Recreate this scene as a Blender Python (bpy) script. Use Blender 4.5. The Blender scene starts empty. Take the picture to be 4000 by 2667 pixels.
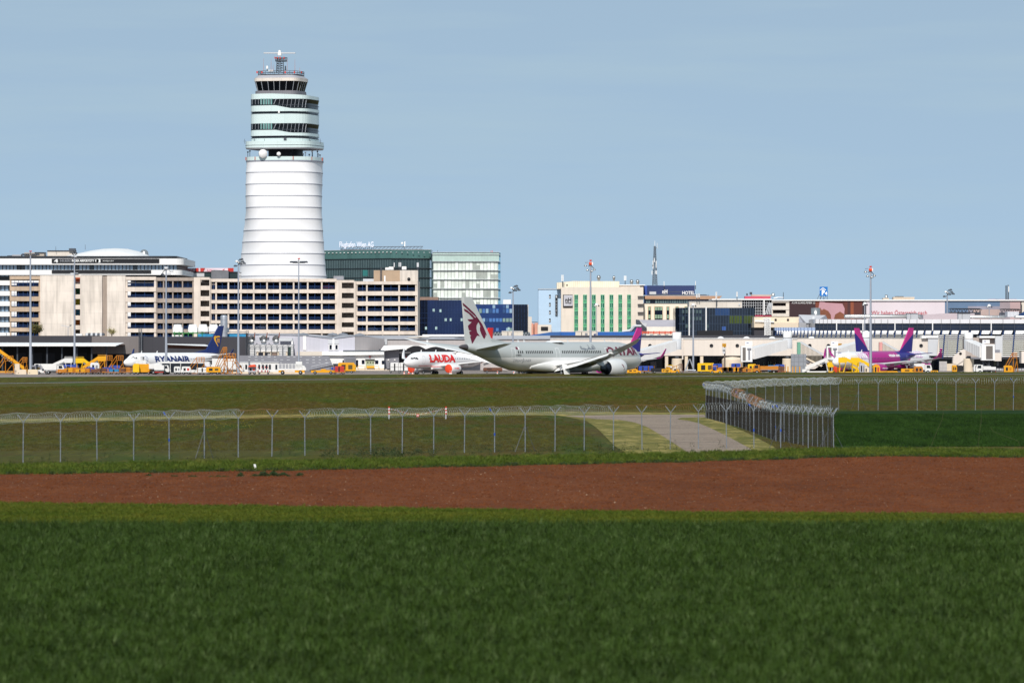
import bpy, bmesh, math, random
from mathutils import Vector, Matrix
random.seed(7)
S = bpy.context.scene
COL = S.collection
R = math.radians
F, HC, HY = 20000., 9., 1316.          # focal length in photo pixels, eye height, horizon row
# ---------------------------------------------------------------- camera
cd = bpy.data.cameras.new("camera"); cam = bpy.data.objects.new("camera", cd); COL.objects.link(cam)
cam.location = (0, 0, HC); cam.rotation_euler = (R(90), 0, 0)
cd.lens = 180; cd.sensor_width = 36; cd.shift_y = -17.5/4000
cd.clip_start = 1; cd.clip_end = 60000
cd.dof.use_dof = True; cd.dof.focus_distance = 1000; cd.dof.aperture_fstop = 1.8
S.camera = cam
# ---------------------------------------------------------------- sky and sun
SUN_AZ, SUN_EL = 5, 37                # sun stands behind the camera to the left
w = bpy.data.worlds.new("World"); S.world = w; w.use_nodes = True
nt = w.node_tree; N = nt.nodes; N.clear()
o_ = N.new('ShaderNodeOutputWorld'); bg = N.new('ShaderNodeBackground'); sky = N.new('ShaderNodeTexSky')
sky.sky_type = 'NISHITA'; sky.sun_disc = False
sky.sun_elevation = R(SUN_EL); sky.sun_rotation = R(180+SUN_AZ)
sky.air_density = 1.0; sky.dust_density = 0.6; sky.ozone_density = 1.6; sky.altitude = 150
tc = N.new('ShaderNodeTexCoord')
vm = N.new('ShaderNodeVectorMath'); vm.operation = 'MULTIPLY_ADD'
vm.inputs[1].default_value = (1, 1, 2.6); vm.inputs[2].default_value = (0, 0, .27)
nt.links.new(tc.outputs['Generated'], vm.inputs[0])
nm = N.new('ShaderNodeVectorMath'); nm.operation = 'NORMALIZE'
nt.links.new(vm.outputs[0], nm.inputs[0]); nt.links.new(nm.outputs[0], sky.inputs[0])
cm = N.new('ShaderNodeMapping'); cm.inputs['Scale'].default_value = (9, 9, 95); cm.inputs['Rotation'].default_value = (0, R(1.2), 0)
nt.links.new(tc.outputs['Generated'], cm.inputs[0])
cn = N.new('ShaderNodeTexNoise'); cn.inputs['Scale'].default_value = 1.6; cn.inputs['Detail'].default_value = 5; cn.inputs['Roughness'].default_value = .55
nt.links.new(cm.outputs[0], cn.inputs[0])
cr = N.new('ShaderNodeMapRange'); cr.inputs[1].default_value = .42; cr.inputs[2].default_value = .8; cr.inputs[3].default_value = .6; cr.inputs[4].default_value = .78
nt.links.new(cn.outputs[0], cr.inputs[0])
mx = N.new('ShaderNodeMix'); mx.data_type = 'RGBA'; mx.inputs[7].default_value = (3.0, 3.95, 4.45, 1)
nt.links.new(cr.outputs[0], mx.inputs[0]); nt.links.new(sky.outputs[0], mx.inputs[6]); nt.links.new(mx.outputs[2], bg.inputs[0])
bg.inputs[1].default_value = .15
nt.links.new(bg.outputs[0], o_.inputs[0])
sl = bpy.data.lights.new("sun", 'SUN'); sl.energy = 3.9; sl.angle = R(.53); sl.color = (1, .955, .88)
so = bpy.data.objects.new("sun", sl); COL.objects.link(so)
ts = Vector((-math.sin(R(SUN_AZ))*math.cos(R(SUN_EL)), -math.cos(R(SUN_AZ))*math.cos(R(SUN_EL)), math.sin(R(SUN_EL))))
so.rotation_euler = ts.to_track_quat('Z', 'Y').to_euler(); so.location = ts*300
S.view_settings.view_transform = 'Standard'; S.view_settings.look = 'None'
S.view_settings.exposure = 0; S.view_settings.gamma = 1
S.cycles.max_bounces = 5; S.cycles.transparent_max_bounces = 6

# ---------------------------------------------------------------- helpers
def wx(px, d): return (px-2000)*d/F
def wz(py, d): return HC+(HY-py)*d/F
def P(px, py, d): return Vector((wx(px, d), d, wz(py, d)))
def lin(h):
    h = h.lstrip('#'); c = [int(h[i:i+2], 16)/255 for i in (0, 2, 4)]
    return [x/12.92 if x <= .04045 else ((x+.055)/1.055)**2.4 for x in c]+[1]
MATS = {}
def mat(key, col, rough=.6, metal=0., var=.12, scale=.35, stretch=(1, 1, 1), bump=0., spec=.35, seams=None, streak=0., zones=None, emit=0):
    """procedural surface: base colour broken up by noise, optional panel seams, rain streaks and painted zones"""
    if key in MATS: return MATS[key]
    m = bpy.data.materials.new(key); m.use_nodes = True; MATS[key] = m
    t = m.node_tree; n = t.nodes; p = n['Principled BSDF']; L = t.links.new
    p.inputs['Roughness'].default_value = rough; p.inputs['Metallic'].default_value = metal
    p.inputs['Specular IOR Level'].default_value = spec
    c = lin(col) if isinstance(col, str) else list(col)+[1]*(4-len(col))
    tcd = n.new('ShaderNodeTexCoord'); mp = n.new('ShaderNodeMapping'); mp.inputs['Scale'].default_value = stretch
    L(tcd.outputs['Object'], mp.inputs[0])
    def noise(sc, det=4, src=None):
        q = n.new('ShaderNodeTexNoise'); q.inputs['Scale'].default_value = sc; q.inputs['Detail'].default_value = det
        L((src or mp).outputs[0], q.inputs[0]); return q.outputs[0]
    def rng(x, a, b, lo, hi):
        q = n.new('ShaderNodeMapRange'); q.inputs[1].default_value = a; q.inputs[2].default_value = b
        q.inputs[3].default_value = lo; q.inputs[4].default_value = hi; L(x, q.inputs[0]); return q.outputs[0]
    def mth(op, a, b):
        q = n.new('ShaderNodeMath'); q.operation = op
        for i, v in ((0, a), (1, b)):
            if isinstance(v, (int, float)): q.inputs[i].default_value = v
            else: L(v, q.inputs[i])
        return q.outputs[0]
    cur = n.new('ShaderNodeRGB'); cur.outputs[0].default_value = c; cur = cur.outputs[0]
    if zones:
        sx = n.new('ShaderNodeSeparateXYZ'); L(tcd.outputs['Object'], sx.inputs[0])
        for conds, zc in zones:
            fac = None
            for (a, b, cc, dd) in conds:
                e = mth('ADD', mth('ADD', mth('MULTIPLY', sx.outputs[0], a), mth('MULTIPLY', sx.outputs[1], b)), mth('ADD', mth('MULTIPLY', sx.outputs[2], cc), dd))
                e = mth('GREATER_THAN', e, 0.)
                fac = e if fac is None else mth('MULTIPLY', fac, e)
            q = n.new('ShaderNodeMix'); q.data_type = 'RGBA'; L(fac, q.inputs[0]); L(cur, q.inputs[6]); q.inputs[7].default_value = lin(zc); cur = q.outputs[2]
    f = rng(noise(scale), .25, .75, 1-var, 1+var)
    if streak:
        ms = n.new('ShaderNodeMapping'); ms.inputs['Scale'].default_value = (1.1, 1.1, .1); L(tcd.outputs['Object'], ms.inputs[0])
        f = mth('MULTIPLY', f, rng(noise(1., 5, ms), .45, .75, 1, 1-streak))
    if seams:
        br = n.new('ShaderNodeTexBrick'); br.offset = 0
        xz = n.new('ShaderNodeCombineXYZ'); s2 = n.new('ShaderNodeSeparateXYZ'); L(tcd.outputs['Object'], s2.inputs[0])
        L(mth('ADD', s2.outputs[0], s2.outputs[1]), xz.inputs[0]); L(s2.outputs[2], xz.inputs[1]); L(xz.outputs[0], br.inputs[0])
        br.inputs['Scale'].default_value = 1; br.inputs['Brick Width'].default_value = seams[0]; br.inputs['Row Height'].default_value = seams[1]
        br.inputs['Mortar Size'].default_value = seams[2]; br.inputs['Mortar Smooth'].default_value = .3
        br.inputs['Color1'].default_value = (1, 1, 1, 1); br.inputs['Color2'].default_value = (.93, .93, .93, 1); br.inputs['Mortar'].default_value = (seams[3],)*3+(1,)
        bw = n.new('ShaderNodeRGBToBW'); L(br.outputs[0], bw.inputs[0]); f = mth('MULTIPLY', f, bw.outputs[0])
    q = n.new('ShaderNodeVectorMath'); q.operation = 'SCALE'; L(cur, q.inputs[0]); L(f, q.inputs[3])
    L(q.outputs[0], p.inputs['Base Color'])
    if bump:
        b = n.new('ShaderNodeBump'); b.inputs['Strength'].default_value = 1; b.inputs['Distance'].default_value = bump
        L(noise(scale*6, 6), b.inputs['Height']); L(b.outputs[0], p.inputs['Normal'])
    if emit: L(q.outputs[0], p.inputs['Emission Color']); p.inputs['Emission Strength'].default_value = emit
    return m

class B:
    """collects faces for ONE mesh object"""
    def __init__(s): s.v = []; s.f = []; s.i = []; s.sm = []; s.ms = []
    def k(s, m):
        if m not in s.ms: s.ms.append(m)
        return s.ms.index(m)
    def add(s, vs, fs, m, smooth=False):
        o = len(s.v); s.v += [Vector(x) for x in vs]; k = s.k(m)
        for f in fs: s.f.append([o+j for j in f]); s.i.append(k); s.sm.append(smooth)
        return s
    def box(s, x0, x1, y0, y1, z0, z1, m):
        v = [(x, y, z) for z in (z0, z1) for y in (y0, y1) for x in (x0, x1)]
        return s.add(v, [(0, 2, 3, 1), (4, 5, 7, 6), (0, 1, 5, 4), (1, 3, 7, 5), (3, 2, 6, 7), (2, 0, 4, 6)], m)
    def pbox(s, a, b, t, u, d, dep, m):   # px left, px right, row top, row bottom, distance of its front, depth
        return s.box(wx(a, d), wx(b, d), d, d+dep, wz(u, d), wz(t, d), m)
    def prism(s, pts, y0, y1, m):         # outline in (x, z), extruded along y
        n = len(pts); v = [(x, y0, z) for x, z in pts]+[(x, y1, z) for x, z in pts]
        ar = sum(pts[i][0]*pts[(i+1) % n][1]-pts[(i+1) % n][0]*pts[i][1] for i in range(n))
        fs = [tuple(range(n)), tuple(range(2*n-1, n-1, -1))]+[(i, n+i, n+(i+1) % n, (i+1) % n) for i in range(n)]
        if ar < 0: fs = [f[::-1] for f in fs]
        return s.add(v, fs, m)
    def plan(s, pts, z0, z1, m, pts2=None, smooth=False, cap=True):  # outline in (x, y), raised along z
        n = len(pts); q = pts2 or pts
        v = [(x, y, z0) for x, y in pts]+[(x, y, z1) for x, y in q]
        s.add(v, [(i, (i+1) % n, n+(i+1) % n, n+i) for i in range(n)], m, smooth)
        if cap: s.add(v, [tuple(range(n-1, -1, -1)), tuple(range(n, 2*n))], m)
        return s
    def tube(s, p, q, r0, r1=None, n=8, m=None, cap=True):
        p, q = Vector(p), Vector(q); r1 = r0 if r1 is None else r1
        a = (q-p); a.normalize(); u = a.orthogonal().normalized(); w_ = a.cross(u)
        v = [c+(u*math.cos(t)+w_*math.sin(t))*r for c, r in ((p, r0), (q, r1)) for t in [2*math.pi*i/n for i in range(n)]]
        s.add(v, [(i, (i+1) % n, n+(i+1) % n, n+i) for i in range(n)], m, n > 5)
        if cap: s.add(v, [tuple(range(n-1, -1, -1)), tuple(range(n, 2*n))], m)
        return s
    def lathe(s, prof, c, m, n=24, axis='z', smooth=True):
        """prof = [(r, h)] turned about an axis through c"""
        c = Vector(c); v = []
        for r, h in prof:
            for i in range(n):
                t = 2*math.pi*i/n; a, b = r*math.cos(t), r*math.sin(t)
                v.append(c+Vector((a, b, h) if axis == 'z' else ((h, a, b) if axis == 'x' else (b, h, a))))
        fs = [(j*n+i, j*n+(i+1) % n, (j+1)*n+(i+1) % n, (j+1)*n+i) for j in range(len(prof)-1) for i in range(n)]
        return s.add(v, fs, m, smooth)
    def loft(s, rings, m, smooth=True, caps=True):
        n = len(rings[0]); v = [p for r in rings for p in r]
        s.add(v, [(j*n+i, j*n+(i+1) % n, (j+1)*n+(i+1) % n, (j+1)*n+i) for j in range(len(rings)-1) for i in range(n)], m, smooth)
        if caps: s.add(list(rings[0])+list(rings[-1]), [tuple(range(n-1, -1, -1)), tuple(range(n, 2*n))], m)
        return s
    def path(s, pts, r, m, n=5):
        for a, b in zip(pts, pts[1:]): s.tube(a, b, r, r, n, m)
        return s
    def build(s, name, parent=None, world=True, recalc=False):
        o = Vector((0, 0, 0))
        if world and parent is not None: o = ORG[root_of(parent)]
        me = bpy.data.meshes.new(name); me.from_pydata([x-o for x in s.v], [], s.f)
        for m in s.ms: me.materials.append(m)
        me.polygons.foreach_set('material_index', s.i); me.polygons.foreach_set('use_smooth', s.sm)
        if recalc:
            bm = bmesh.new(); bm.from_mesh(me); bmesh.ops.recalc_face_normals(bm, faces=bm.faces); bm.to_mesh(me); bm.free()
        me.update()
        ob = bpy.data.objects.new(name, me); COL.objects.link(ob)
        if parent is not None: ob.parent = parent
        return ob
ORG = {}
def root_of(o):
    while o.parent is not None: o = o.parent
    return o.name
def tag(o, label, cat, group=None, kind=None):
    if label: o['label'] = label
    if cat: o['category'] = cat
    if group: o['group'] = group
    if kind: o['kind'] = kind
    return o
def thing(name, label, cat, loc=(0, 0, 0), rz=0., group=None):
    o = bpy.data.objects.new(name, None); COL.objects.link(o); o.empty_display_size = .5
    o.location = loc; o.rotation_euler = (0, 0, rz); ORG[o.name] = Vector(loc)
    return tag(o, label, cat, group)
def solo(b, name, label, cat, group=None, loc=None):   # a thing that is one mesh
    if loc is not None:
        loc = Vector(loc); b.v = [x-loc for x in b.v]
    o = b.build(name); tag(o, label, cat, group)
    if loc is not None: o.location = loc
    ORG[o.name] = Vector(loc or (0, 0, 0)); return o
def struct(b, name):
    o = b.build(name); o['kind'] = 'structure'; return o
def copy_tree(o, parent=None):
    c = o.copy(); COL.objects.link(c)
    if parent is not None: c.parent = parent
    for ch in list(o.children): copy_tree(ch, c)
    return c
def flat_text(s, width=None, height=None, bold=0.):
    """(verts (u, v), triangles) of a line of lettering, left foot at 0, 0"""
    cu = bpy.data.curves.new('t', 'FONT'); cu.body = s; cu.resolution_u = 3; cu.offset = bold
    ob = bpy.data.objects.new('t', cu); me = bpy.data.meshes.new_from_object(ob)
    v = [(p.co.x, p.co.y) for p in me.vertices]; f = [tuple(p.vertices) for p in me.polygons]
    bpy.data.objects.remove(ob); bpy.data.curves.remove(cu); bpy.data.meshes.remove(me)
    x0 = min(a for a, _ in v); x1 = max(a for a, _ in v); y0 = min(b for _, b in v); y1 = max(b for _, b in v)
    sy = height/(y1-y0) if height else 1; sx = width/(x1-x0) if width else sy
    if not height: sy = sx
    return [((a-x0)*sx, (b-y0)*sy) for a, b in v], f
def wall_text(s, px0, px1, py0, py1, d, m, parent, name='lettering', th=.12, bold=0.):
    """raised lettering on a wall that faces the camera side, at distance d"""
    W, H = wx(px1, d)-wx(px0, d), wz(py0, d)-wz(py1, d)
    v, f = flat_text(s, W, H, bold); x0, z0 = wx(px0, d), wz(py1, d); n = len(v); b = B()
    vs = [(x0+u, d-th, z0+t) for u, t in v]
    b.add(vs, f, m)
    ed = {}
    for t in f:
        for i in range(len(t)):
            e = (t[i], t[(i+1) % len(t)])
            if (e[1], e[0]) in ed: ed.pop((e[1], e[0]))
            else: ed[e] = 1
    b.add(vs+[(x0+u, d, z0+t) for u, t in v], [(e[1], e[0], n+e[0], n+e[1]) for e in ed], m)
    return b.build(name, parent)
# ---------------------------------------------------------------- ground
def interp(x, pts):
    if x <= pts[0][0]: a, b = pts[0], pts[1]
    elif x >= pts[-1][0]: a, b = pts[-2], pts[-1]
    else:
        for a, b in zip(pts, pts[1:]):
            if a[0] <= x <= b[0]: break
    return a[1]+(b[1]-a[1])*(x-a[0])/(b[0]-a[0])
def d_run(X): return interp(X, [(-88, 879), (-56, 936), (0, 1006), (53, 1060), (110, 1103)])
def sst(t): t = max(0., min(1., t)); return t*t*(3-2*t)
def apron_z(d): return .3-.65*sst((d-1090)/160)
def field_z(X, d):
    t = d_run(X); zc = 1.535-.003*X
    if d < t-28: return sst((d-(t-330))/300)
    if d < t+14: return 1.
    if d < t+40: return 1+(zc-1)*sst((d-t-14)/24)
    return zc-(zc+2.2)*sst((d-t-40)/9)
def dg(py): return HC*F/(py-HY)                 # distance of flat ground seen at a photo row
def sheet(name, xs, ds, zf, m, kind='structure'):
    b = B(); n = len(xs); v = []
    for d in ds:
        for x in xs:
            X, D = (x, d) if not callable(d) else (x, d(x))
            v.append((X, D, zf(X, D)))
    b.add(v, [(j*n+i, j*n+i+1, (j+1)*n+i+1, (j+1)*n+i) for j in range(len(ds)-1) for i in range(n-1)], m, True)
    o = b.build(name); o['kind'] = kind; return o
def ground_mat(key, cols, sc, bump=.05, rough=.95, fine=.5, world=False, amp=.45):
    """mottled ground: several colours blended by noise of several sizes"""
    m = bpy.data.materials.new(key); m.use_nodes = True; t = m.node_tree; n = t.nodes; L = t.links.new; p = n['Principled BSDF']
    p.inputs['Roughness'].default_value = rough; p.inputs['Specular IOR Level'].default_value = .1
    g = n.new('ShaderNodeNewGeometry' if world else 'ShaderNodeTexCoord'); gout = g.outputs['Position' if world else 'Object']; cur = None
    for i, (c, s) in enumerate(zip(cols[1:], sc)):
        mp = n.new('ShaderNodeMapping'); mp.inputs['Scale'].default_value = (s[0], s[1], 1); mp.inputs['Location'].default_value = (i*13.7, i*5.1, 0)
        L(gout, mp.inputs[0])
        q = n.new('ShaderNodeTexNoise'); q.inputs['Scale'].default_value = 1; q.inputs['Detail'].default_value = 6; q.inputs['Roughness'].default_value = .62; L(mp.outputs[0], q.inputs[0])
        r = n.new('ShaderNodeMapRange'); r.inputs[1].default_value = s[2]; r.inputs[2].default_value = s[3]; L(q.outputs[0], r.inputs[0])
        x = n.new('ShaderNodeMix'); x.data_type = 'RGBA'; L(r.outputs[0], x.inputs[0])
        if cur is None: x.inputs[6].default_value = lin(cols[0])
        else: L(cur, x.inputs[6])
        x.inputs[7].default_value = lin(c); cur = x.outputs[2]
    q = n.new('ShaderNodeTexNoise'); q.inputs['Scale'].default_value = fine; q.inputs['Detail'].default_value = 8; q.inputs['Roughness'].default_value = .75; L(gout, q.inputs[0])
    r = n.new('ShaderNodeMapRange'); r.inputs[1].default_value = .25; r.inputs[2].default_value = .75; r.inputs[3].default_value = 1-amp; r.inputs[4].default_value = 1+amp; L(q.outputs[0], r.inputs[0])
    s = n.new('ShaderNodeVectorMath'); s.operation = 'SCALE'; L(cur, s.inputs[0]); L(r.outputs[0], s.inputs[3]); L(s.outputs[0], p.inputs['Base Color'])
    if bump:
        b = n.new('ShaderNodeBump'); b.inputs['Distance'].default_value = bump; L(q.outputs[0], b.inputs['Height']); L(b.outputs[0], p.inputs['Normal'])
    MATS[key] = m; return m
FCOL = ['#4a4816', '#4f441b', '#3d4a13', '#5f5c24']; FSC = [(.05, .012, .44, .56), (.14, .02, .5, .62), (1.1, .09, .52, .7)]
G_FIELD = ground_mat('field_grass', FCOL, FSC, .06, .95, 1.3)
G_SOIL = ground_mat('ploughed_soil', ['#6a3b20', '#5c321a', '#744325', '#4d2916'], [(.06, .018, .4, .65), (.3, .05, .47, .7), (2.2, .35, .55, .72)], .05, 1, 2.2)
G_CROPSOIL = ground_mat('crop_soil', ['#1d2a10', '#17240e', '#223214'], [(.2, .2, .4, .6), (.7, .7, .5, .7)], .05, 1, 2)
G_STRIP = ground_mat('strip_grass', ['#4a4f12', '#3c4a10', '#585616'], [(.1, .25, .4, .62), (.5, .5, .5, .7)], .05, 1, 3)
G_VERGE = ground_mat('verge_grass', ['#47501a', '#384614', '#5f5a24'], [(.1, .1, .4, .62), (.5, .5, .5, .7)], .06, 1, 3)
G_DRY = ground_mat('mown_grass', ['#80763e', '#686630', '#a8965c', '#585a2a'], [(.12, .07, .42, .58), (.5, .12, .5, .64), (.9, .5, .5, .66)], .04, 1, 2.6)
G_PATH = ground_mat('path_asphalt', ['#968576', '#8c7b6d', '#9f8f80'], [(.05, .05, .4, .6), (.4, .4, .5, .7)], .01, .9, 3)
G_APRON = ground_mat('apron_concrete', ['#8f837c', '#7d7370', '#9c9188'], [(.03, .05, .4, .6), (.2, .2, .5, .7)], .01, .85, 1)
G_RUN = ground_mat('runway_asphalt', ['#3a3b40', '#303136', '#48484c'], [(.02, .05, .4, .6), (.2, .2, .5, .7)], .01, .9, 1)
G_LAND = ground_mat('far_land', ['#5a5430', '#4a4a28', '#6a6038'], [(.004, .004, .4, .6), (.02, .02, .5, .7)], 0, 1, .1)
G_CROP2 = ground_mat('young_crop', ['#1f3810', '#19300d', '#284214'], [(.06, .05, .4, .62), (.4, .3, .5, .7)], .06, 1, 2.6)
b = B(); b.add([(-9000, -3000, -3), (9000, -3000, -3), (9000, 30000, -3), (-9000, 30000, -3)], [(0, 1, 2, 3)], G_LAND); struct(b, 'land')
def ramp(a, c, n): return [a+(c-a)*i/n for i in range(n+1)]
D_STRIP, D_SOIL0 = 238., 277.
def soil_near(x): return interp(x, [(-40, 279.5), (-27, 277.5), (-13, 272), (0, 266), (12, 262), (25, 260)])+.35*math.sin(x*1.7)+.25*math.sin(x*4.1+2)
def soil_far(x): return interp(x, [(-60, 328), (-34, 334), (-22, 341), (-12, 347), (0, 358), (12, 368), (20, 377), (27, 386), (34, 384), (40, 379)])+.9*math.sin(x*.9)+.5*math.sin(x*2.3+1)
XN = ramp(-75, 75, 150)
sheet('crop_ground', XN, [40, 90, 140, 190, D_STRIP], lambda X, d: 0, G_CROPSOIL)
sheet('grass_strip', XN, [lambda x: D_STRIP-.2, soil_near], lambda X, d: .004, G_STRIP)
sheet('ploughed_field', XN, [lambda x: soil_near(x)-.3]+[(lambda k: lambda x: soil_near(x)+(soil_far(x)-soil_near(x))*k)(i/24) for i in range(1, 25)], lambda X, d: .008, G_SOIL)
XF = ramp(-260, 260, 130)
sheet('airfield_grass', XF, [lambda x: soil_far(max(-60, min(40, x)))-.3]+[(lambda k: lambda x: 400+(d_run(x)-.5-400)*k)(i/30) for i in range(31)], lambda X, d: -.004+field_z(X, d), G_FIELD)
sheet('runway', XF, [(lambda k: lambda x: d_run(x)-.6+k)(i) for i in (0, 7.5, 15)], lambda X, d: field_z(X, d)+.006, G_RUN)
M_LINE = mat('painted_line', '#c9c6c0', .8, var=.2, scale=.2)
sheet('runway_marking', XF, [lambda x: d_run(x)+.2, lambda x: d_run(x)+3.4], lambda X, d: field_z(X, d)+.012, M_LINE)
sheet('runway_verge', XF, [(lambda k: lambda x: d_run(x)+14.2+k)(i) for i in (0, 4, 8, 12, 16, 20, 24, 27, 30, 33, 36)], lambda X, d: field_z(X, d)+.004, G_FIELD)
sheet('apron', ramp(-320, 320, 64), [(lambda k: lambda x: max(k, d_run(x)+42))(i) for i in (950, 1020, 1060, 1100, 1140, 1180, 1220, 1260, 1300, 1400, 1600, 2600)], lambda X, d: apron_z(d), G_APRON)
# the paved path behind the fence and its mown verges, the green crop in the enclosure on the right
def g(px, py, z=.01):
    d = (HC-z)*F/(py-HY); return (wx(px, d), d, z)
def gpoly(name, pts, m, z):
    b = B(); b.add([g(x, y, z) for x, y in pts], [tuple(range(len(pts)))[::-1]], m)
    ob = b.build(name, recalc=False); ob['kind'] = 'structure'
    bm = bmesh.new(); bm.from_mesh(ob.data); bmesh.ops.triangulate(bm, faces=bm.faces); bmesh.ops.recalc_face_normals(bm, faces=bm.faces)
    if sum(f.normal.z for f in bm.faces) < 0: bmesh.ops.reverse_faces(bm, faces=bm.faces)
    bm.to_mesh(ob.data); bm.free(); return ob
gpoly('mown_verge', [(0, 1637), (900, 1622), (1700, 1612), (2250, 1607), (2757, 1612), (2800, 1640), (2920, 1690), (3020, 1742), (3050, 1770), (2460, 1780), (2400, 1740), (2330, 1670), (2290, 1643), (2180, 1622), (1700, 1621), (900, 1634), (0, 1652)], G_DRY, .03)
gpoly('service_path', [(2200, 1623), (2480, 1619), (2750, 1619), (2760, 1629), (2660, 1631), (2645, 1637), (2690, 1643), (2730, 1652), (2790, 1678), (2850, 1708), (2925, 1748), (2960, 1775), (2700, 1775), (2640, 1735), (2580, 1697), (2530, 1668), (2480, 1649), (2420, 1639), (2330, 1636)], G_PATH, .036)
gpoly('enclosure_crop', [(3262, 1605), (4400, 1600), (4400, 1742), (3700, 1742), (3262, 1748)], G_CROP2, .03)
# ---------------------------------------------------------------- materials of the buildings
WHITE = mat('white_panel', '#e9e7e6', .55, var=.04, scale=.15, streak=.06)
CREAM = mat('cream_panel', '#ddd2c6', .6, var=.05, scale=.1, streak=.08, seams=(6, 4, .05, .8))
CONC = mat('weathered_concrete', '#d9cbbf', .85, var=.12, scale=.25, streak=.18, bump=.01)
CONC2 = mat('panelled_concrete', '#e1d5ca', .85, var=.13, scale=.16, streak=.3, seams=(5, 3.25, .06, .84), bump=.01)
CONC_D = mat('grey_concrete', '#a2948a', .85, var=.16, scale=.3, streak=.2)
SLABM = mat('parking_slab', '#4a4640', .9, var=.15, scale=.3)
DARKIN = mat('interior_shade', '#1c2030', .7, var=.3, scale=.4)  # shade of the interiors put into a near-black navy
RAIL = mat('blue_railing', '#23457c', .5, var=.08)
BLACK = mat('black_panel', '#14151c', .5, var=.15)
CHAR = mat('charcoal_cladding', '#39383f', .55, var=.06, scale=.2, seams=(7, 20, .06, .8))
TAUPE = mat('taupe_cladding', '#77706f', .6, var=.05, scale=.2, seams=(2, 20, .05, .85))
GREYP = mat('grey_sheet_metal', '#b4b2b8', .5, var=.05, scale=.2, seams=(1.2, 30, .08, .9))
GREYD = mat('grey_block_wall', '#85858d', .7, var=.08, scale=.3, seams=(4, .6, .04, .9))
ROOFG = mat('grey_roof', '#a7a6ac', .6, var=.1, scale=.2)
STEEL = mat('galvanised_steel', '#a9adb5', .45, .5, var=.1, scale=.6)
STEELD = mat('dark_steel', '#4c5058', .5, .3, var=.12)
DUCT = mat('duct_steel', '#b6b4b2', .28, .85, var=.1, scale=.5)
TEAL = mat('pale_green_glass', '#d2e1e0', .25, var=.04, scale=.1, seams=(3.6, 60, .07, .84))
TEALD = mat('tower_window_glass', '#171c22', .12, var=.35, scale=.35, spec=.25)
TEALM = mat('tower_blind_glass', '#6f9c98', .2, var=.25, scale=.3)
CABG = mat('cab_glass', '#080b12', .08, var=.3, scale=.3, spec=.15)
RED = mat('signal_red', '#c8321f', .5, var=.08)
ORANGE = mat('signal_orange', '#e0502c', .5, var=.08)
MEMB = mat('white_membrane', '#f0eef0', .5, var=.015, scale=.12, streak=.03)
MEMB2 = mat('membrane_ring', '#8d8f9c', .5, var=.1)
LIGHTG = mat('light_grey_paint', '#c3c4c8', .5, var=.06)

# ---------------------------------------------------------------- control tower
TD = 1795.; TS = TD/F
tx, ty = wx(1105, TD), TD+14
def sup(hw, n, ang, cx=0, cy=0, k=64, f=1.):
    """rounded square in plan, as wide as 2*hw when seen from the front"""
    p = []
    for i in range(k):
        t = 2*math.pi*i/k; c, s_ = math.cos(t), math.sin(t)
        r = (abs(c)**n+abs(s_)**n)**(-1/n); p.append((r*math.cos(t+ang), r*math.sin(t+ang)))
    m = max(x for x, _ in p); return [(cx+x*hw/m, cy+y*hw/m*f) for x, y in p]
tower = thing('control_tower', 'tall white control tower with ringed membrane shaft and pale green glazed head', 'control tower', (tx, ty, 0))
bands = [(627, 956.5, 1254), (672, 954.4, 1254), (718, 953, 1252.5), (763.5, 952.7, 1251), (809, 951.7, 1252), (854, 947.6, 1254), (899, 942, 1257), (944, 937.5, 1260), (990, 933.4, 1263), (1034.6, 928, 1266), (1078.5, 923.5, 1270), (1124, 918, 1275), (1460, 893, 1300)]
shaft, rings = B(), B()
def tring(px0, px1, k, q):
    # the rounded square turns by a quarter on its way down
    return sup((px1-px0)/2*TS, 3.2-1.0*q, R(-14+48*q), wx((px0+px1)/2, TD), ty, 72)
for j in range(len(bands)-1):
    (y0, a0, b0), (y1, a1, b1) = bands[j], bands[j+1]; rs = []
    for i in range(7):
        t = i/6; y = y0+1.6+(y1-y0-3.2)*t; bow = 4*t*(1-t)*(1.2 if j < 11 else 0)
        a = a0+(a1-a0)*t+bow; bb = b0+(b1-b0)*t-bow
        rs.append([(x, yy, wz(y, TD)) for x, yy in tring(a, bb, 0, sst((y-600)/520))])
    shaft.loft(rs[::-1], MEMB, True, False)
for y, a, bb in bands[1:-1]:
    p = tring(a-.8, bb+.8, 0, sst((y-600)/520)); rings.plan(p, wz(y+1.4, TD), wz(y-1.4, TD), MEMB2)
shaft.build('shaft', tower); rings.build('ring', tower)
def tp(a, bb, n=4.2, ang=-15, k=72): return sup((bb-a)/2*TS, n, R(ang), wx((a+bb)/2, TD), ty, k)
def fy(px, a=974, bb=1239):
    """distance of the front of the tower head at a photo column"""
    p = tp(a, bb); x = wx(px, TD); best = ty
    for (x0, y0), (x1, y1) in zip(p, p[1:]+p[:1]):
        if min(x0, x1) <= x <= max(x0, x1) and x0 != x1: best = min(best, y0+(y1-y0)*(x-x0)/(x1-x0))
    return best
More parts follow.
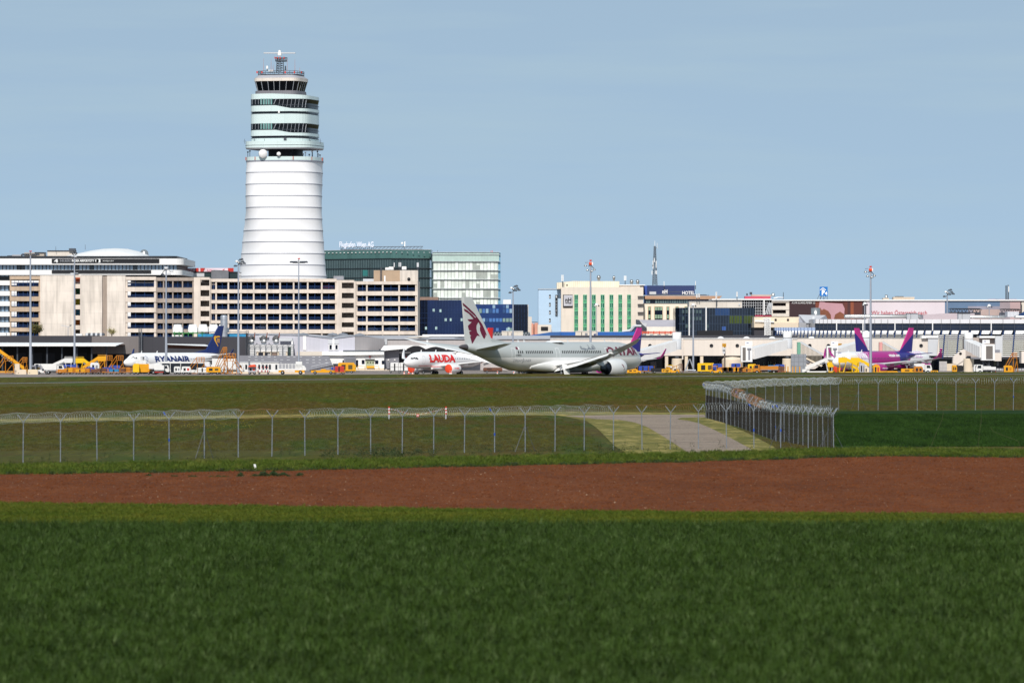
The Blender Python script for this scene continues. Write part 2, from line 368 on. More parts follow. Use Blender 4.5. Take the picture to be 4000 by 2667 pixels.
# gallery at the top of the shaft
b = B(); b.plan(tp(955, 1257, 3.2, -14), wz(630, TD), wz(625, TD), MEMB2); b.build('gallery_floor', tower)
b = B(); p = tp(954, 1257, 3.2, -14); q = tp(956, 1255, 3.2, -14)
b.plan(p, wz(625, TD), wz(611, TD), TEAL, cap=False); b.plan(q[::-1], wz(625, TD), wz(611, TD), TEAL, cap=False); b.build('balustrade', tower)
b = B()
for k in (956, 994, 1145, 1216, 1254): b = B(); yy = fy(k, 954, 1257); b.box(wx(k-1.6, TD), wx(k+1.6, TD), yy-.35, yy+.1, wz(624, TD), wz(611, TD), mat('obstruction_red', '#a84a3c', .6)); b.build('obstruction_light', tower)
b = B(); b.plan(tp(1042, 1176), wz(628, TD), wz(575, TD), BLACK)
b.build('neck', tower)
def dish(px, py, r, dist, nm, par, ry=-20, m=None):
    m = m or WHITE; bb = B(); c = P(px, py, dist)
    prof = [(0, -.6), (r*.96, -.6), (r, -.3), (r, .35), (r*.5, .8), (0, .8)]
    bb.lathe(prof, (0, 0, 0), m, 24, 'y'); rot = Matrix.Rotation(R(ry), 4, 'Z'); bb.v = [c+rot@v for v in bb.v]
    return bb.build(nm, par)
dish(1027, 601, 1.55, fy(1027, 954, 1257)-1.2, 'dish_antenna', tower, 15); dish(1089, 602, .72, fy(1089, 954, 1257)-.9, 'dish_antenna', tower, 0)
b = B()
for x, h in ((968, 592), (976, 588), (1184, 600), (1193, 594), (1208, 602), (1219, 590), (1221, 586), (1240, 590), (1243, 600), (1250, 604)):
    b = B(); yy = fy(x)+.4; b.tube(P(x, 626, yy), P(x, h, yy), .12, .08, 5, STEELD); b.pbox(x-3, x+3, h, h+5, yy-.2, .5, WHITE if x % 2 else STEELD); b.build('antenna', tower)
# widened deck under the offices
b = B(); b.plan(tp(957, 1254), wz(580, TD), wz(575, TD), LIGHTG, tp(953.5, 1257.5)); b.plan(tp(953.5, 1257.5), wz(575, TD), wz(562, TD), TEAL); b.plan(tp(953, 1258), wz(566.5, TD), wz(565, TD), STEELD); b.build('deck', tower)
b = B(); p = tp(954, 1257); b.plan(p, wz(562, TD), wz(550, TD), TEAL, cap=False); b.build('deck_parapet', tower)
# office storeys, window bands that rise in a spiral on the right
off = B(); off.plan(tp(977, 1236), wz(562, TD), wz(372, TD), TEALD)
off.build('office_core', tower)
def band(nm, prof_top, prof_bot, m, grow=0., gb=None):
    """a belt of cladding round the storeys whose upper and lower edges vary round the plan"""
    gb = grow if gb is None else gb
    a = tp(974.5-grow, 1238.5+grow); c = tp(974.5-gb, 1238.5+gb); n = len(a); bb = B()
    lo = wx(975, TD); hi = wx(1238, TD)
    v = []
    for (x, y), (x2, y2) in zip(a, c):
        k = 2000+x/TD*F if y < ty+3 else 2000+x/TD*F
        v.append((x2, y2, wz(prof_bot(k), TD)))
    for (x, y) in a: v.append((x, y, wz(prof_top(2000+x/TD*F), TD)))
    bb.add(v, [(i, (i+1) % n, n+(i+1) % n, n+i) for i in range(n)], m)
    return bb.build(nm, tower)
sl = lambda x: 0
droop = lambda x: 0 if x < 1070 else (min(1, (x-1070)/66)*13)
def par(y, slope=0): return lambda x: y+slope*max(0, (x-1060))/170
band('cladding', par(364, 8), par(386, 2), TEAL); band('cladding', lambda x: 409.5+droop(x), par(434, 2), TEAL, .5)
band('cladding', par(442, 3), par(481, 3), TEAL); band('cladding', lambda x: 505.5+droop(x)*.95, par(529.5, 2), TEAL, .5)
band('cladding', par(537.5, 3), par(562), TEAL)
b = B()
for y in (385.5, 409.5, 434, 442, 481, 505.5, 529.5, 537.5): b.plan(tp(973.6, 1239.4), wz(y+.7, TD), wz(y-.5, TD), STEELD, cap=False)
b.build('trim', tower)
for y0, y1 in ((386, 409), (482, 505)):
    b = B()
    for x in range(1017, 1066, 10): b.pbox(x, x+8, y0, y1, fy(x+4, 977, 1236)-.25, .3, TEALM)
    b.build('blind', tower)
    b = B(); a = tp(974, 1239); c = tp(978, 1232); n = len(a); v = []
    for (x, y), (x2, y2) in zip(a, c):
        k = 2000+x/TD*F; e = droop(k)
        v.append((x2 if k > 1072 else x, y2 if k > 1072 else y, wz(y1+e, TD)))
    for x, y in a: v.append((x, y, wz(y0, TD)))
    b.add(v, [(i, (i+1) % n, n+(i+1) % n, n+i) for i in range(n)], TEALD)
    for x in list(range(985, 1064, 12)): b.pbox(x, x+.9, y0, y1, fy(x)-.1, .2, STEEL)
    b.tube(P(1069, y1, fy(1069)-.15), P(1079, y0, fy(1079)-.15), .16, .16, 4, STEEL)
    for x in (1089, 1104, 1120, 1135, 1150, 1164, 1180, 1192): b.tube(P(x, y1+droop(x)-1, fy(x)+.2), P(x+5, y0, fy(x+5)-.1), .09, .09, 4, STEEL)
    b.build('window', tower)
b = B(); b.pbox(1086, 1093, 433, 442, fy(1090)-.15, .3, WHITE); b.build('window', tower)
b = B(); b.pbox(1108, 1119, 538, 548, fy(1113)-.5, .6, STEELD); b.build('vent', tower)
for x, y in ((994, 548), (1033, 552), (1116, 552), (1210, 550), (1230, 550), (956, 552), (1251, 552)):
    b = B(); yy = fy(max(978, min(1235, x)))-1.2; b.tube(P(x, y+10, yy), P(x, y-9, yy), .09, .09, 4, STEELD); b.tube(P(x-5, y, yy), P(x+5, y, yy), .08, .08, 4, STEELD); b.build('antenna', tower)
# the control cab
CA = -16
b = B(); b.plan(tp(990, 1191, 4.5, CA), wz(372, TD), wz(351, TD), mat('cab_grey', '#7c7a80', .6, var=.08, seams=(3, 9, .06, .8)), tp(992, 1188, 4.5, CA)); b.build('cab_base', tower)
b = B(); lo = tp(999, 1182, 4.5, CA, 24); up = tp(989.5, 1193.5, 4.5, CA, 24); b.plan(lo, wz(351, TD), wz(312, TD), CABG, up, cap=False)
b.build('cab_glazing', tower)
for (x, y), (x2, y2) in zip(lo, up): b = B(); b.tube((x, y, wz(351, TD)), (x2, y2, wz(312, TD)), .14, .14, 4, STEEL); b.build('cab_mullion', tower)
b = B(); rf = tp(987.5, 1195.5, 4.5, CA); b.plan(rf, wz(313.5, TD), wz(301, TD), mat('cab_roof_cream', '#e2d6cc', .5, var=.05, seams=(2.4, 20, .08, .85)))
b.plan(tp(988, 1195, 4.5, CA), wz(301, TD), wz(289, TD), ROOFG, tp(1003, 1178, 4.5, CA)); b.build('cab_roof', tower)
def deck_rail(px0, px1, y0, y1, nm, n=4.2, k=28):
    bb = B(); p = tp(px0, px1, n, CA, k); bb.plan(p, wz(y1, TD), wz(y1-4, TD), STEELD)
    for i, (x, y) in enumerate(p):
        x2, y2 = p[(i+1) % k]
        for z in (wz(y0, TD), (wz(y0, TD)+wz(y1-4, TD))/2): bb.tube((x, y, z), (x2, y2, z), .09, .09, 4, STEELD)
        bb.tube((x, y, wz(y1, TD)), (x, y, wz(y0, TD)), .09, .09, 4, STEELD)
    return bb.build(nm, tower)
deck_rail(1003, 1180, 273, 290, 'roof_platform'); deck_rail(1069, 1115, 218, 233, 'mast_platform', 3, 10)
for x in (1004, 1023, 1114, 1150, 1178): b = B(); b.pbox(x-2.5, x+2.5, 279, 287, fy(x, 1001, 1182)-.4, .5, RED); b.build('obstruction_light', tower)
for x in (1074, 1083, 1094, 1109): b = B(); b.pbox(x-2, x+2, 223, 230, fy(x, 1068, 1116)-.4, .5, RED); b.build('obstruction_light', tower)
b = B(); bx = [(1081, 283), (1107, 283)]
def lattice(bb, px, y0, y1, w0, w1, n, m, r, dist):
    """square lattice mast"""
    cx = wx(px, dist); lv = []
    for j in range(n+1):
        t = j/n; h = (w0+(w1-w0)*t)/2; z = wz(y0+(y1-y0)*t, dist); lv.append([(cx+a*h, dist+c*h, z) for a, c in ((-1, -1), (1, -1), (1, 1), (-1, 1))])
    for j in range(n):
        for i in range(4):
            bb.tube(lv[j][i], lv[j+1][i], r, r, 4, m); bb.tube(lv[j][i], lv[j+1][(i+1) % 4], r*.7, r*.7, 4, m); bb.tube(lv[j+1][i], lv[j+1][(i+1) % 4], r*.7, r*.7, 4, m)
lattice(b, 1094, 285, 231, 2.6, 2.1, 6, STEELD, .13, ty); b.build('lattice_mast', tower)
b = B(); b.lathe([(.75, 0), (.75, .9), (.45, 1.2), (.45, 1.9)], P(1092, 218, ty), WHITE, 12); c = P(1092, 208, ty)
b.box(c.x-5.6, c.x+5.6, c.y-.5, c.y+.5, c.z-.2, c.z+.2, LIGHTG); b.build('radar_antenna', tower)
b = B()
for x, h in ((1030, 229), (1059, 232), (1122, 229), (1152, 232), (1171, 265), (1067, 252)): b = B(); b.tube(P(x, 279, ty-4), P(x, h, ty-4), .1, .04, 5, mat('whip_antenna', '#b58f8c', .5)); b.build('antenna', tower)
b = B(); b.tube(P(1115, 277, ty-4), P(1115, 258, ty-4), .3, .2, 6, STEELD); b.build('antenna', tower)
b = B(); b.pbox(1040, 1047, 258, 271, ty-4, 1, WHITE); b.tube(P(1044, 278, ty-4), P(1044, 268, ty-4), .15, .1, 5, STEELD); b.build('antenna', tower)
b = B(); b.pbox(1048, 1068, 274, 280, ty-4, 2, WHITE); b.build('equipment_box', tower)

# ---------------------------------------------------------------- multi-storey car park in front of the tower
CD = 1550.
park = thing('car_park', 'long beige concrete multi-storey car park with blue railings below the tower', 'car park', (wx(800, CD), CD, 0))
def slabs(a, bb, rows, dep=34, wall=True):
    q = B()
    for t, u in rows: q.box(wx(a, CD), wx(bb, CD), CD+.6, CD+dep, wz(u, CD)-.1, wz(u, CD)+.25, SLABM)
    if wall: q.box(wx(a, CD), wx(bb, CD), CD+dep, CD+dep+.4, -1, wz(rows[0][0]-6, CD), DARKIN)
    q.box(wx(a, CD), wx(bb, CD), CD+.6, CD+dep, wz(rows[0][0], CD)+.1, wz(rows[0][0]-6, CD), SLABM)
    q.build('floor_slab', park)
def facade(a, bb, top, rows, piers, m, pier_w=7, d=CD, thick=.7, proud=.25, back=True):
    """parapets between the rows of openings, piers between the bays; rows = [(top, bottom)]"""
    q = B(); edges = [top]+[y for r in rows for y in r]+[1335]
    for i in range(0, len(edges), 2): q.box(wx(a, d), wx(bb, d), d-proud, d+thick-proud, wz(edges[i+1], d), wz(edges[i], d), m)
    q.build('parapet', park)
    q = B()
    for x in piers: q.box(wx(x-pier_w/2, d), wx(x+pier_w/2, d), d, d+thick+.1, wz(1335, d), wz(top+1, d), m)
    if piers: q.build('pier', park)
    slabs(a, bb, rows, wall=back)
def railing(a, bb, t, u, mid, d=CD):
    q = B(); h = wz(t, d)-wz(u, d); z = wz(u, d)
    for k in (.12, .3, .47): q.box(wx(a, d), wx(bb, d), d+.35, d+.42, z+h*k, z+h*k+.075, RAIL)
    for x in mid: q.box(wx(x-.6, d), wx(x+.6, d), d+.3, d+.42, z, z+h, RAIL)
    return q.build('railing', park)
r1 = [(1092, 1119), (1136, 1158.5), (1176, 1199), (1217, 1241), (1256, 1280), (1295, 1318)]
facade(38, 157, 1078, r1, [41, 154], mat('brown_concrete', '#bca58f', .85, var=.15, scale=.3, streak=.2), 6, back=False)
for t, u in r1: railing(44, 151, t, u, [57, 72, 90, 108, 130])
# openings of the end bay: the white office shows past a partial back wall
q = B(); q.pbox(157, 293, 1076, 1335, CD-.5, 3, CONC2); q.pbox(313, 399, 1076, 1335, CD-.5, 3, CONC2); q.pbox(399, 418, 1078, 1335, CD+.6, 2, CONC_D); q.pbox(418, 490, 1077, 1335, CD-.5, 3, CONC2); q.pbox(291, 315, 1074, 1084, CD-.4, 3, CONC)
q.build('wall', park)
stair_cols = ['#c85a34', '#2c6a4c', '#c9c23a', '#2d7dae', '#d2752c', '#5a5048']
for i, (t, u) in enumerate([(1085, 1109), (1126, 1150), (1167, 1191), (1208, 1232), (1248, 1270), (1286, 1312)]):
    q = B(); q.pbox(293, 313, u, u+17, CD-.2, 4, CONC); q.pbox(293, 313, t-1, u, CD+4, .3, mat('stair_paint_%s' % stair_cols[i][1:], stair_cols[i], .7)); q.build('stair_landing', park)
r2 = [(1094, 1121), (1139, 1162), (1180, 1202), (1220, 1244), (1259, 1283), (1298, 1320)]
facade(490, 609, 1081, r2, [494, 606], CONC, 8, back=False)
q = B(); q.box(wx(478, CD), wx(609, CD), CD+34, CD+34.3, -1, wz(1088, CD), DARKIN); q.build('back_wall', park); q = B(); q.box(wx(40, CD), wx(157, CD), CD+20, CD+20.3, -1, wz(1103, CD), DARKIN); q.build('back_wall', park)  # dark sheets behind the openings, shade put into their colour
for t, u in r2: railing(498, 602, t, u, [529, 565, 601])
r3 = [(1097, 1124), (1141, 1166), (1182, 1205), (1223, 1247), (1262, 1286), (1300, 1321)]
facade(609, 757, 1084, r3, [612, 639, 675, 713, 754], CONC_D, 5)  # oblique bay: its shade is put into a darker concrete colour
for t, u in r3:
    for a, bb in ((615, 637), (642, 672), (678, 710), (716, 752)): railing(a, bb, t, u, [(a+bb)/2])
def stair_tower(a, x0, x1, bb, top, rows, m):
    q = B(); q.pbox(a, x0, top, 1335, CD-1.4, 3, m); q.pbox(x1, bb, top+4, 1335, CD-1.2, 7, WHITE if False else CONC); q.pbox(x0, x1, top, rows[0][0], CD-1.2, 7, m); q.build('wall', park)
    for t, u in rows:
        q = B(); q.pbox(x0, x1, u, u+(rows[1][0]-rows[0][1]), CD-1.2, 1, CONC); q.box(wx(x0, CD), wx(x1, CD), CD-.2, CD+6, wz(u, CD)-.2, wz(u, CD), SLABM)
        c0 = P(x0+3, u, CD+2.5); c1 = P(x1-12, t, CD+2.5); q.add([(c0.x, CD+2.2, c0.z-.3), (c1.x, CD+2.2, c1.z-.3), (c1.x, CD+2.2, c1.z+.3), (c0.x, CD+2.2, c0.z+.4), (c0.x, CD+4, c0.z-.3), (c1.x, CD+4, c1.z-.3), (c1.x, CD+4, c1.z+.3), (c0.x, CD+4, c0.z+.4)], [(0, 1, 2, 3), (4, 7, 6, 5), (3, 2, 6, 7), (0, 4, 5, 1), (1, 5, 6, 2), (0, 3, 7, 4)], CONC_D)
        q.build('stair_landing', park)
    q = B(); q.pbox(x0, x1, top+3, 1335, CD+3.4, .4, CONC); q.build('wall', park)
rs1 = [(1093, 1116), (1133, 1157), (1174, 1197), (1214, 1236), (1253, 1276), (1292, 1318)]
stair_tower(757, 783, 818, 822, 1083, rs1, CONC)
r4 = [(1101, 1130.5), (1145, 1172), (1185, 1209), (1225, 1251), (1263, 1287), (1302, 1322)]
piers = [823, 844, 892, 941, 991, 1043, 1094, 1147, 1202, 1257, 1312]
facade(820, 1315, 1089, r4, piers, CONC, 6)
for t, u in r4[:5]:
    for a, bb in zip(piers, piers[1:]): railing(a+3, bb-3, t, u, [(a+bb)/2])
stair_tower(1315, 1335, 1382, 1390, 1094, [(1104, 1126), (1144, 1165), (1183, 1203), (1221, 1241), (1258, 1278), (1294, 1318)], CONC)
r5 = [(1111, 1138), (1154, 1177.5), (1194, 1216.5), (1233, 1256), (1269, 1293), (1307, 1322)]
facade(1391, 1629, 1099, r5, [1393, 1433, 1495, 1559, 1625], CONC, 6)
for t, u in r5[:5]:
    for a, bb in ((1396, 1430), (1436, 1492), (1498, 1556), (1562, 1622)): railing(a, bb, t, u, [(a+bb)/2+(3 if a < 1400 else 0)])
q = B(); q.box(wx(1629, CD), wx(1632, CD), CD-.3, CD+34, -1, wz(1097, CD), CONC); q.box(wx(612, CD), wx(1632, CD), CD+34.5, CD+35, -1, wz(1100, CD), CONC_D); q.build('wall', park)
# roof top: stair penthouse with a round window, plant boxes
q = B(); q.pbox(1460, 1562, 1056, 1100, CD+2, 12, mat('tan_panel', '#b59c84', .8, var=.06, seams=(3.1, 2.6, .06, .85))); q.pbox(1562, 1632, 1056, 1100, CD+1, 13, CONC2); q.pbox(1500, 1506, 1077, 1099, CD+1.8, .4, WHITE); q.build('penthouse', park)
q = B(); q.lathe([(0, -.3), (.45, -.3), (.5, 0), (.5, .2)], P(1597, 1090, CD+.9), BLACK, 20, 'y'); q.build('round_window', park)
q = B(); q.pbox(1303, 1342, 1078, 1093, CD+6, 5, mat('grey_box', '#8f8f96', .6)); q.pbox(1418, 1460, 1089, 1099, CD+3, 4, LIGHTG); q.pbox(1505, 1523, 1045, 1054, CD+4, 2, WHITE); q.pbox(1519, 1537, 1042, 1054, CD+5, 2, WHITE); q.pbox(1570, 1587, 1041, 1053, CD+4, 2, WHITE); q.build('roof_unit', park)
q = B()
for x, t in ((1538, 1026), (1557, 1025), (1563, 1025), (1628, 1026), (1632, 1026)): q.pbox(x, x+4, t, t+17, CD+4, .4, LIGHTG); q.tube(P(x+2, 1056, CD+4.3), P(x+2, t, CD+4.3), .12, .12, 5, STEELD)
q.build('antenna', park)
q = B(); q.tube(P(1486, 1099, CD+1.7), P(1486, 1043, CD+1.7), .1, .1, 4, STEELD); q.tube(P(1491, 1099, CD+1.7), P(1491, 1043, CD+1.7), .1, .1, 4, STEELD)
for y in range(1046, 1098, 4): q.tube(P(1486, y, CD+1.7), P(1491, y, CD+1.7), .07, .07, 4, STEELD)
q.build('ladder', park)
q = B(); q.box(wx(40, CD), wx(1630, CD), CD+.7, CD+34, wz(1104, CD), wz(1103, CD), ROOFG); q.build('roof', park)
# parked cars seen between the rails of the lowest open storey
def park_car(px, py, col, d, label):
    q = B(); c = P(px, py, d); m = mat('car_'+col[1:], col, .3); x, z = c.x, c.z
    q.prism([(x-2, z+.3), (x-1.95, z+.75), (x-1.2, z+.85), (x-.7, z+1.35), (x+.8, z+1.35), (x+1.4, z+.9), (x+2, z+.75), (x+2, z+.3)], d, d+1.7, m)
    q.prism([(x-1.1, z+.88), (x-.65, z+1.28), (x+.75, z+1.28), (x+1.25, z+.9)], d-.02, d+1.72, BLACK)
    for k in (-1.25, 1.25): q.lathe([(0, -.03), (.32, -.03), (.32, .2), (0, .2)], (x+k, d, z+.32), BLACK, 12, 'y')
    return solo(q, 'parked_car', label, 'car', 'cars parked inside the car park', (x, d, z))
for px, py, c, l in ((1025, 1286.5, '#cfd2d6', 'white car parked behind the rails left of the slim mast, lowest open storey'), (1450, 1293, '#b9bcc2', 'silver car parked on the lowest storey right of the car park stair tower'), (1530, 1293, '#e2e4e6', 'white car parked on the lowest storey in the third bay from the right end'), (1574, 1293, '#d8dade', 'pale car parked on the lowest storey in the last bay of the car park'), (1275, 1130, '#c03a2c', 'red car parked on the top covered storey beside the stair tower')):
    park_car(px, py, c, CD+3, l)
# ---------------------------------------------------------------- white curved office building on the left
OD = 1660.
GLOFF = mat('office_glass', '#7f93a8', .2, var=.12, scale=.3)
FRAME = mat('dark_frame', '#23262c', .5)
office = thing('office_building', 'white office building with ribbon windows and a rounded right end behind the car park', 'office building', (wx(300, OD), OD, 0))
def rounded(a, bb, d, dep, r=3):
    x0, x1 = wx(a, d), wx(bb, d); p = [(x0, d)]
    for i in range(7): t = R(-90+15*i); p.append((x1-r+r*math.cos(t), d+r+r*math.sin(t)))
    return p+[(x1, d+dep), (x0, d+dep)]
def pband(q, a, bb, t, u, d, dep, m, r=3): q.plan(rounded(a, bb, d, dep, r), wz(u, d), wz(t, d), m)
q = B(); pband(q, -260, 718, 1010, 1034, OD, 60, WHITE); pband(q, -260, 712, 1054.5, 1074, OD+.1, 60, WHITE)
pband(q, -260, 690, 1000, 1330, OD+2.2, 55, FRAME); 
for i, y in enumerate((1094, 1135, 1175, 1216, 1257, 1297)): q.pbox(-260, 640, y-0+2, y+20, OD+.2, 3, WHITE)
q.build('wall', office)
def ribbon(a, bb, t, u, d, pitch, gap, par, m, nm='window', fr=None, lim=100, seed=1, alt=None):
    rn = random.Random(seed); x = a; k = 0
    while x < bb-pitch*.4 and k < lim:
        q = B(); mm = m
        if alt and rn.random() < .12: mm = alt
        q.pbox(x+gap, min(x+pitch-gap, bb), t, u, d, .15, mm); q.build(nm, par); x += pitch; k += 1
ribbon(-4, 690, 1035.5, 1053.5, OD+1.9, 14.2, 1.7, office, GLOFF, seed=3, alt=mat('office_glass_dark', '#39444f', .2))
for j, y in enumerate((1076, 1117, 1157.5, 1198, 1239, 1280)): ribbon(-12, 36 if j else 160, y-1, y+19 if j else y+4, OD+1.9, 15.5, 1.8, office, GLOFF)
q = B(); q.pbox(202, 622, 1011, 1027, OD-.35, .34, BLACK); q.build('banner', office); q = B(); q.pbox(202, 590, 1055, 1067, OD-.3, .32, BLACK); q.pbox(275, 305, 1066, 1075, OD-.4, .4, LIGHTG); q.pbox(293, 306, 1068, 1076, OD-.45, .4, STEELD); q.build('banner', office)
WTXT = mat('white_lettering', '#eeeeee', .5, var=.02)
wall_text('4', 211, 227, 1012, 1026, OD-.36, WTXT, office, bold=.02); wall_text('· IHR BÜRO', 230, 278, 1013.5, 1023, OD-.36, mat('grey_lettering', '#a9abb2', .5), office)
wall_text('IN DER AIRPORTCITY', 281, 368, 1014, 1023, OD-.36, WTXT, office, bold=.03); wall_text('www.airport-city.at', 401, 444, 1016, 1023, OD-.36, WTXT, office)
wall_text('VIENNA', 453, 475, 1016.5, 1020, OD-.36, mat('grey_lettering', '#a9abb2', .5), office) if False else None
q = B(); q.lathe([(0, -.06), (.62, -.06), (.62, .05)], P(379, 1019, OD-.36), WTXT, 16, 'y'); q.pbox(376, 392, 1012, 1026, OD-.42, .06, WTXT); q.build('emblem', office)
# shallow dome roof
q = B(); sil = [(122, 1012), (160, 1008), (200, 1002), (245, 993), (290, 983), (335, 973.5), (380, 967), (430, 964.5), (475, 967), (515, 976), (548, 988), (572, 1002), (586, 1013)]; rs = []
for i in range(13):
    t = -1+2*i/12; k = math.sqrt(max(0, 1-t*t)); rs.append([(wx(352+(x-352)*(.45+.55*k), OD), OD+27+24*t, wz(1013, OD)+(1013-y)*OD/F*k) for x, y in sil]+[(wx(352, OD), OD+27+24*t, wz(1014, OD))])
q.loft(rs, WHITE); q.build('dome_roof', office)
q = B(); q.pbox(28, 46, 998, 1010, OD+8, 5, STEELD); q.pbox(46, 82, 995, 1010, OD+9, 5, ROOFG); q.pbox(95, 172, 987, 1010, OD+10, 8, mat('beige_plant', '#b9ab9e', .7)); q.pbox(135, 172, 985, 988, OD+9.6, 8.5, STEELD)
q.pbox(185, 290, 980, 1010, OD+50, 8, CREAM); q.pbox(184, 291, 978, 980.5, OD+49.6, 9, STEELD); q.pbox(269, 292, 970, 981, OD+49, 5, STEELD); q.pbox(592, 606, 1002, 1012, OD+8, 3, STEELD); q.pbox(580, 592, 1007, 1012, OD+8, 3, STEELD); q.build('roof_unit', office)
q = B(); q.lathe([(1.5, -1.5), (1.5, 1.0), (1.3, 1.9), (.8, 2.5), (0, 2.7)], P(563, 1006, OD+40), DUCT, 20); q.build('skylight', office)
q = B(); q.tube(P(218, 985, OD+49), P(218, 962, OD+49), .1, .06, 4, STEELD); q.tube(P(333, 975, OD+30), P(333, 955, OD+30), .1, .06, 4, STEELD); q.build('antenna', office)

# ---------------------------------------------------------------- red and white banner roof and the low green glass block left of the tower
AD = 1720.
GREENG = mat('green_dark_glass', '#2b3a3c', .15, var=.3, scale=.4)
ab = thing('glass_pavilion', 'low dark green glass block left of the tower, red and white banner on top', 'office building', (wx(800, AD), AD, 0))
q = B(); q.pbox(700, 930, 1064, 1330, AD, 20, GREENG); q.pbox(690, 930, 1061, 1064.5, AD-.3, 21, FRAME); q.build('wall', ab)
q = B(); q.pbox(732, 798, 1067, 1081, AD-.3, .4, LIGHTG); q.build('louvre', ab)
q = B(); q.pbox(703, 912, 1047, 1063, AD+1, .5, mat('banner_pink', '#d8c3cb', .6, var=.05)); q.build('banner', ab)
BRED = mat('banner_red', '#b8322c', .6, var=.06)
q = B()
for a, bb, c_, dd in ((703, 712, 710, 706), (764, 775, 761, 775), (782, 800, 782, 792), (890, 912, 890, 912)):
    q.prism([(wx(a, AD), wz(1047, AD)), (wx(bb, AD), wz(1047, AD)), (wx(dd, AD), wz(1063, AD)), (wx(c_, AD), wz(1063, AD))], AD+.7, AD+1, BRED)
q.build('banner_stripe', ab)
ROSE = mat('rose_lettering', '#c9748a', .6)
wall_text('Austrian', 717, 744, 1050, 1060, AD+1, ROSE, ab); wall_text('Austrian', 808, 836, 1050, 1061, AD+1, ROSE, ab)
q = B(); q.prism([(wx(746, AD), wz(1061, AD)), (wx(755, AD), wz(1049, AD)), (wx(752, AD), wz(1055, AD)), (wx(749, AD), wz(1061, AD))], AD+.7, AD+1, BRED); q.prism([(wx(864, AD), wz(1057, AD)), (wx(877, AD), wz(1050, AD)), (wx(872, AD), wz(1056, AD)), (wx(866, AD), wz(1058, AD))], AD+.7, AD+1, BRED); q.build('emblem', ab)
q = B(); q.plan([(wx(828, AD), AD-4), (wx(895, AD), AD-4), (wx(895, AD), AD+4), (wx(828, AD), AD+4)], wz(1090, AD), wz(1058, AD), mat('plant_room', '#75767c', .6, seams=(1, 20, .06, .85)))
q.prism([(wx(827, AD), wz(1058, AD)), (wx(838, AD), wz(1053.5, AD)), (wx(896, AD), wz(1058, AD))], AD-4.2, AD+4, ROOFG); q.build('plant_room', ab)
q = B(); q.pbox(695, 735, 1041, 1045, AD-2, 1, WHITE); q.add([P(730, 1042, AD-2), P(733, 1044, AD-2), P(746, 1028, AD-2), P(744, 1027, AD-2)], [(0, 1, 2, 3)], WHITE); q.tube(P(732, 1047, AD-2), P(733, 1028, AD-2), .12, .1, 5, STEELD); q.build('roof_crane', ab)

# ---------------------------------------------------------------- green glass headquarters right of the tower
GD = 2300.
hq = thing('glass_office', 'green glass office block with rooftop letters right of the tower, right wing bright', 'office building', (wx(1600, GD), GD, 0))
HG1 = mat('hq_green', '#4b6d6b', .2, var=.12, scale=.2, seams=(1.6, 30, .16, .82))
HG2 = mat('hq_dark', '#35464b', .15, var=.25, scale=.25, seams=(1.6, 30, .14, .72))
HG3 = mat('hq_glint', '#dde3dc', .3, var=.1, scale=.25, seams=(1.38*1.0, 30, .1, .8))  # pale because the sun glint on this wing is put into the colour
HG4 = mat('hq_parapet', '#b3c7c1', .25, var=.1, scale=.3, seams=(1.36, 30, .14, .9))
SIL = mat('silver_trim', '#c9cdd0', .35, .4)
HPN = mat('hq_pane_light', '#e6eae4', .3, var=.1); HPG = mat('hq_pane_grey', '#a3a8a2', .25, var=.15)
# left wing: its long face runs back to the left, the corner nearest at column 1527
c0 = (wx(1527, GD), GD); c1 = (wx(1678, GD), GD+3); cl = (wx(1240, GD+24), GD+24)
cl = (wx(1240, GD+30), GD+30)
foot = [cl, c0, c1, (c1[0], GD+45), (cl[0], GD+45)]
q = B(); q.plan(foot, -1, wz(1011, GD), HG2); q.build('wall', hq)
def offs(k): return [(cl[0], cl[1]-k), (c0[0]+k*.1, c0[1]-k), (c1[0]+k, c1[1]-k), (c1[0]+k, GD+45), (cl[0], GD+45)]
q = B(); q.plan(offs(.5), wz(1009, GD), wz(975, GD), HG1); q.build('parapet', hq)
q = B()
for y in (974, 1009.5, 1047.5, 1084, 1122, 1160): q.plan(offs(.7), wz(y+1.6, GD), wz(y, GD), FRAME if y > 1000 else SIL)
q.build('cornice', hq)
q = B()
for i in range(20):
    t = i/19; x, y = cl[0]+(c0[0]-cl[0])*t, cl[1]+(c0[1]-cl[1])*t; q.box(x-.35, x+.35, y-1.3, y-.4, wz(986, GD), wz(984, GD), WHITE)
for i in range(8):
    t = i/7; x = c0[0]+(c1[0]-c0[0])*t; q.box(x-.3, x+.3, GD-.8, GD-.3, wz(987, GD), wz(985, GD), SIL)
q.build('bracket', hq)
for j, (t, u) in enumerate(((1014, 1046), (1051, 1083), (1087, 1120), (1125, 1158))):
    q = B(); m = mat('hq_mullion', '#4d5f63', .3)
    for i in range(44):
        k = i/43; x, y = cl[0]+(c0[0]-cl[0])*k, cl[1]+(c0[1]-cl[1])*k; q.box(x-.18, x+.18, y-.35, y, wz(u, GD), wz(t, GD), m)
    for i in range(1, 13):
        k = i/13; x = c0[0]+(c1[0]-c0[0])*k; q.box(x-.1, x+.1, GD+3*k-.3, GD+3*k+.1, wz(u, GD), wz(t, GD), m)
    q.build('glazing_bar', hq)
q = B(); q.pbox(1417, 1436, 1055, 1078, GD+4.5, .3, mat('hq_teal_pane', '#2f6d6c', .2)); q.build('window', hq)
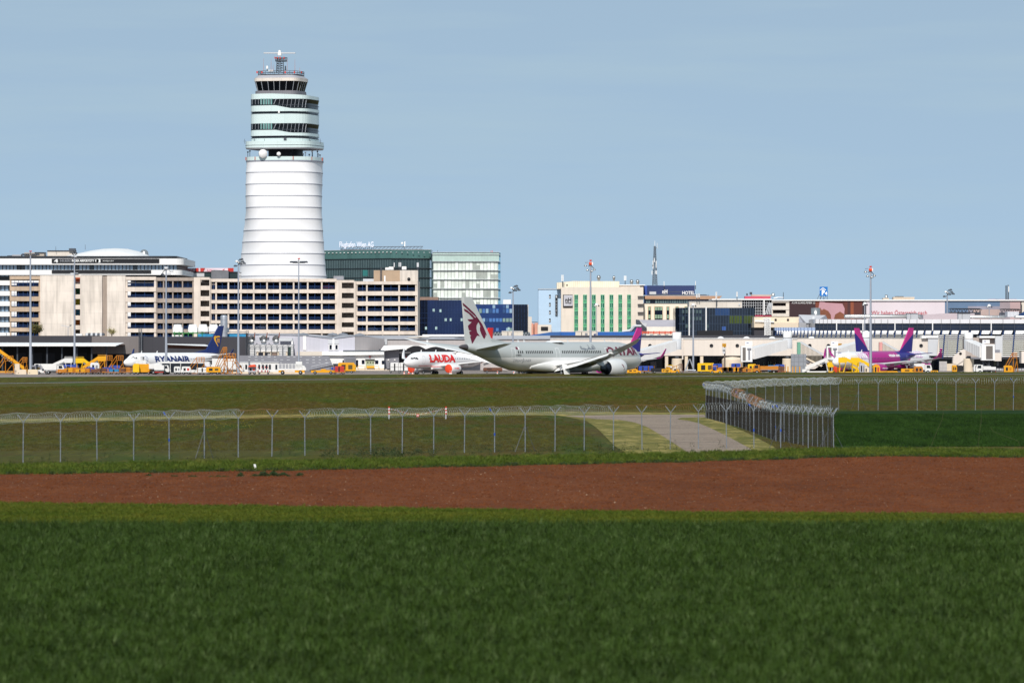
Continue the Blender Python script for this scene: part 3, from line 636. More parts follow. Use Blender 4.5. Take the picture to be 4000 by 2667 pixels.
# roof truss and letters
q = B()
def zt(px): return (974-(px-1527)*0 if px > 1527 else 974+(1527-px)*.012)
for a, bb in ((1330, 1652),):
    p = P(a, 965, GD+27); r_ = P(bb, 963, GD+27); lo1, lo2 = P(a, 975, GD+27), P(bb, 974, GD+27); q.tube(p, r_, .16, .16, 5, STEELD); q.tube(lo1, lo2, .16, .16, 5, STEELD)
    for i in range(22):
        k0, k1 = i/22, (i+1)/22; q.tube(lo1.lerp(lo2, k0), p.lerp(r_, k1), .11, .11, 4, STEELD)
q.tube(P(1579, 975, GD+7), P(1579, 941, GD+7), .14, .1, 5, STEELD); q.pbox(1579, 1583, 943, 963, GD+6.7, .4, WHITE); q.build('roof_truss', hq)
dish(1571, 950, .5, GD+6.5, 'dish_antenna', hq, 0)
wall_text('Flughafen Wien AG', 1326, 1459, 944, 972, GD+24, mat('rooftop_letters', '#dcdce6', .4, var=.04), hq, bold=.015, th=.5)
q = B()
for x in range(1330, 1460, 8): q.tube(P(x, 975, GD+25), P(x+3, 964, GD+24.4), .09, .09, 4, STEELD)
q.build('letter_frame', hq)
# right wing, its sun glint put into the pale glass colour
RD = GD-6
rx0, rx1 = wx(1692, RD), wx(1946, RD)
q = B(); q.box(rx0, rx1, RD, RD+40, -1, wz(985, RD), HG3); q.box(c1[0]+.8, rx0, RD+5, RD+30, -1, wz(990, RD), HG2); q.build('wall', hq)
q = B(); q.box(rx0-.3, rx1+.4, RD-.45, RD, wz(1020, RD), wz(985, RD), HG4); q.build('parapet', hq)
q = B()
for y in (985, 994, 1021, 1055.5, 1091, 1127, 1163): q.box(rx0-.4, rx1+.9, RD-1.0, RD-.05, wz(y+1.2, RD), wz(y-.4, RD), SIL)
q.build('cornice', hq)
rn = random.Random(5)
for t, u in ((1024, 1054), (1060, 1089), (1096, 1125), (1131, 1161), (1167, 1196)):
    q = B()
    for i in range(18):
        a, bb = 1693+13.95*i, 1693+13.95*(i+1)
        if rn.random() < .55: q.pbox(a+1, bb-1, t+(0 if rn.random() < .6 else 12), u, RD-.12, .1, rn.choice([HPN, HPG, HPN]))
    q.build('blind', hq)
    q = B()
    for i in range(19): q.pbox(1692.5+13.95*i, 1693.6+13.95*i, t-3, u, RD-.3, .25, mat('hq_mullion2', '#7e8a88', .3))
    q.build('glazing_bar', hq)
q = B(); q.box(rx1, rx1+1.0, RD+.4, RD+40, -1, wz(985, RD), mat('hq_blue_edge', '#6d9bb5', .15)); q.build('glass_fin', hq)
q = B()
for x in (1918, 1923): q.tube(P(x, 985, RD+3), P(x, 979, RD+3), .15, .15, 4, RED)
q.tube(P(1709, 985, RD+3), P(1709, 977, RD+3), .12, .1, 4, STEELD); q.build('obstruction_light', hq)

# ---------------------------------------------------------------- blue mirrored office behind the airliner fin
BD = 1640.
BLUEG = mat('blue_glass', '#12224a', .1, var=.35, scale=.12, spec=.5); BLUEG2 = mat('blue_glass_panel', '#20376a', .15, var=.22, scale=.12); NAVY = mat('navy_glass', '#0b1224', .08, var=.35, scale=.2)
BPAN = [mat('blue_pane_a', '#4d74ae', .15), mat('blue_pane_b', '#8aa6bd', .2), mat('blue_pane_c', '#34507e', .15), mat('pane_green_grey', '#7d9691', .2)]
bo = thing('blue_glass_office', 'dark blue mirrored office block standing behind the maroon and grey airliner fin', 'office building', (wx(1850, BD), BD, 0))
q = B(); q.pbox(1632, 1672, 1173, 1330, BD+3, 30, NAVY); q.pbox(1670, 1826, 1172, 1330, BD, 30, BLUEG); q.pbox(1826, 2001, 1188.5, 1330, BD+1, 30, BLUEG2); q.pbox(2001, 2061, 1189, 1330, BD+.5, 31, NAVY); q.pbox(2061, 2064, 1190, 1330, BD+2, 30, CREAM); q.build('wall', bo)
mm = mat('blue_mullion', '#253a60', .3, .2)
for j, (t, u) in enumerate(((1174, 1200), (1204, 1222), (1226, 1240), (1243, 1258), (1262, 1277), (1280, 1308))):
    q = B()
    for i in range(16): x = 1636+11.6*i; q.pbox(x, x+1, t, u, BD-.15 if x > 1670 else BD+2.8, .2, mm)
    for i in range(6): x = 2003+11.2*i; q.pbox(x, x+.9, max(t, 1190), u, BD+.3, .2, mm)
    q.build('glazing_bar', bo)
q = B()
for y in (1223, 1241.5, 1260, 1294): q.pbox(1632, 1826, y, y+1, BD-.05, .1, mm)
q.build('transom', bo)
rn = random.Random(11)
for i in range(12):
    for (t, u) in ((1191, 1204), (1206, 1222.5), (1243, 1257), (1281, 1293)):
        if rn.random() < (.9 if 1200 < t < 1250 else .35):
            q = B(); x = 1845+13.2*i; q.pbox(x, x+10.2, t, u, BD+.85, .14, rn.choice(BPAN)); q.build('window', bo)
for x, y in ((1799, 1243), (1660, 1276), (1700, 1276), (1716, 1208), (1690, 1206), (1737, 1243), (1757, 1243), (1983, 1278)):
    q = B(); q.pbox(x, x+8, y, y+11, BD-.08 if x < 1900 else BD+.8, .1, mat('pale_pane', '#a9c4c4', .3)); q.build('window', bo)  # scattered pale panes in the dark blue glass
q = B(); q.pbox(1640, 1712, 1160, 1172, BD+6, 14, mat('rust_cladding', '#8f7568', .7, seams=(1.2, 20, .07, .8))); q.pbox(1965, 1996, 1170, 1188, BD+8, 4, WHITE); q.build('roof_unit', bo)
# pink and cream blocks beyond
pk = thing('pink_building', 'small pink and cream building with a rooftop rail between the blue office and the hotel', 'building', (wx(2080, 1700), 1700, 0))
q = B(); q.pbox(2062, 2077, 1237, 1330, 1700, 12, CREAM); PINK = mat('pink_render', '#d79a86', .8); q.pbox(2076, 2084, 1262, 1330, 1699, 12, PINK); q.pbox(2088, 2106, 1261, 1330, 1699, 12, PINK); q.pbox(2072, 2098, 1266, 1330, 1702, 10, mat('pink_shade', '#9c6f66', .8)); q.build('wall', pk)
q = B(); q.path([P(2077, 1258, 1699), P(2100, 1258, 1699)], .12, STEELD); q.build('roof_rail', pk)

# ---------------------------------------------------------------- hotel with green window strips
HD = 1640.
hot = thing('hotel', 'beige hotel with seven green window strips, square sign and pale blue wing', 'hotel', (wx(2300, HD), HD, 0))
STONE = mat('hotel_stone', '#e0d3c5', .75, var=.06, scale=.12, streak=.08, seams=(9, 2.65, .06, .92))
SKYB = mat('pale_blue_render', '#b3cbe3', .75, var=.03, scale=.1, seams=(20, 6, .05, .94))
GRN = mat('green_panel', '#4f9c72', .5, var=.07); GRNW = mat('green_window', '#1f5c4e', .2, var=.25); GRNF = mat('green_frame', '#9adcb8', .5)
q = B(); q.pbox(2192, 2513, 1121, 1330, HD, 24, STONE); q.build('wall', hot)
q = B(); q.pbox(2103, 2192, 1129, 1330, HD+10, 20, SKYB); q.pbox(2102, 2186, 1128, 1130, HD+9.7, 20.5, LIGHTG); q.build('wall', hot)
q = B(); q.prism([(wx(2176, HD), wz(1128, HD)), (wx(2176, HD), wz(1103, HD)), (wx(2243, HD), wz(1097, HD)), (wx(2421, HD), wz(1098, HD)), (wx(2421, HD), wz(1122, HD))], HD+6, HD+20, mat('ribbed_cream', '#e6dac4', .6, seams=(.62, 30, .12, .82))); q.pbox(2212, 2218, 1111, 1116, HD+5.8, .3, STEELD); q.pbox(2421, 2500, 1114, 1126, HD+7, 10, CREAM); q.pbox(2419, 2520, 1112, 1115, HD+6.5, 12, WHITE); q.build('penthouse', hot)
for i in range(7):
    x0 = 2243.2+34.4*i; q = B(); q.pbox(x0, x0+15, 1151, 1330, HD-.12, .3, GRN); q.build('window_strip', hot)
    for j, y in enumerate((1153, 1184.5, 1215, 1246.5, 1277.5)):
        q = B(); q.pbox(x0+2.2, x0+13.2, y, y+17.5, HD-.2, .1, GRNW); wn = q.build('window', hot)
        q = B(); q.pbox(x0+6.3, x0+7.5, y, y+17, HD-.3, .1, GRNF); q.pbox(x0+1.6, x0+13.8, y+17, y+18.2, HD-.4, .2, GRNF); q.pbox(x0+1.4, x0+14, y-.8, y, HD-.35, .2, GRNF); q.build('frame', wn)
for y in (1151, 1182.5, 1213, 1244):
    q = B(); q.pbox(2145, 2151, y, y+15, HD+9.9, .2, BLACK); q.pbox(2146.4, 2149, y+6, y+12, HD+9.8, .2, WHITE); q.build('window', hot)
q = B()
for y in (1156, 1187, 1218.5): q.pbox(2491, 2514, y, y+2, HD-1.4, 1.4, STEELD)
q.build('canopy_fin', hot)
sg = thing('hotel_sign', 'square silver hotel sign with black letters on the beige hotel wall', 'sign', P(2218, 1170, HD-1))
q = B(); q.pbox(2199, 2237, 1151, 1199, HD-.5, .48, BLACK); q.build('backing', sg); q = B(); q.pbox(2202, 2237, 1153, 1195, HD-1, .5, mat('sign_silver', '#c4c2c8', .35, .2)); q.build('panel', sg)
BT = mat('black_lettering', '#1b1518', .5); wall_text('nH', 2208, 2232, 1163, 1179, HD-1.01, BT, sg, bold=.03); wall_text('HOTELES', 2208, 2232, 1181, 1186, HD-1.01, BT, sg, bold=.02)
vs = thing('hotel_banner', 'tall narrow black banner with vertical letters on the pale blue hotel wing', 'sign', P(2173, 1190, HD+9.5))
q = B(); q.pbox(2169, 2178, 1152, 1232, HD+9.4, .5, BLACK); q.pbox(2171, 2176, 1155, 1163, HD+9.3, .1, LIGHTG); q.build('panel', vs)
for i, ch in enumerate('HOTEL'): wall_text(ch, 2171, 2176, 1173+i*12, 1181+i*12, HD+9.38, mat('grey_lettering', '#a9abb2', .5), vs)
fl = thing('flat_block', 'low cream block with a dark opening in front of the pale blue hotel wing', 'building', (wx(2125, HD), HD, 0))
q = B(); q.pbox(2100, 2154, 1268, 1330, HD+2, 6, CREAM); q.build('wall', fl); q = B(); q.pbox(2113, 2141, 1276, 1292, HD+1.9, .2, BLACK); q.build('opening', fl)
vent_l = ['large steel onion-shaped vent on the cream hotel penthouse', 'smaller steel onion-shaped vent at the right end of the hotel penthouse', 'left of the paired steel vents on the hotel roof beside the antennas', 'right of the paired steel vents on the hotel roof by the thin mast']
for (x, y0, y1, s_), l in zip(((2339, 1075, 1097, 1.), (2398, 1077, 1097, .72), (2467, 1092, 1114, .9), (2491, 1092, 1114, .9)), vent_l):
    h = (y1-y0)*HD/F; q = B(); r_ = .66*s_; q.lathe([(r_*.62, 0), (r_*.62, h*.25), (r_, h*.62), (r_*.95, h*.72), (r_*.62, h), (0, h)], P(x, y1, HD+8), DUCT, 16); solo(q, 'roof_vent', l, 'roof vent', 'onion-shaped roof vents', P(x, y1, HD+8))
def panel_antenna(name, label, px, y0, y1, d, n=3, group='phone antenna masts'):
    t = thing(name, label, 'antenna', P(px, y1, d), 0, group)
    q = B(); q.tube(P(px, y1, d), P(px, y0, d), .12, .1, 6, STEELD); q.build('pole', t)
    for k in range(n):
        q = B(); x = px+(k-(n-1)/2)*3.4; q.pbox(x-1.1, x+1.1, y0, y0+(y1-y0)*.5, d-.4-.1*k, .3, WHITE); q.build('panel', t)
    return t
panel_antenna('antenna_mast', 'white panel antennas on a pole at the left end of the hotel roof', 2197, 1074, 1122, HD+3)
panel_antenna('antenna_mast', 'white panel antennas on the hotel roof between the onion vents', 2442, 1077, 1114, HD+8)
# navy sign block and cornice building
ND = 1650.
nb = thing('hotel_annexe', 'cream hotel annexe with tall windows, brown cornice and navy roof block with white letters', 'hotel', (wx(2650, ND), ND, 0))
NAVYW = mat('navy_cladding', '#2c3a68', .5, var=.06, scale=.2, seams=(3, 2.5, .05, .9))
q = B(); q.pbox(2514, 2900, 1184, 1330, ND, 20, mat('annexe_cream', '#ece0d0', .7, var=.05, streak=.06)); q.build('wall', nb)
q = B(); q.pbox(2497, 2530, 1116, 1152, ND+7, 6, mat('blue_side', '#3a57a8', .5)); q.pbox(2529, 2714, 1115, 1153, ND+4, 8, NAVYW); q.build('roof_block', nb)
q = B(); q.prism([(wx(2519, ND), wz(1155, ND)), (wx(2820, ND), wz(1156, ND)), (wx(2808, ND), wz(1169, ND)), (wx(2519, ND), wz(1168, ND))], ND-1.6, ND+18, mat('brown_cornice', '#b58f74', .7)); q.build('cornice', nb)
q = B(); q.pbox(2515, 2900, 1168, 1184, ND-.3, 1, BLUEG); q.build('window', nb)
ribbon(2522, 2690, 1169, 1183, ND-.45, 9.2, 1.4, nb, mat('annexe_pane', '#7d9596', .2, var=.4, scale=.5), seed=2, alt=NAVY)
for a, bb in ((2532, 2542), (2557, 2588), (2604, 2614), (2640, 2650), (2675, 2685)):
    q = B(); q.pbox(a-2.5, bb+2.5, 1195, 1249, ND-.15, .12, mat('annexe_surround', '#e3c9ac', .7)); q.pbox(a, bb, 1198, 1248, ND-.25, .15, NAVY); wn = q.build('window', nb)
    q = B()
    for t, u in ((1199, 1212), (1229, 1244)):
        k = 1 if bb-a < 15 else 3
        for i in range(k): ww = (bb-a)/k; q.pbox(a+i*ww+1, a+(i+1)*ww-1, t, u, ND-.33, .08, mat('curtain', '#8ba38c', .6))
    q.build('curtain', wn)
wall_text('nH', 2587, 2607, 1131, 1146, ND+3.5, WTXT, nb, bold=.03); wall_text('HOTELES', 2587, 2608, 1148, 1152, ND+3.5, WTXT, nb); wall_text('HOTEL', 2665, 2713, 1137, 1150.5, ND+3.5, WTXT, nb, bold=.02)
q = B(); q.pbox(2537, 2563, 1139, 1150, ND+1, 2, LIGHTG); q.path([P(2540, 1151, ND), P(2760, 1152, ND)], .15, STEELD); q.path([P(2608, 1140, ND), P(2665, 1140, ND)], .08, STEELD); q.pbox(2735, 2770, 1152.5, 1154, ND, .6, BLACK); q.build('roof_unit', nb)
mast = thing('radio_mast', 'tall slender lattice radio mast with white panel antennas on the hotel roof', 'mast', P(2558, 1112, ND+8))
q = B(); lattice(q, 2558, 1114, 962, 1.5, .5, 22, STEELD, .12, ND+8); q.build('lattice', mast)
for x, t, u in ((2556, 1008, 1024), (2551, 1018, 1050), (2563, 1019, 1046), (2547, 1057, 1073), (2565, 1057, 1072), (2560, 1057, 1070), (2549, 1035, 1041)):
    q = B(); q.pbox(x-1.3, x+1.3, t, u, ND+7, .5, WHITE if t != 1035 else STEELD); q.build('panel', mast)
q = B(); q.tube(P(2558, 962, ND+8), P(2558, 940, ND+8), .1, .05, 5, WHITE); q.tube(P(2567, 970, ND+8), P(2567, 948, ND+8), .08, .04, 5, WHITE); q.tube(P(2558, 969, ND+8), P(2567, 969, ND+8), .08, .08, 4, STEELD); q.build('whip', mast)
panel_antenna('antenna_mast', 'pole with two small dishes on the navy roof block, above its white letters', 2594, 1099, 1134, ND+3, 1)
panel_antenna('antenna_mast', 'single white panel antenna on the right corner of the navy roof block', 2717, 1098, 1130, ND+4, 1)
# ---------------------------------------------------------------- dark glass block in the middle right
KD = 1490.
kb = thing('dark_glass_block', 'dark blue glass block with two white columns and a white roof storey', 'office building', (wx(2800, KD), KD, 0))
KGL = mat('dark_glass', '#131c2c', .08, var=.5, scale=.18, spec=.6); KGL2 = mat('dark_glass_blue', '#27406a', .1, var=.3, scale=.15); KGG = mat('green_inner_blind', '#43521c', .3, var=.2); KM = mat('slate_mullion', '#425066', .35, .2)
q = B(); x0, x1 = wx(2640, KD), wx(2950, KD)
q.plan([(x0, KD+5), (x0+1.2, KD+1.2), (x0+4, KD), (x1-2, KD), (x1, KD+2), (x1, KD+26), (x0, KD+26)], -1, wz(1202, KD), KGL); q.build('wall', kb)
q = B(); q.pbox(2794, 2850, 1204, 1232, KD-.06, .1, KGL2); q.pbox(2820, 2836, 1275, 1290, KD-.07, .1, mat('blue_blind', '#35589c', .4)); q.build('window', kb)
rn = random.Random(4)
q = B()
for x in (2850, 2858, 2868, 2878, 2888, 2906, 2916, 2926, 2936): q.pbox(x, x+(7 if x < 2860 else 9), 1233, 1263, KD-.06, .1, KGG)
q.build('window', kb)
for y in (1206, 1233, 1263):
    for i in range(9):
        if rn.random() < .5:
            x = 2664+13.5*i; q = B(); q.pbox(x, x+9, y+4, y+17, KD-.06, .1, mat('dim_pane', '#4a5a5c', .2, var=.4, scale=.6)); q.build('window', kb)
q = B()
for i in range(28):
    x = 2655+10.6*i
    if x < 2945: q.pbox(x, x+1.2, 1202, 1312, KD-.25, .2, KM)
q.build('glazing_bar', kb)
q = B()
for y in (1231.5, 1263.5, 1292): q.pbox(2650, 2946, y, y+1.2, KD-.12, .1, KM)
q.build('transom', kb)
q = B()
for x, u in ((2690, 1320), (2756, 1291)): q.pbox(x, x+4.5, 1199, u, KD-.9, .6, WHITE)
q.build('column', kb)
q = B(); q.pbox(2692, 2898, 1178, 1202, KD+3, 16, CREAM); q.pbox(2691, 2899, 1177, 1178.4, KD+2.8, 16.4, WHITE); q.pbox(2885, 2891, 1186, 1193, KD+2.8, .3, LIGHTG); q.build('roof_storey', kb)
q = B(); q.pbox(2724, 2863, 1291, 1330, KD-3, 3, BLACK); q.pbox(2863, 2960, 1308, 1330, KD-3, 3, CHAR); q.build('plinth', kb)
for x, t, l in ((2722, 1148, 'tall pole with thin antennas at the left of the white roof storey'), (2731, 1146, 'second antenna pole from the left above the white roof storey')): panel_antenna('antenna_mast', l, x, t, 1178, KD+2, 2)
panel_antenna('antenna_mast', 'pair of white panel antennas at the middle of the white roof storey', 2798, 1140, 1200, KD+1, 2); panel_antenna('antenna_mast', 'white panel antenna beside a rusty pole at the right end of the white roof storey', 2879, 1140, 1178, KD+4, 2)
# curved roof shed with orange rails in front of the annexe
cr_ = thing('curved_roof_hall', 'low hall with grey curved roof and orange guard rail left of the dark glass block', 'hall', (wx(2560, KD+30), KD+30, 0)); CRD = KD+30
q = B(); q.prism([(wx(2486, CRD), wz(1248, CRD)), (wx(2486, CRD), wz(1262, CRD)), (wx(2520, CRD), wz(1286, CRD)), (wx(2526, CRD), wz(1280, CRD)), (wx(2510, CRD), wz(1268, CRD)), (wx(2496, CRD), wz(1249, CRD))], CRD-1, CRD+8, STEELD); q.build('roof_edge', cr_)
q = B(); q.add([P(2494, 1249, CRD+8), P(2640, 1249, CRD+8), P(2640, 1276, CRD), P(2528, 1276, CRD)], [(3, 2, 1, 0)], mat('roof_lilac', '#b3adb4', .6, var=.08)); q.build('roof', cr_)
q = B(); q.pbox(2526, 2640, 1276, 1300, CRD, 5, mat('cream_band', '#f0e7dc', .6)); q.pbox(2486, 2526, 1262, 1320, CRD+1, 5, LIGHTG); q.build('wall', cr_)
q = B(); OR2 = mat('orange_rail', '#d5512f', .5)
for y in (1296, 1301): q.path([P(2508, y, CRD-4), P(2640, y, CRD-4)], .15, OR2)
for x in range(2510, 2640, 22): q.tube(P(x, 1306, CRD-4), P(x, 1293, CRD-4), .15, .15, 5, OR2)
q.build('guard_rail', cr_)
q = B(); q.pbox(2508, 2636, 1306, 1320, CRD-6, 3, GREYD); q.lathe([(.55, 0), (.55, 9)], P(2524, 1313, CRD-6.5), DUCT, 12, 'x'); q.build('duct', cr_)
for x in (2524, 2553, 2582, 2610): q = B(); q.lathe([(.62, 0), (.62, 1.1)], P(x, 1313, CRD-6.7), CREAM, 12, 'x'); q.build('duct_collar', cr_)
q = B(); q.add([P(2430, 1296, CRD-5), P(2462, 1292, CRD-5), P(2478, 1274, CRD-5), P(2504, 1274, CRD-5), P(2504, 1300, CRD-5), P(2430, 1300, CRD-5)], [(5, 4, 3, 2, 1, 0)], mat('slate_blue', '#3a4a70', .4)); q.path([P(2430, 1295, CRD-5.2), P(2462, 1291, CRD-5.2), P(2478, 1273, CRD-5.2), P(2505, 1273, CRD-5.2)], .4, LIGHTG); q.build('slide_roof', cr_)
# ---------------------------------------------------------------- parking house P4 with the long printed banners
PD = 1600.
p4 = thing('parking_house', 'long parking house at the right with printed facade banners under a white roof edge', 'car park', (wx(3400, PD), PD, 0))
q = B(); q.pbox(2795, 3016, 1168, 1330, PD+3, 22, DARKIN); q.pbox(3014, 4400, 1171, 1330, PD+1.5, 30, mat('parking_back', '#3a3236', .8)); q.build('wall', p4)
q = B()
a0 = P(2780, 1167, PD-1); q.box(wx(2780, PD), wx(3014, PD), PD-1, PD+24, wz(1172, PD), wz(1167, PD), WHITE); q.box(wx(3014, PD), wx(4400, PD), PD-1.2, PD+30, wz(1175, PD), wz(1170, PD), WHITE); q.build('roof_edge', p4)
q = B()
for i in range(14): x = 2898+8.9*i; q.pbox(x, x+1.2, 1172, 1232, PD-.3, .5, LIGHTG)
for y in (1182, 1192, 1203, 1214, 1224): q.pbox(2897, 3014, y, y+1.3, PD-.2, .4, LIGHTG)
for i in range(4): q.tube(P(2990+i*7, 1228, PD-.8), P(3004+i*4, 1184, PD-.8), .2, .2, 4, LIGHTG)
q.pbox(2982, 2987, 1172, 1230, PD-1, .7, WHITE); q.pbox(2948, 3014, 1231, 1236, PD-.5, .6, mat('rose_red', '#b04058', .6)); q.build('grid_facade', p4)
q = B()
for t, u in ((1173, 1182), (1195, 1210), (1224, 1236)): q.pbox(3015, 3083, t, u, PD-.7, 1.2, CREAM)
for a, bb in ((3015, 3019), (3070, 3083)): q.pbox(a, bb, 1175, 1236, PD-.5, 1, CREAM)
q.build('parapet', p4)
# printed banners: colours are the print itself
def print_mat(key, base, zones, sc=.12, var=.1): return mat(key, base, .6, var=var, scale=sc, zones=zones, seams=(6.5, 30, .03, .93))
O4 = ORG['parking_house']
def bx(px): return wx(px, PD)-O4.x
def bz(py): return wz(py, PD)
q = B(); q.pbox(3083, 3384, 1171.5, 1260, PD-.6, .5, print_mat('banner_desert', '#3a2328', [([(1, 0, 0, -bx(3185))], '#7a3f2e'), ([(1, 0, 0, -bx(3215))], '#5a2f2a'), ([(1, 0, 0, -bx(3297))], '#63332c'), ([(1, 0, 0, -bx(3310))], '#4a2a2a'), ([(1, 0, 0, -bx(3322))], '#8a4a30'), ([(1, 0, 0, -bx(3334))], '#5d3029'), ([(1, 0, 0, -bx(3368))], '#37262c')])); q.build('banner', p4)
DES = mat('banner_dusk_pink', '#b98d95', .6, var=.05); BUT = mat('banner_rock', '#7d4a34', .6, var=.2, scale=.4)
q = B(); q.prism([(wx(x, PD), wz(y, PD)) for x, y in ((3193, 1225), (3202, 1174), (3225, 1182), (3290, 1186), (3299, 1205), (3296, 1246), (3240, 1250), (3200, 1250))][::-1], PD-.68, PD-.6, DES); q.build('banner_print', p4)
q = B(); q.prism([(wx(x, PD), wz(y, PD)) for x, y in ((3190, 1250), (3194, 1206), (3204, 1202), (3210, 1212), (3217, 1206), (3235, 1215), (3245, 1230), (3246, 1250))][::-1], PD-.72, PD-.68, BUT); q.prism([(wx(x, PD), wz(y, PD)) for x, y in ((3256, 1250), (3262, 1228), (3281, 1217), (3298, 1228), (3300, 1250))][::-1], PD-.72, PD-.68, BUT); q.build('banner_print', p4)
wall_text('A STAR ALLIANCE MEMBER', 3093, 3172, 1179, 1186, PD-.62, WTXT, p4, th=.06)
q = B()
for k in range(5):
    t = R(90+72*k); c = P(3180, 1183, PD-.7); q.prism([(c.x+.42*math.cos(t), c.z+.42*math.sin(t)), (c.x+.2*math.cos(t+.5), c.z+.2*math.sin(t+.5)), (c.x+.2*math.cos(t-.5), c.z+.2*math.sin(t-.5))], PD-.7, PD-.62, WTXT)
q.build('emblem', p4)
q = B(); q.pbox(3384, 3691, 1172, 1262, PD-.6, .5, mat('banner_white_print', '#d9cdd3', .6, var=.05, scale=.08, seams=(6.5, 30, .03, .95))); q.build('banner', p4)
wall_text('Wir haben Österreich nach', 3404, 3621, 1210, 1229, PD-.62, mat('crimson_lettering', '#a8263a', .6), p4, bold=.005, th=.06)
q = B(); q.pbox(3691, 3986, 1177, 1262, PD-.6, .5, print_mat('banner_blue_print', '#5f7693', [([(0, 0, -1, bz(1196)), (1, 0, 0, -bx(3780))], '#8f8b98'), ([(0, 0, -1, bz(1208)), (1, 0, 0, -bx(3800))], '#b09a94'), ([(1, 0, 0, -bx(3905))], '#9a8d92'), ([(1, 0, 0, -bx(3945))], '#b79c9c')], .1, .22)); q.build('banner', p4)
q = B(); q.pbox(3990, 4400, 1177, 1262, PD-.5, 1, CREAM); q.pbox(3986, 3992, 1190, 1230, PD-.7, 1, FRAME); q.build('wall', p4)
def roof_hut(name, label, parts, px, py):
    t = thing(name, label, 'roof hut', P(px, py, PD+5))
    q = B()
    for a, bb, tt, u, m, dd in parts: q.pbox(a, bb, tt, u, PD+5+dd, 6-dd*1.5, m)
    q.build('wall', t); return t
MAG = mat('magenta_red', '#b84a60', .6, var=.04)
t = roof_hut('roof_hut', 'rose red roof hut with beige plant behind on the parking house, left end', [(2910, 2974, 1157, 1168, MAG, 0), (2974, 3010, 1157.5, 1168, MAG, .3), (2935, 3015, 1151, 1158, mat('beige_plant', '#b9ab9e', .7), 2)], 2960, 1168)
q = B(); q.lathe([(.5, 0), (.5, .9), (.3, 1.)], P(3020, 1157, PD+5), DUCT, 12); q.lathe([(.4, 0), (.4, .8)], P(2933, 1151, PD+5), STEELD, 10); q.lathe([(.2, 0), (.25, .7)], P(2918, 1155, PD+5), STEELD, 8); q.tube(P(3060, 1168, PD+5), P(3060, 1141, PD+5), .15, .08, 5, STEELD); q.path([P(3022, 1166, PD+5), P(3040, 1162, PD+5), P(3060, 1163, PD+5)], .25, STEEL); q.build('roof_unit', t)
t = roof_hut('roof_hut', 'beige roof plant with a round vent on the parking house above the slogan', [(3490, 3572, 1160, 1171, mat('beige_plant2', '#bfae9c', .7), 0), (3500, 3530, 1157, 1160, STEELD, .3), (3450, 3473, 1164, 1171, mat('beige_plant2', '#bfae9c', .7), 0)], 3530, 1171)
q = B(); q.lathe([(.45, 0), (.45, 1.0), (0, 1.05)], P(3462, 1164, PD+6), DUCT, 12); q.build('vent', t)
t = roof_hut('roof_hut', 'long rose red roof hut with two tall pipes, right end of parking house', [(3862, 3972, 1169, 1177, MAG, 0), (3890, 3902, 1168.8, 1176, mat('dark_rose', '#6a2838', .6), -.1)], 3920, 1177)
q = B(); q.tube(P(3930, 1172, PD+5), P(3930, 1115, PD+5), .22, .2, 8, STEELD); q.tube(P(3938, 1172, PD+5), P(3938, 1113, PD+5), .22, .2, 8, STEELD); q.pbox(3939, 3942, 1118, 1140, PD+4.8, .4, WHITE); q.build('pipe', t)
ps = thing('parking_sign', 'blue square rooftop parking sign with white arrow roof and P4', 'sign', P(3217, 1168, PD+2))
q = B(); q.pbox(3202, 3233, 1120, 1156, PD+2, .5, mat('sign_blue', '#1a6cb5', .4, var=.04)); q.build('panel', ps)
wall_text('P', 3210, 3222, 1132, 1152, PD+2, WTXT, ps, bold=.06); wall_text('4', 3222.5, 3231, 1139, 1152, PD+2, WTXT, ps, bold=.05)
q = B(); q.prism([(wx(x, PD), wz(y, PD)) for x, y in ((3205, 1131), (3216, 1123), (3228, 1131), (3228, 1134), (3216, 1127), (3205, 1134))][::-1], PD+1.85, PD+2, WTXT); q.build('arrow', ps)
q = B()
for x in (3204, 3216, 3231): q.tube(P(x, 1169, PD+2.6), P(x, 1156, PD+2.3), .1, .1, 4, STEELD); q.tube(P(x-12, 1169, PD+2.6), P(x+2, 1140, PD+2.7), .1, .1, 4, STEELD)
q.build('support', ps)
# ---------------------------------------------------------------- beige terminal piece, louvred roof and terminal glazing
ED = 1470.
bt = thing('beige_terminal_block', 'beige terminal block with two small windows and a white lattice stair tower', 'building', (wx(3040, ED), ED, 0))
q = B(); BEI = mat('beige_render', '#dccbb5', .7, var=.04, seams=(7, 8, .05, .94)); q.pbox(2946, 3122, 1238, 1260, ED+6, 16, BEI); q.pbox(2946, 3122, 1260, 1279, ED+3, 18, BEI); q.pbox(2946, 3040, 1279, 1312, ED+4, 16, CHAR); q.pbox(3040, 3060, 1279, 1312, ED+3.8, 16, mat('pale_grey_wall', '#8f8a8a', .7)); q.build('wall', bt)
q = B(); q.pbox(3026, 3034, 1245, 1254, ED+5.9, .2, BLACK); q.build('window', bt); q = B(); q.pbox(3074, 3082, 1245, 1254, ED+5.9, .2, BLACK); q.build('window', bt)
q = B(); q.path([P(2948, 1255, ED+2.5), P(3024, 1258, ED+2.5)], .2, WHITE); q.path([P(2948, 1251, ED+2.5), P(3010, 1253, ED+2.5)], .12, WHITE); q.build('rail', bt)
st = thing('lattice_stair_tower', 'slender white lattice stair tower in front of the beige terminal block', 'stair tower', P(2998, 1312, ED))
q = B(); lattice(q, 2998, 1312, 1243, 1.5, 1.5, 9, WHITE, .16, ED); q.build('lattice', st); q = B()
for y in range(1248, 1310, 7): q.pbox(2993, 3003, y, y+1.5, ED-.5, 1, WHITE)
q.path([P(2980, 1246, ED), P(2998, 1243, ED), P(3004, 1250, ED)], .2, WHITE); q.build('landing', st)
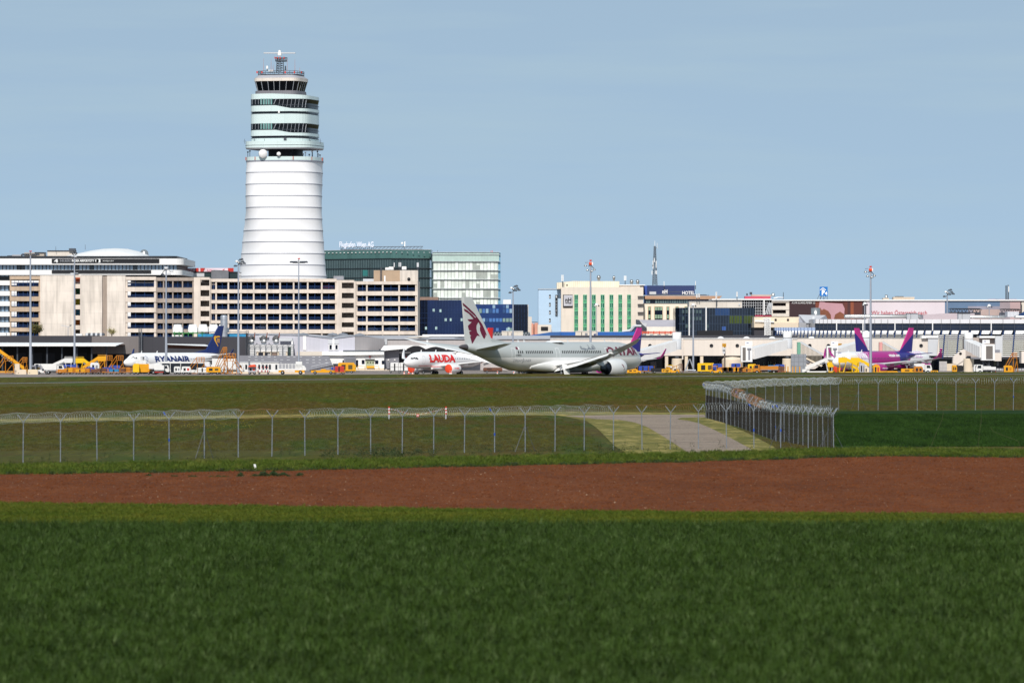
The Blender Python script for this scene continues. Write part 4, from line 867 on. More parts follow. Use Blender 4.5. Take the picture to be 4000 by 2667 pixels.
sr = thing('skylight_roof', 'grey ribbed pyramid roof with a round drum vent at the right of the beige block', 'roof', (wx(3170, ED), ED, 0))
RIB = mat('ribbed_grey', '#c4c3c8', .5, var=.05, seams=(1.1, 40, .12, .85))
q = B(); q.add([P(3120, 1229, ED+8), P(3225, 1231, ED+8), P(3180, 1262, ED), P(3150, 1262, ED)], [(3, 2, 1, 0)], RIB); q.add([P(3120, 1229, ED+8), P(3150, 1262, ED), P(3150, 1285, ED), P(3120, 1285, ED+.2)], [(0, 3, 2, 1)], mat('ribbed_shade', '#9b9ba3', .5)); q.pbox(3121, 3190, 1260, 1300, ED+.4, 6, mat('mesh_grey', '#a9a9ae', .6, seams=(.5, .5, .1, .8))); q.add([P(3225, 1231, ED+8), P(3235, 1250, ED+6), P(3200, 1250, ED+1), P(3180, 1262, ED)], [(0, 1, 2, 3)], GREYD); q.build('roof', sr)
q = B(); q.lathe([(1.3, -1), (1.3, 1.4), (0, 1.5)], P(3186, 1222, ED+9), DUCT, 18); q.build('drum_vent', sr)
q = B(); q.lathe([(0, -.15), (.75, -.15), (.75, .1)], P(3178, 1245, ED+.2), LIGHTG, 8, 'y'); q.build('emblem', sr)
# terminal upper storey: white fascia, dark glass, slanted white sun panels between blue ribs, louvres below
UD = 1440.
tm = thing('terminal_building', 'long glazed terminal storey with white fascia and blue ribbed sun panels at the right', 'terminal', (wx(3600, UD), UD, 0))
FASC = mat('white_fascia', '#dcdade', .5, var=.03, seams=(100, 100, .01, .9)); TGL = mat('terminal_glass', '#182238', .07, var=.55, scale=.12, spec=.6); NBL = mat('navy_rib', '#1d3a6a', .5, var=.06); LOUV = mat('white_louvre', '#e6e4e4', .5, var=.04)
mull = [3185, 3201, 3216, 3232, 3249, 3267, 3285, 3304, 3325, 3346, 3370, 3393, 3417, 3442, 3468, 3496, 3525, 3553, 3582, 3612, 3642, 3677, 3713, 3750, 3788, 3830, 3873, 3918, 3962, 4008, 4056, 4105, 4155, 4210, 4270]
q = B(); q.pbox(3183, 4400, 1247, 1263, UD-.5, 30, FASC); q.build('fascia', tm)
q = B(); q.pbox(3183, 4400, 1263, 1290, UD, 25, TGL); q.build('glazing', tm)
q = B()
for x in mull: q.pbox(x-.6, x+.6, 1247, 1290, UD-.7, .2, STEELD)
q.pbox(3184, 4400, 1276, 1277, UD-.15, .2, STEELD)
q.build('mullion', tm)
q = B()
for x in (3268, 3371, 3496, 3643, 3872, 4105): q.pbox(x-2, x+2, 1249, 1304, UD-1, .4, WHITE)
q.build('pilaster', tm)
q = B(); q.pbox(3020, 4400, 1290, 1330, UD+1.2, 10, NAVY); q.build('lower_glazing', tm)
bays = [3032, 3041, 3050, 3060, 3070, 3080, 3091, 3103, 3115, 3128, 3141, 3156, 3171]+mull
q = B()
for a, bb in zip(bays, bays[1:]):
    g_ = (bb-a); q.add([P(a+g_*.12+1, 1291, UD-.2), P(bb-g_*.1, 1291, UD-.2), P(bb-g_*.22, 1305, UD-1.4), P(a+g_*.08, 1305, UD-1.4)], [(3, 2, 1, 0)], LOUV)
    for k in range(4): x = a+g_*(.2+.17*k); q.pbox(x, x+1, 1299.5, 1301, UD-1.6, .2, STEELD)
q.build('sun_panel', tm)
q = B()
for x in bays: q.prism([(wx(x-1.5, UD), wz(1291, UD)), (wx(x+1.6, UD), wz(1291, UD)), (wx(x-2.5, UD), wz(1317, UD)), (wx(x-6, UD), wz(1317, UD))], UD-1.9, UD-.1, NBL)
q.build('rib', tm)
q = B(); q.pbox(3027, 3185, 1279, 1291, UD-.1, 6, mat('blue_strip', '#9fb0cf', .4, var=.05)); q.build('fascia', tm)
q = B()
for x in bays[:13]: q.pbox(x-.7, x+.7, 1279, 1291, UD-.3, .3, NBL)
q.build('mullion', tm)
q = B()
for y in (1308.5, 1314, 1320): q.pbox(3060, 3665, y, y+1.6, UD-1.6, .9, LOUV)
for i in range(11):
    for a, bb in ((3658, 3790), (3910, 4400)):
        y = 1309+8*i; q.box(wx(a-i*.6, UD), wx(bb, UD), UD-2.0, UD-.6, wz(y+3.3, UD), wz(y, UD), LOUV)
q.build('louvre', tm)
q = B()
for x in (3686, 3740, 3790, 3958, 4010, 4060): q.tube(P(x+4, 1306, UD-2.1), P(x-4, 1400, UD-2.1), .2, .2, 5, NBL)
q.build('strut', tm)
q = B(); q.pbox(3640, 4400, 1395, 1402, UD-1, 8, GREYD); q.pbox(3650, 4400, 1402, 1470, UD+3, 2, NAVY); q.build('undercroft', tm)
rn = random.Random(9)
q = B()
for i in range(16): x = 3860+i*11; q.pbox(x, x+9, 1404, 1428, UD+2.8, .2, rn.choice([mat('olive_pane', '#4e5340', .4), NAVY, mat('grey_pane', '#6f7478', .3)])); q.pbox(x, x+9, 1436, 1452, UD+2.6, .3, rn.choice([LIGHTG, GREYD, LIGHTG]))
q.build('window', tm)
# roof ducts and awnings above the terminal
dk = [('steel_duct', 'long shiny steel roof duct below the red slogan', 3297, 3600, 1236, 8.), ('steel_duct', 'shiny steel roof duct in the middle right above the terminal fascia', 3785, 3927, 1238, 6.), ('steel_duct', 'short steel roof duct at the right picture edge', 3962, 4250, 1238, 6.)]
for nm_, l, a, bb, y, r_ in dk:
    rr = r_*UD/F; q = B(); x0 = wx(a, UD+8); L_ = wx(bb, UD+8)-x0
    q.lathe([(0, 0), (rr*.8, .05), (rr, .5), (rr, L_-.5), (rr*.7, L_), (0, L_)], (x0, UD+8, wz(y, UD+8)), DUCT, 20, 'x')
    for k in range(1, 5): q.lathe([(rr*1.06, L_*k/5), (rr*1.06, L_*k/5+.2)], (x0, UD+8, wz(y, UD+8)), STEEL, 20, 'x')
    solo(q, nm_, l, 'duct', 'steel roof ducts', (x0, UD+8, wz(y, UD+8)))
for l, a, bb, t in (('grey roof cabinet at the right end of the long steel duct', 3543, 3586, 1224), ('grey roof cabinet left of the middle steel duct', 3744, 3790, 1224)):
    q = B(); q.pbox(a, bb, t, 1248, UD+5, 4, mat('cabinet_grey', '#a8a8ac', .6, var=.05)); q.pbox(a-.5, bb+.5, t-.6, t+.5, UD+4.8, 4.4, STEELD); q.pbox(a+14, a+15, t, 1248, UD+4.9, .1, STEELD); solo(q, 'roof_cabinet', l, 'roof cabinet', 'grey roof cabinets', P(a, 1248, UD+5))
q = B(); q.prism([(wx(3600, UD+20), wz(1230, UD+20)), (wx(3690, UD+20), wz(1224, UD+20)), (wx(3800, UD+20), wz(1224, UD+20)), (wx(3800, UD+20), wz(1250, UD+20)), (wx(3600, UD+20), wz(1250, UD+20))][::-1], UD+14, UD+30, mat('lilac_roof', '#b0a2a6', .7, var=.05)); solo(q, 'roof_parapet', 'lilac grey roof parapet behind the lamp mast above the terminal', 'roof', None, P(3700, 1250, UD+14))
for l, a, bb, y in (('dark flat awning on thin struts left of the white domed lamp', 3705, 3836, 1206), ('dark flat awning on thin struts right of the white domed lamp', 3903, 3990, 1208)):
    t = thing('roof_awning', l, 'awning', P(a, y, UD+25), 0, 'dark awnings on the terminal roof'); q = B(); q.prism([(wx(a, UD+25), wz(y+1, UD+25)), (wx(a+8, UD+25), wz(y-2, UD+25)), (wx(bb-12, UD+25), wz(y-1.5, UD+25)), (wx(bb, UD+25), wz(y+3, UD+25)), (wx(bb-10, UD+25), wz(y+3.5, UD+25))], UD+23, UD+27, BLACK); q.build('roof', t)
    q = B(); x = a+6
    while x < bb-8: q.tube(P(x, y+2, UD+24), P(x+5, y+14, UD+24), .12, .12, 4, STEELD); q.tube(P(x+10, y+2, UD+24), P(x+5, y+14, UD+24), .12, .12, 4, STEELD); x += 14
    q.pbox(a+5, bb-5, y+13, y+24, UD+25, 4, GREYD); q.build('strut', t)
q = B(); q.pbox(3936, 3980, 1217, 1238, UD+13, 8, RIB); q.add([P(3972, 1234, UD+13), P(4010, 1210, UD+13), P(4030, 1234, UD+13)], [(0, 2, 1)], KGL2); solo(q, 'roof_skylight', 'ribbed grey skylight roof near the right edge above the ducts', 'skylight', None, P(3960, 1238, UD+13))
# ---------------------------------------------------------------- cream boarding pier with porthole windows
WD = 1405.
pier_ = thing('boarding_pier', 'long cream boarding pier with round porthole windows on stilts', 'pier', (wx(2900, WD), WD, 0))
PIERW = mat('pier_cream', '#dfd3c9', .6, var=.03, scale=.1, streak=.07, seams=(1.4, 30, .03, .95))
q = B(); q.pbox(2150, 3668, 1323, 1389, WD, 16, PIERW); q.build('wall', pier_)
q = B(); q.pbox(2150, 3115, 1320.5, 1323.5, WD-.3, 17, WHITE); q.pbox(2150, 3115, 1310, 1320.5, WD+6, 8, CHAR); q.build('roof', pier_)
q = B(); q.prism([(wx(3624, WD), wz(1389, WD)), (wx(3658, WD), wz(1389, WD)), (wx(3665, WD), wz(1313, WD)), (wx(3624, WD), wz(1313, WD))], WD-.9, WD+6, LIGHTG); q.pbox(3600, 3664, 1311, 1320, WD-1.3, 6, WHITE); q.pbox(2664, 2669, 1323, 1404, WD-.5, .5, PIERW); q.pbox(3090, 3096, 1323, 1404, WD-.5, .5, PIERW); q.build('end_panel', pier_)
for x in (2485, 2539, 2779, 2880, 2981, 3163, 3236, 3598):
    q = B(); q.lathe([(0, -.05), (.42, -.05), (.5, -.1), (.5, .05)], P(x, 1350, WD-.02), BLACK, 20, 'y'); wn = q.build('porthole', pier_)
q = B(); q.pbox(2150, 3668, 1389, 1470, WD+13, 2, NAVY); q.pbox(2150, 3668, 1389, 1392, WD+.3, 15, STEELD)
for a, bb in ((2747, 2832), (2920, 3050)):
    for x in range(a, bb, 9): q.pbox(x, x+1.5, 1412, 1440, WD+12.8, .2, mat('mint_pane', '#8fb7a8', .4)) if (x*7) % 5 < 3 else None
q.pbox(2495, 2505, 1413, 1440, WD+9, 1, GREYD); q.pbox(2541, 2564, 1413, 1436, WD+9, 1, GREYD); q.build('undercroft', pier_)
def stilt(x0, x1, t, nm='pillar'):
    q = B(); q.pbox(x0, x1, t, 1470, WD+.2, 4, BEI); return q.build(nm, pier_)
for x in (2598, 2675, 2735): stilt(x, x+12, 1390)
q = B(); q.plan([(wx(2860, WD)+2.9*math.cos(t)*1.0, WD-2+2.9*math.sin(t)) for t in [2*math.pi*i/24 for i in range(24)]], -.6, wz(1404, WD), BEI, smooth=True); q.lathe([(2.9, 0), (2.3, .55), (0, .8)], (wx(2860, WD), WD-2, wz(1404, WD)), BEI, 24); q.build('pillar', pier_)
# shell lights on the pier roof
for x in (2815, 2916, 3016, 3170): q = B(); q.lathe([(.9, 0), (.75, .25), (.4, .42), (0, .5)], P(x, 1321, WD+5), WHITE, 14); q.build('dome_light', pier_)
# right-hand connector with the cut-away porthole arm
ca = thing('boarding_connector', 'cream angular boarding connector with one porthole beside the last jet bridge', 'pier', (wx(3760, 1390), 1390, 0)); VD = 1388.
q = B(); q.prism([(wx(x, VD), wz(y, VD)) for x, y in ((3724, 1392), (3760, 1366), (3772, 1362), (3772, 1402), (3740, 1424), (3722, 1418))][::-1], VD, VD+3, PIERW); q.prism([(wx(x, VD), wz(y, VD)) for x, y in ((3740, 1424), (3765, 1405), (3758, 1455), (3742, 1440))][::-1], VD+.3, VD+2.5, PIERW); q.pbox(3770, 3915, 1318, 1394, VD+12, 8, mat('connector_grey', '#b0a29a', .6)); q.pbox(3888, 3916, 1312, 1394, VD+9, 9, LIGHTG); q.pbox(3826, 3890, 1312, 1320, VD+10, 8, WHITE); q.build('wall', ca)
q = B(); q.lathe([(0, -.05), (.38, -.05), (.38, .05)], P(3752, 1381, VD-.02), BLACK, 16, 'y'); q.build('porthole', ca)
q = B(); q.pbox(3885, 3912, 1378, 1410, VD+5, 4, PIERW); q.pbox(3875, 3906, 1366, 1386, VD+6, 3, GREYD); q.pbox(3990, 4060, 1372, 1418, VD, 6, PIERW); q.build('wall', ca)
gt = thing('roller_gate', 'pale grey segmented roller gate in a dark bay beside the angular connector', 'gate', P(3683, 1452, WD+4)); q = B(); q.pbox(3669, 3699, 1411, 1456, WD+4, .5, mat('roller_grey', '#b7b3b3', .6, seams=(40, 1.1, .06, .8))); q.build('panel', gt); q = B(); q.pbox(3699, 3745, 1420, 1460, WD+6, 1, BEI); q.build('frame', gt)
# ---------------------------------------------------------------- blue corrugated hall, roof cabins with number 831
LD = 1500.
bl = thing('blue_hall', 'low blue corrugated hall below the hotel, behind the grey airliner', 'hall', (wx(2280, LD), LD, 0))
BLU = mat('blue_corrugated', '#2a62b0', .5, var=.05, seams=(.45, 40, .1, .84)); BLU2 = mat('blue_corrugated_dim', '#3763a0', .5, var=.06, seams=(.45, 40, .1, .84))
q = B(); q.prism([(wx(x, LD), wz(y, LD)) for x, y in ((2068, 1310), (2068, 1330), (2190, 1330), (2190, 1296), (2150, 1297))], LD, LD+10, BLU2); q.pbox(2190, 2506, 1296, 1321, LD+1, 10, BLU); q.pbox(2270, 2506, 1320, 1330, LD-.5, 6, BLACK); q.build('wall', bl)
q = B()
for x in (2105, 2135, 2170, 2202, 2235): q.tube(P(x, 1328, LD-1), P(x, 1319, LD-1), .1, .1, 5, STEELD); q.pbox(x-3, x+3, 1318, 1321, LD-1.3, .5, WHITE)
q.path([P(2070, 1315, LD-1), P(2250, 1315, LD-1)], .06, STEELD); q.build('roof_light', bl)
for a, bb, l, nn in ((2248, 2334, 'cream roof cabin numbered 831 beside the blue hall', '831'), (1960, 2043, 'cream windowless roof cabin left of the blue hall, behind the lamp mast', None)):
    t = thing('roof_cabin', l, 'cabin', P((a+bb)/2, 1330, LD-6), 0, 'cream roof cabins'); q = B(); q.pbox(a, bb, 1293, 1330, LD-6, 5, CREAM); q.pbox(a-.6, bb+.6, 1292, 1293.5, LD-6.2, 5.4, WHITE); q.build('wall', t)
    q = B(); q.pbox(a+37, a+47, 1300, 1330, LD-6.2, .3, GREYD); q.build('door', t); q = B(); q.tube(P(a+24, 1325, LD-6.3), P(a+24, 1297, LD-6.3), .1, .1, 5, STEELD); q.build('downpipe', t)
    if nn: wall_text(nn, a+71, a+84, 1303, 1311, LD-6.02, mat('navy_lettering', '#1f3a7a', .5), t, bold=.04)
q = B(); q.box(wx(1840, LD), wx(2100, LD), LD-3, LD+20, wz(1330, LD), wz(1312, LD), WHITE); q.pbox(1840, 2070, 1297, 1312, LD+6, .4, mat('lattice_glass', '#38484a', .4, var=.3, scale=1.5))
for x in range(1845, 2068, 12): q.tube(P(x, 1311, LD+5.5), P(x+6, 1297, LD+5.5), .12, .12, 4, GREYD); q.tube(P(x+6, 1297, LD+5.5), P(x+12, 1311, LD+5.5), .12, .12, 4, GREYD)
solo(q, 'roof_terrace', 'white roof terrace edge with a dark lattice screen behind the airliner fin', 'roof', None, (wx(1960, LD), LD, wz(1330, LD)))
# ---------------------------------------------------------------- low dark terminal on the left with canopies
TD2 = 1425.
lt = thing('low_terminal', 'low charcoal terminal front with white canopies on the left', 'terminal', (wx(400, TD2), TD2, 0))
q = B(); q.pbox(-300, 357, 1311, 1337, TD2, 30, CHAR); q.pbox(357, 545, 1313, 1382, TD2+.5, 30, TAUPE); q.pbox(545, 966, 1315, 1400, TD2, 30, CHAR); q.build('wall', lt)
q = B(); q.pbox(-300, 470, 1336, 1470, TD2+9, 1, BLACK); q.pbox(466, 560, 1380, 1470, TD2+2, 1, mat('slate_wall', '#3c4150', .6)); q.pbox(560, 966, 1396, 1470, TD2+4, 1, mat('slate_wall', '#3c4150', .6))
for x in (60, 125, 175, 300): q.pbox(x, x+40, 1378, 1445, TD2+8.8, .2, mat('dim_panel', '#33343c', .5))
q.build('back_wall', lt)
q = B(); cz = TD2-9
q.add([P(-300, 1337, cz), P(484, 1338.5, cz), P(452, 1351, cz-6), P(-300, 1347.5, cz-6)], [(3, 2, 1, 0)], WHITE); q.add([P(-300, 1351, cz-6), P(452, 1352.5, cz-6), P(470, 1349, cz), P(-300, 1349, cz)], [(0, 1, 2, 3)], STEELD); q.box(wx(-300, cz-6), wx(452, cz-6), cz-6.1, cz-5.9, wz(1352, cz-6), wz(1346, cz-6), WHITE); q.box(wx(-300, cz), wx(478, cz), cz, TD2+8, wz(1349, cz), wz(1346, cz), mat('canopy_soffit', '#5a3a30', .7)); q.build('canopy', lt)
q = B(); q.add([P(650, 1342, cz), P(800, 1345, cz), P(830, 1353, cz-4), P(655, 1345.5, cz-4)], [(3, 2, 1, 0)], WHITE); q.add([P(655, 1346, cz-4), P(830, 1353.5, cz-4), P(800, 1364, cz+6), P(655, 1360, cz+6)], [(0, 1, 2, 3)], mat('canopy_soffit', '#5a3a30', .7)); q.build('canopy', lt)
q = B()
for x in range(10, 460, 58): q.tube(P(x, 1352, cz-3), P(x, 1460, cz-3), .25, .25, 8, STEELD)
q.build('column', lt)
q = B()
for x in range(340, 404, 9): q.lathe([(.45, 0), (.45, .5), (.3, .75), (0, .8)], P(x, 1311, TD2+3), STEELD if x % 2 else LIGHTG, 10)
q.pbox(296, 320, 1303, 1311, TD2+3, 1.5, WHITE); q.pbox(12, 24, 1300, 1311, TD2+5, 1.5, WHITE); q.build('roof_unit', lt)
ct = thing('cooling_plant', 'white cooling towers on a green steel frame on the terminal roof', 'cooling plant', P(740, 1312, TD2+8)); KD2 = TD2+8
for x, ww in ((675, 40), (735, 38), (774, 40), (815, 40), (850, 44)):
    q = B(); q.pbox(x, x+ww-2, 1280, 1298, KD2, 4, WHITE); q.lathe([(1.3, 0), (1.15, .6), (1.0, .95), (0, .95)], P(x+ww/2-1, 1280, KD2+2), WHITE, 18); q.build('cooling_unit', ct)
q = B(); GRF = mat('green_steel', '#2c7a3e', .5)
q.pbox(674, 800, 1299, 1303, KD2-.5, 1, GRF)
for x in range(680, 800, 18): q.pbox(x, x+3, 1296, 1313, KD2-.6, .6, GRF)
q.pbox(672, 712, 1307, 1314, KD2, 2, WHITE); q.pbox(770, 960, 1304, 1316, KD2-.4, 2, mat('cyan_tarp', '#2a86b4', .5, var=.2, scale=1.)); q.path([P(770, 1295, KD2-1), P(960, 1297, KD2-1)], .08, STEELD); q.build('frame', ct)
q = B(); s0 = P(875, 1317, TD2+4); q.lathe([(1.0, 0), (1.0, 5.7), (.95, 6.0), (.6, 6.15), (0, 6.2)], s0, STEEL, 24)
for k in range(1, 5): q.lathe([(1.02, k*1.2), (1.02, k*1.2+.05)], s0, GREYD, 24)
solo(q, 'steel_silo', 'tall round steel silo behind the blue airliner fin', 'silo', None, s0)
lt2 = thing('lattice_ladder', 'dark lattice ladder mast standing at the end of the taupe wall', 'ladder mast', P(546, 1400, TD2-2))
q = B(); lattice(q, 548, 1400, 1282, .8, .8, 18, STEELD, .07, TD2-2); q.tube(P(553, 1400, TD2-2), P(553, 1295, TD2-2), .15, .15, 6, LIGHTG); q.build('lattice', lt2)
# trees behind the low terminal
def tree(name, label, px, py_top, py_base, d, wpx, crown, seed, dens=900, leaf=.3, group=None):
    rn = random.Random(seed); c = P(px, py_base, d); H = wz(py_top, d)-c.z; W = wpx*d/F/2
    t = thing(name, label, 'tree', c, 0, group); q = B(); BARK = mat('bark', '#4d3f33', .9); tips = []
    q.tube(c, c+Vector((0, 0, H*.3)), .18, .13, 6, BARK)
    for i in range(16):
        a = rn.uniform(0, 6.28); l = rn.uniform(.4, .95); p0 = c+Vector((0, 0, H*rn.uniform(.15, .4))); p1 = c+Vector((math.cos(a)*W*l*.8, math.sin(a)*W*l*.8, H*rn.uniform(.5, .93))); q.tube(p0, p1, .06, .02, 4, BARK); tips.append((p0, p1))
        for k in range(3):
            pm = p0.lerp(p1, rn.uniform(.4, .9)); p2 = pm+Vector((rn.uniform(-1, 1)*W*.4, rn.uniform(-1, 1)*W*.4, rn.uniform(.1, .3)*H)); q.tube(pm, p2, .03, .01, 4, BARK); tips.append((pm, p2))
    q.build('trunk', t); q = B()
    for i in range(dens):
        a, bb = rn.choice(tips); p = a.lerp(bb, rn.uniform(.3, 1.05))+Vector((rn.gauss(0, .3), rn.gauss(0, .3), rn.gauss(0, .3))); s_ = leaf*rn.uniform(.5, 1.2)
        u = Vector((rn.gauss(0, 1), rn.gauss(0, 1), rn.gauss(0, 1))).normalized(); v_ = u.orthogonal().normalized(); q.add([p-u*s_, p+v_*s_*.5, p+u*s_, p-v_*s_*.5], [(0, 1, 2, 3)], crown[i % len(crown)])
    q.build('crown', t); return t
TL = [mat('olive_leaf', '#6d6a35', .7, var=.25), mat('brown_leaf', '#7a6440', .7, var=.25), mat('dark_leaf', '#474a26', .7, var=.25)]
tree('tree', 'round olive brown tree in front of the left car park bay', 135, 1266, 1315, TD2+40, 90, TL, 1, 2600, .22)
tree('tree', 'thin budding yellowish tree in front of the blank concrete wall', 437, 1280, 1316, TD2+40, 46, [mat('bud_leaf', '#a59a62', .7, var=.2)], 2, 420, .16)
q = B(); s0 = P(266, 1312, TD2+20); q.tube(s0, P(266, 1277, TD2+20), .1, .07, 6, STEEL); q.path([P(240, 1271, TD2+20), P(255, 1273, TD2+20), P(266, 1277, TD2+20), P(278, 1271, TD2+20)], .07, STEEL); q.pbox(238, 246, 1270, 1272, TD2+19.7, .6, LIGHTG); q.pbox(272, 279, 1269, 1271.5, TD2+19.7, .6, STEELD); solo(q, 'street_lamp', 'two-armed street lamp in front of the blank car park wall', 'street lamp', None, s0)
# ---------------------------------------------------------------- grey sheds in the centre
SD = 1432.
s1 = thing('grey_shed', 'pale grey sheet metal shed with shallow gables left of centre', 'shed', (wx(1180, SD), SD, 0))
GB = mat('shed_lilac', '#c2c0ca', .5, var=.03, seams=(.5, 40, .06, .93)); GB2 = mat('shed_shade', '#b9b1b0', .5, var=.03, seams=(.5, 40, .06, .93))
q = B(); q.prism([(wx(x, SD), wz(y, SD)) for x, y in ((968, 1460), (968, 1306), (1190, 1310), (1302, 1323), (1386, 1312), (1386, 1460))][::-1], SD, SD+.4, GB); q.box(wx(968, SD), wx(1386, SD), SD+.4, SD+22, -1, wz(1326, SD), GB)
q.add([(wx(1386, SD), SD, -1), (wx(1497, SD), SD+14, -1), (wx(1497, SD), SD+14, wz(1324, SD+14)), (wx(1415, SD), SD+3.5, wz(1311, SD)), (wx(1386, SD), SD, wz(1312, SD))], [(0, 1, 2, 3, 4)], GB2); q.build('wall', s1)
q = B(); q.add([P(968, 1306, SD-.3), P(1190, 1310, SD-.3), P(1302, 1323, SD-.3), P(1302, 1312, SD+20), P(1190, 1304, SD+20), P(968, 1302, SD+20)], [(0, 1, 2, 3, 4, 5)], ROOFG); q.add([P(1302, 1323, SD-.3), P(1386, 1312, SD-.3), P(1415, 1311, SD+3), P(1500, 1324, SD+14), P(1500, 1312, SD+30), P(1302, 1306, SD+20)], [(0, 1, 2, 3, 4, 5)], ROOFG); q.build('roof', s1)
q = B()
for x, y in ((1185, 1306), (1340, 1306), (1300, 1306), (1405, 1308)): q.lathe([(1.6, 0), (1.2, .4), (0, .7)], P(x, y+3, SD+12), mat('dark_skylight', '#7d8088', .3), 14)
q.build('skylight', s1)
q = B(); q.pbox(1184, 1196, 1312, 1367, SD-.3, .4, WHITE); q.pbox(1299, 1306, 1322, 1367, SD-.3, .4, WHITE); q.build('pilaster', s1)
for x in (1284, 1307):
    q = B(); q.pbox(x, x+15, 1344, 1367, SD-.4, .3, WHITE); wn = q.build('window', s1); q = B(); q.pbox(x+3, x+12, 1347, 1364, SD-.5, .12, NAVY); q.build('pane', wn); q = B(); q.pbox(x-2, x+16, 1325, 1342, SD-.2, .2, LIGHTG); q.build('vent_panel', s1)
s2 = thing('grey_warehouse', 'wide grey warehouse with flat roof behind the red lettered airliner', 'shed', (wx(1700, SD), SD+10, 0)); SE = SD+10
q = B(); q.pbox(1497, 2150, 1325, 1460, SE+6, 20, GB2); q.build('wall', s2)
q = B(); q.add([P(1390, 1322, SE+5.5), P(1500, 1324.5, SE+5.5), P(2200, 1324.5, SE+5.5), P(2200, 1311, SE+34), P(1420, 1310, SE+34)], [(0, 1, 2, 3, 4)], mat('warehouse_roof', '#b7b4b8', .6, var=.1, scale=.15)); q.build('roof', s2)
q = B(); q.pbox(1650, 1845, 1306.5, 1313, SE+24, 6, WHITE); q.pbox(1495, 1512, 1325, 1347, SE+5, 1, LIGHTG); q.pbox(1665, 1673, 1328, 1348, SE+5.5, .6, WHITE); q.build('parapet', s2)
q = B()
for x, y in ((1620, 1320), (1650, 1317), (1800, 1323)): q.lathe([(2.4, 0), (1.6, .3), (0, .45)], P(x, y, SE+14), CREAM if x < 1700 else STEELD, 14)
q.build('skylight', s2)
# open hangar bay with white vaulted canopies
hv = thing('vaulted_canopy', 'white vaulted loading canopy with dark openings above the red lettered airliner', 'canopy', (wx(1650, SE-6), SE-6, 0)); HV = SE-8
q = B()
def arch(a, bb, yb, yt): return [(a+(bb-a)*i/12, yb-(yb-yt)*math.sin(math.pi*i/12)) for i in range(13)]
out = [(1484, 1371), (1500, 1349), (1540, 1348), (1860, 1349), (1860, 1366)]
low = arch(1588, 1662, 1363, 1349.5); low2 = arch(1664, 1740, 1363, 1354); low3 = arch(1755, 1805, 1357, 1350.5)
pts = out+[(1806, 1358)]+low3[::-1]+[(1752, 1363), (1741, 1366)]+low2[::-1]+low[::-1]+[(1586, 1368), (1575, 1362.5)]
bm_pts = [(wx(x, HV), wz(y, HV)) for x, y in pts]
q.prism(bm_pts, HV, HV+5, WHITE); ob = q.build('canopy', hv)
q = B(); q.pbox(1558, 1870, 1351, 1420, HV+9, 1, BLACK); q.pbox(1560, 1604, 1375, 1379, HV+4, 1, WHITE); q.pbox(1502, 1558, 1363, 1440, HV+3, 6, GREYD); q.pbox(1480, 1502, 1364, 1368, HV+2, .5, NAVY); q.build('wall', hv)
q = B(); q.add([P(1573, 1400, HV+7), P(1588, 1390, HV+7), P(1589, 1402, HV+7)], [(2, 1, 0)], RED); q.add([P(1571, 1401, HV+6.8), P(1584, 1398, HV+6.8), P(1585, 1402, HV+6.8)], [(2, 1, 0)], WHITE); q.build('emblem', hv)  # red tail and white body of a small plane in the hangar opening
q = B()
for x in (1517, 1542): q.lathe([(0, -.1), (.22, -.1), (.25, .1)], P(x, 1406, HV+2.9), WHITE, 12, 'y')
q.build('lamp', hv)
wb = thing('white_service_building', 'white service building with a green roller door and a no entry sign', 'building', (wx(1400, SE-10), SE-10, 0)); WB = SE-12
q = B(); q.prism([(wx(x, WB), wz(y, WB)) for x, y in ((1258, 1373), (1500, 1371), (1500, 1440), (1300, 1440), (1292, 1420), (1284, 1389), (1258, 1388))][::-1], WB, WB+8, WHITE); q.pbox(1160, 1258, 1373, 1389, WB+1, 6, CREAM); q.build('wall', wb)
q = B(); q.prism([(wx(x, WB), wz(y, WB)) for x, y in ((1260, 1387), (1275, 1376), (1300, 1374), (1500, 1374), (1500, 1385), (1330, 1388))][::-1], WB-1.2, WB, mat('bright_white', '#eeeeec', .6, var=.03)); q.build('canopy', wb)
q = B(); q.path([P(1340, 1371, WB), P(1500, 1371, WB)], .3, STEELD); q.build('roof_rail', wb)
q = B(); q.pbox(1343, 1390, 1395, 1437, WB-.6, .6, GREYD); dr = q.build('door', wb); q = B(); q.pbox(1350, 1387, 1399, 1418, WB-.75, .15, mat('door_grey', '#74757c', .4, seams=(30, .5, .05, .8))); q.pbox(1351, 1386, 1419, 1437, WB-.75, .15, GREYP); q.build('panel', dr)
q = B(); q.pbox(1428, 1462, 1405, 1437, WB-.2, .25, mat('pale_green_door', '#a7ad90', .6, seams=(30, .6, .05, .85))); dr = q.build('door', wb); q = B()
for x in (1434, 1444.5, 1455): q.pbox(x, x+5, 1413, 1418, WB-.3, .1, BLACK)
q.build('pane', dr); q = B(); q.pbox(1426, 1464, 1402, 1405, WB-.7, .6, STEELD); q.build('canopy_fin', wb)
for a, bb, t, u in ((1338, 1346, 1407, 1421), (1390, 1399, 1406, 1433), (1413, 1424, 1406, 1421), (1465, 1478, 1407, 1421), (1491, 1502, 1408, 1422)): q = B(); q.pbox(a, bb, t, u, WB-.15, .2, NAVY); q.build('window', wb)
q = B(); q.pbox(1390, 1500, 1437, 1449, WB-1.5, 1.5, BEI); q.build('loading_ramp', wb)
ne = thing('no_entry_sign', 'round red and white no entry sign above the pale green door', 'sign', P(1445, 1394, WB-.4)); q = B(); q.lathe([(0, -.08), (.3, -.08), (.3, .05)], P(1445, 1393, WB-.3), RED, 18, 'y'); q.pbox(1442.3, 1447.7, 1392.2, 1394, WB-.45, .06, WHITE); q.build('panel', ne)
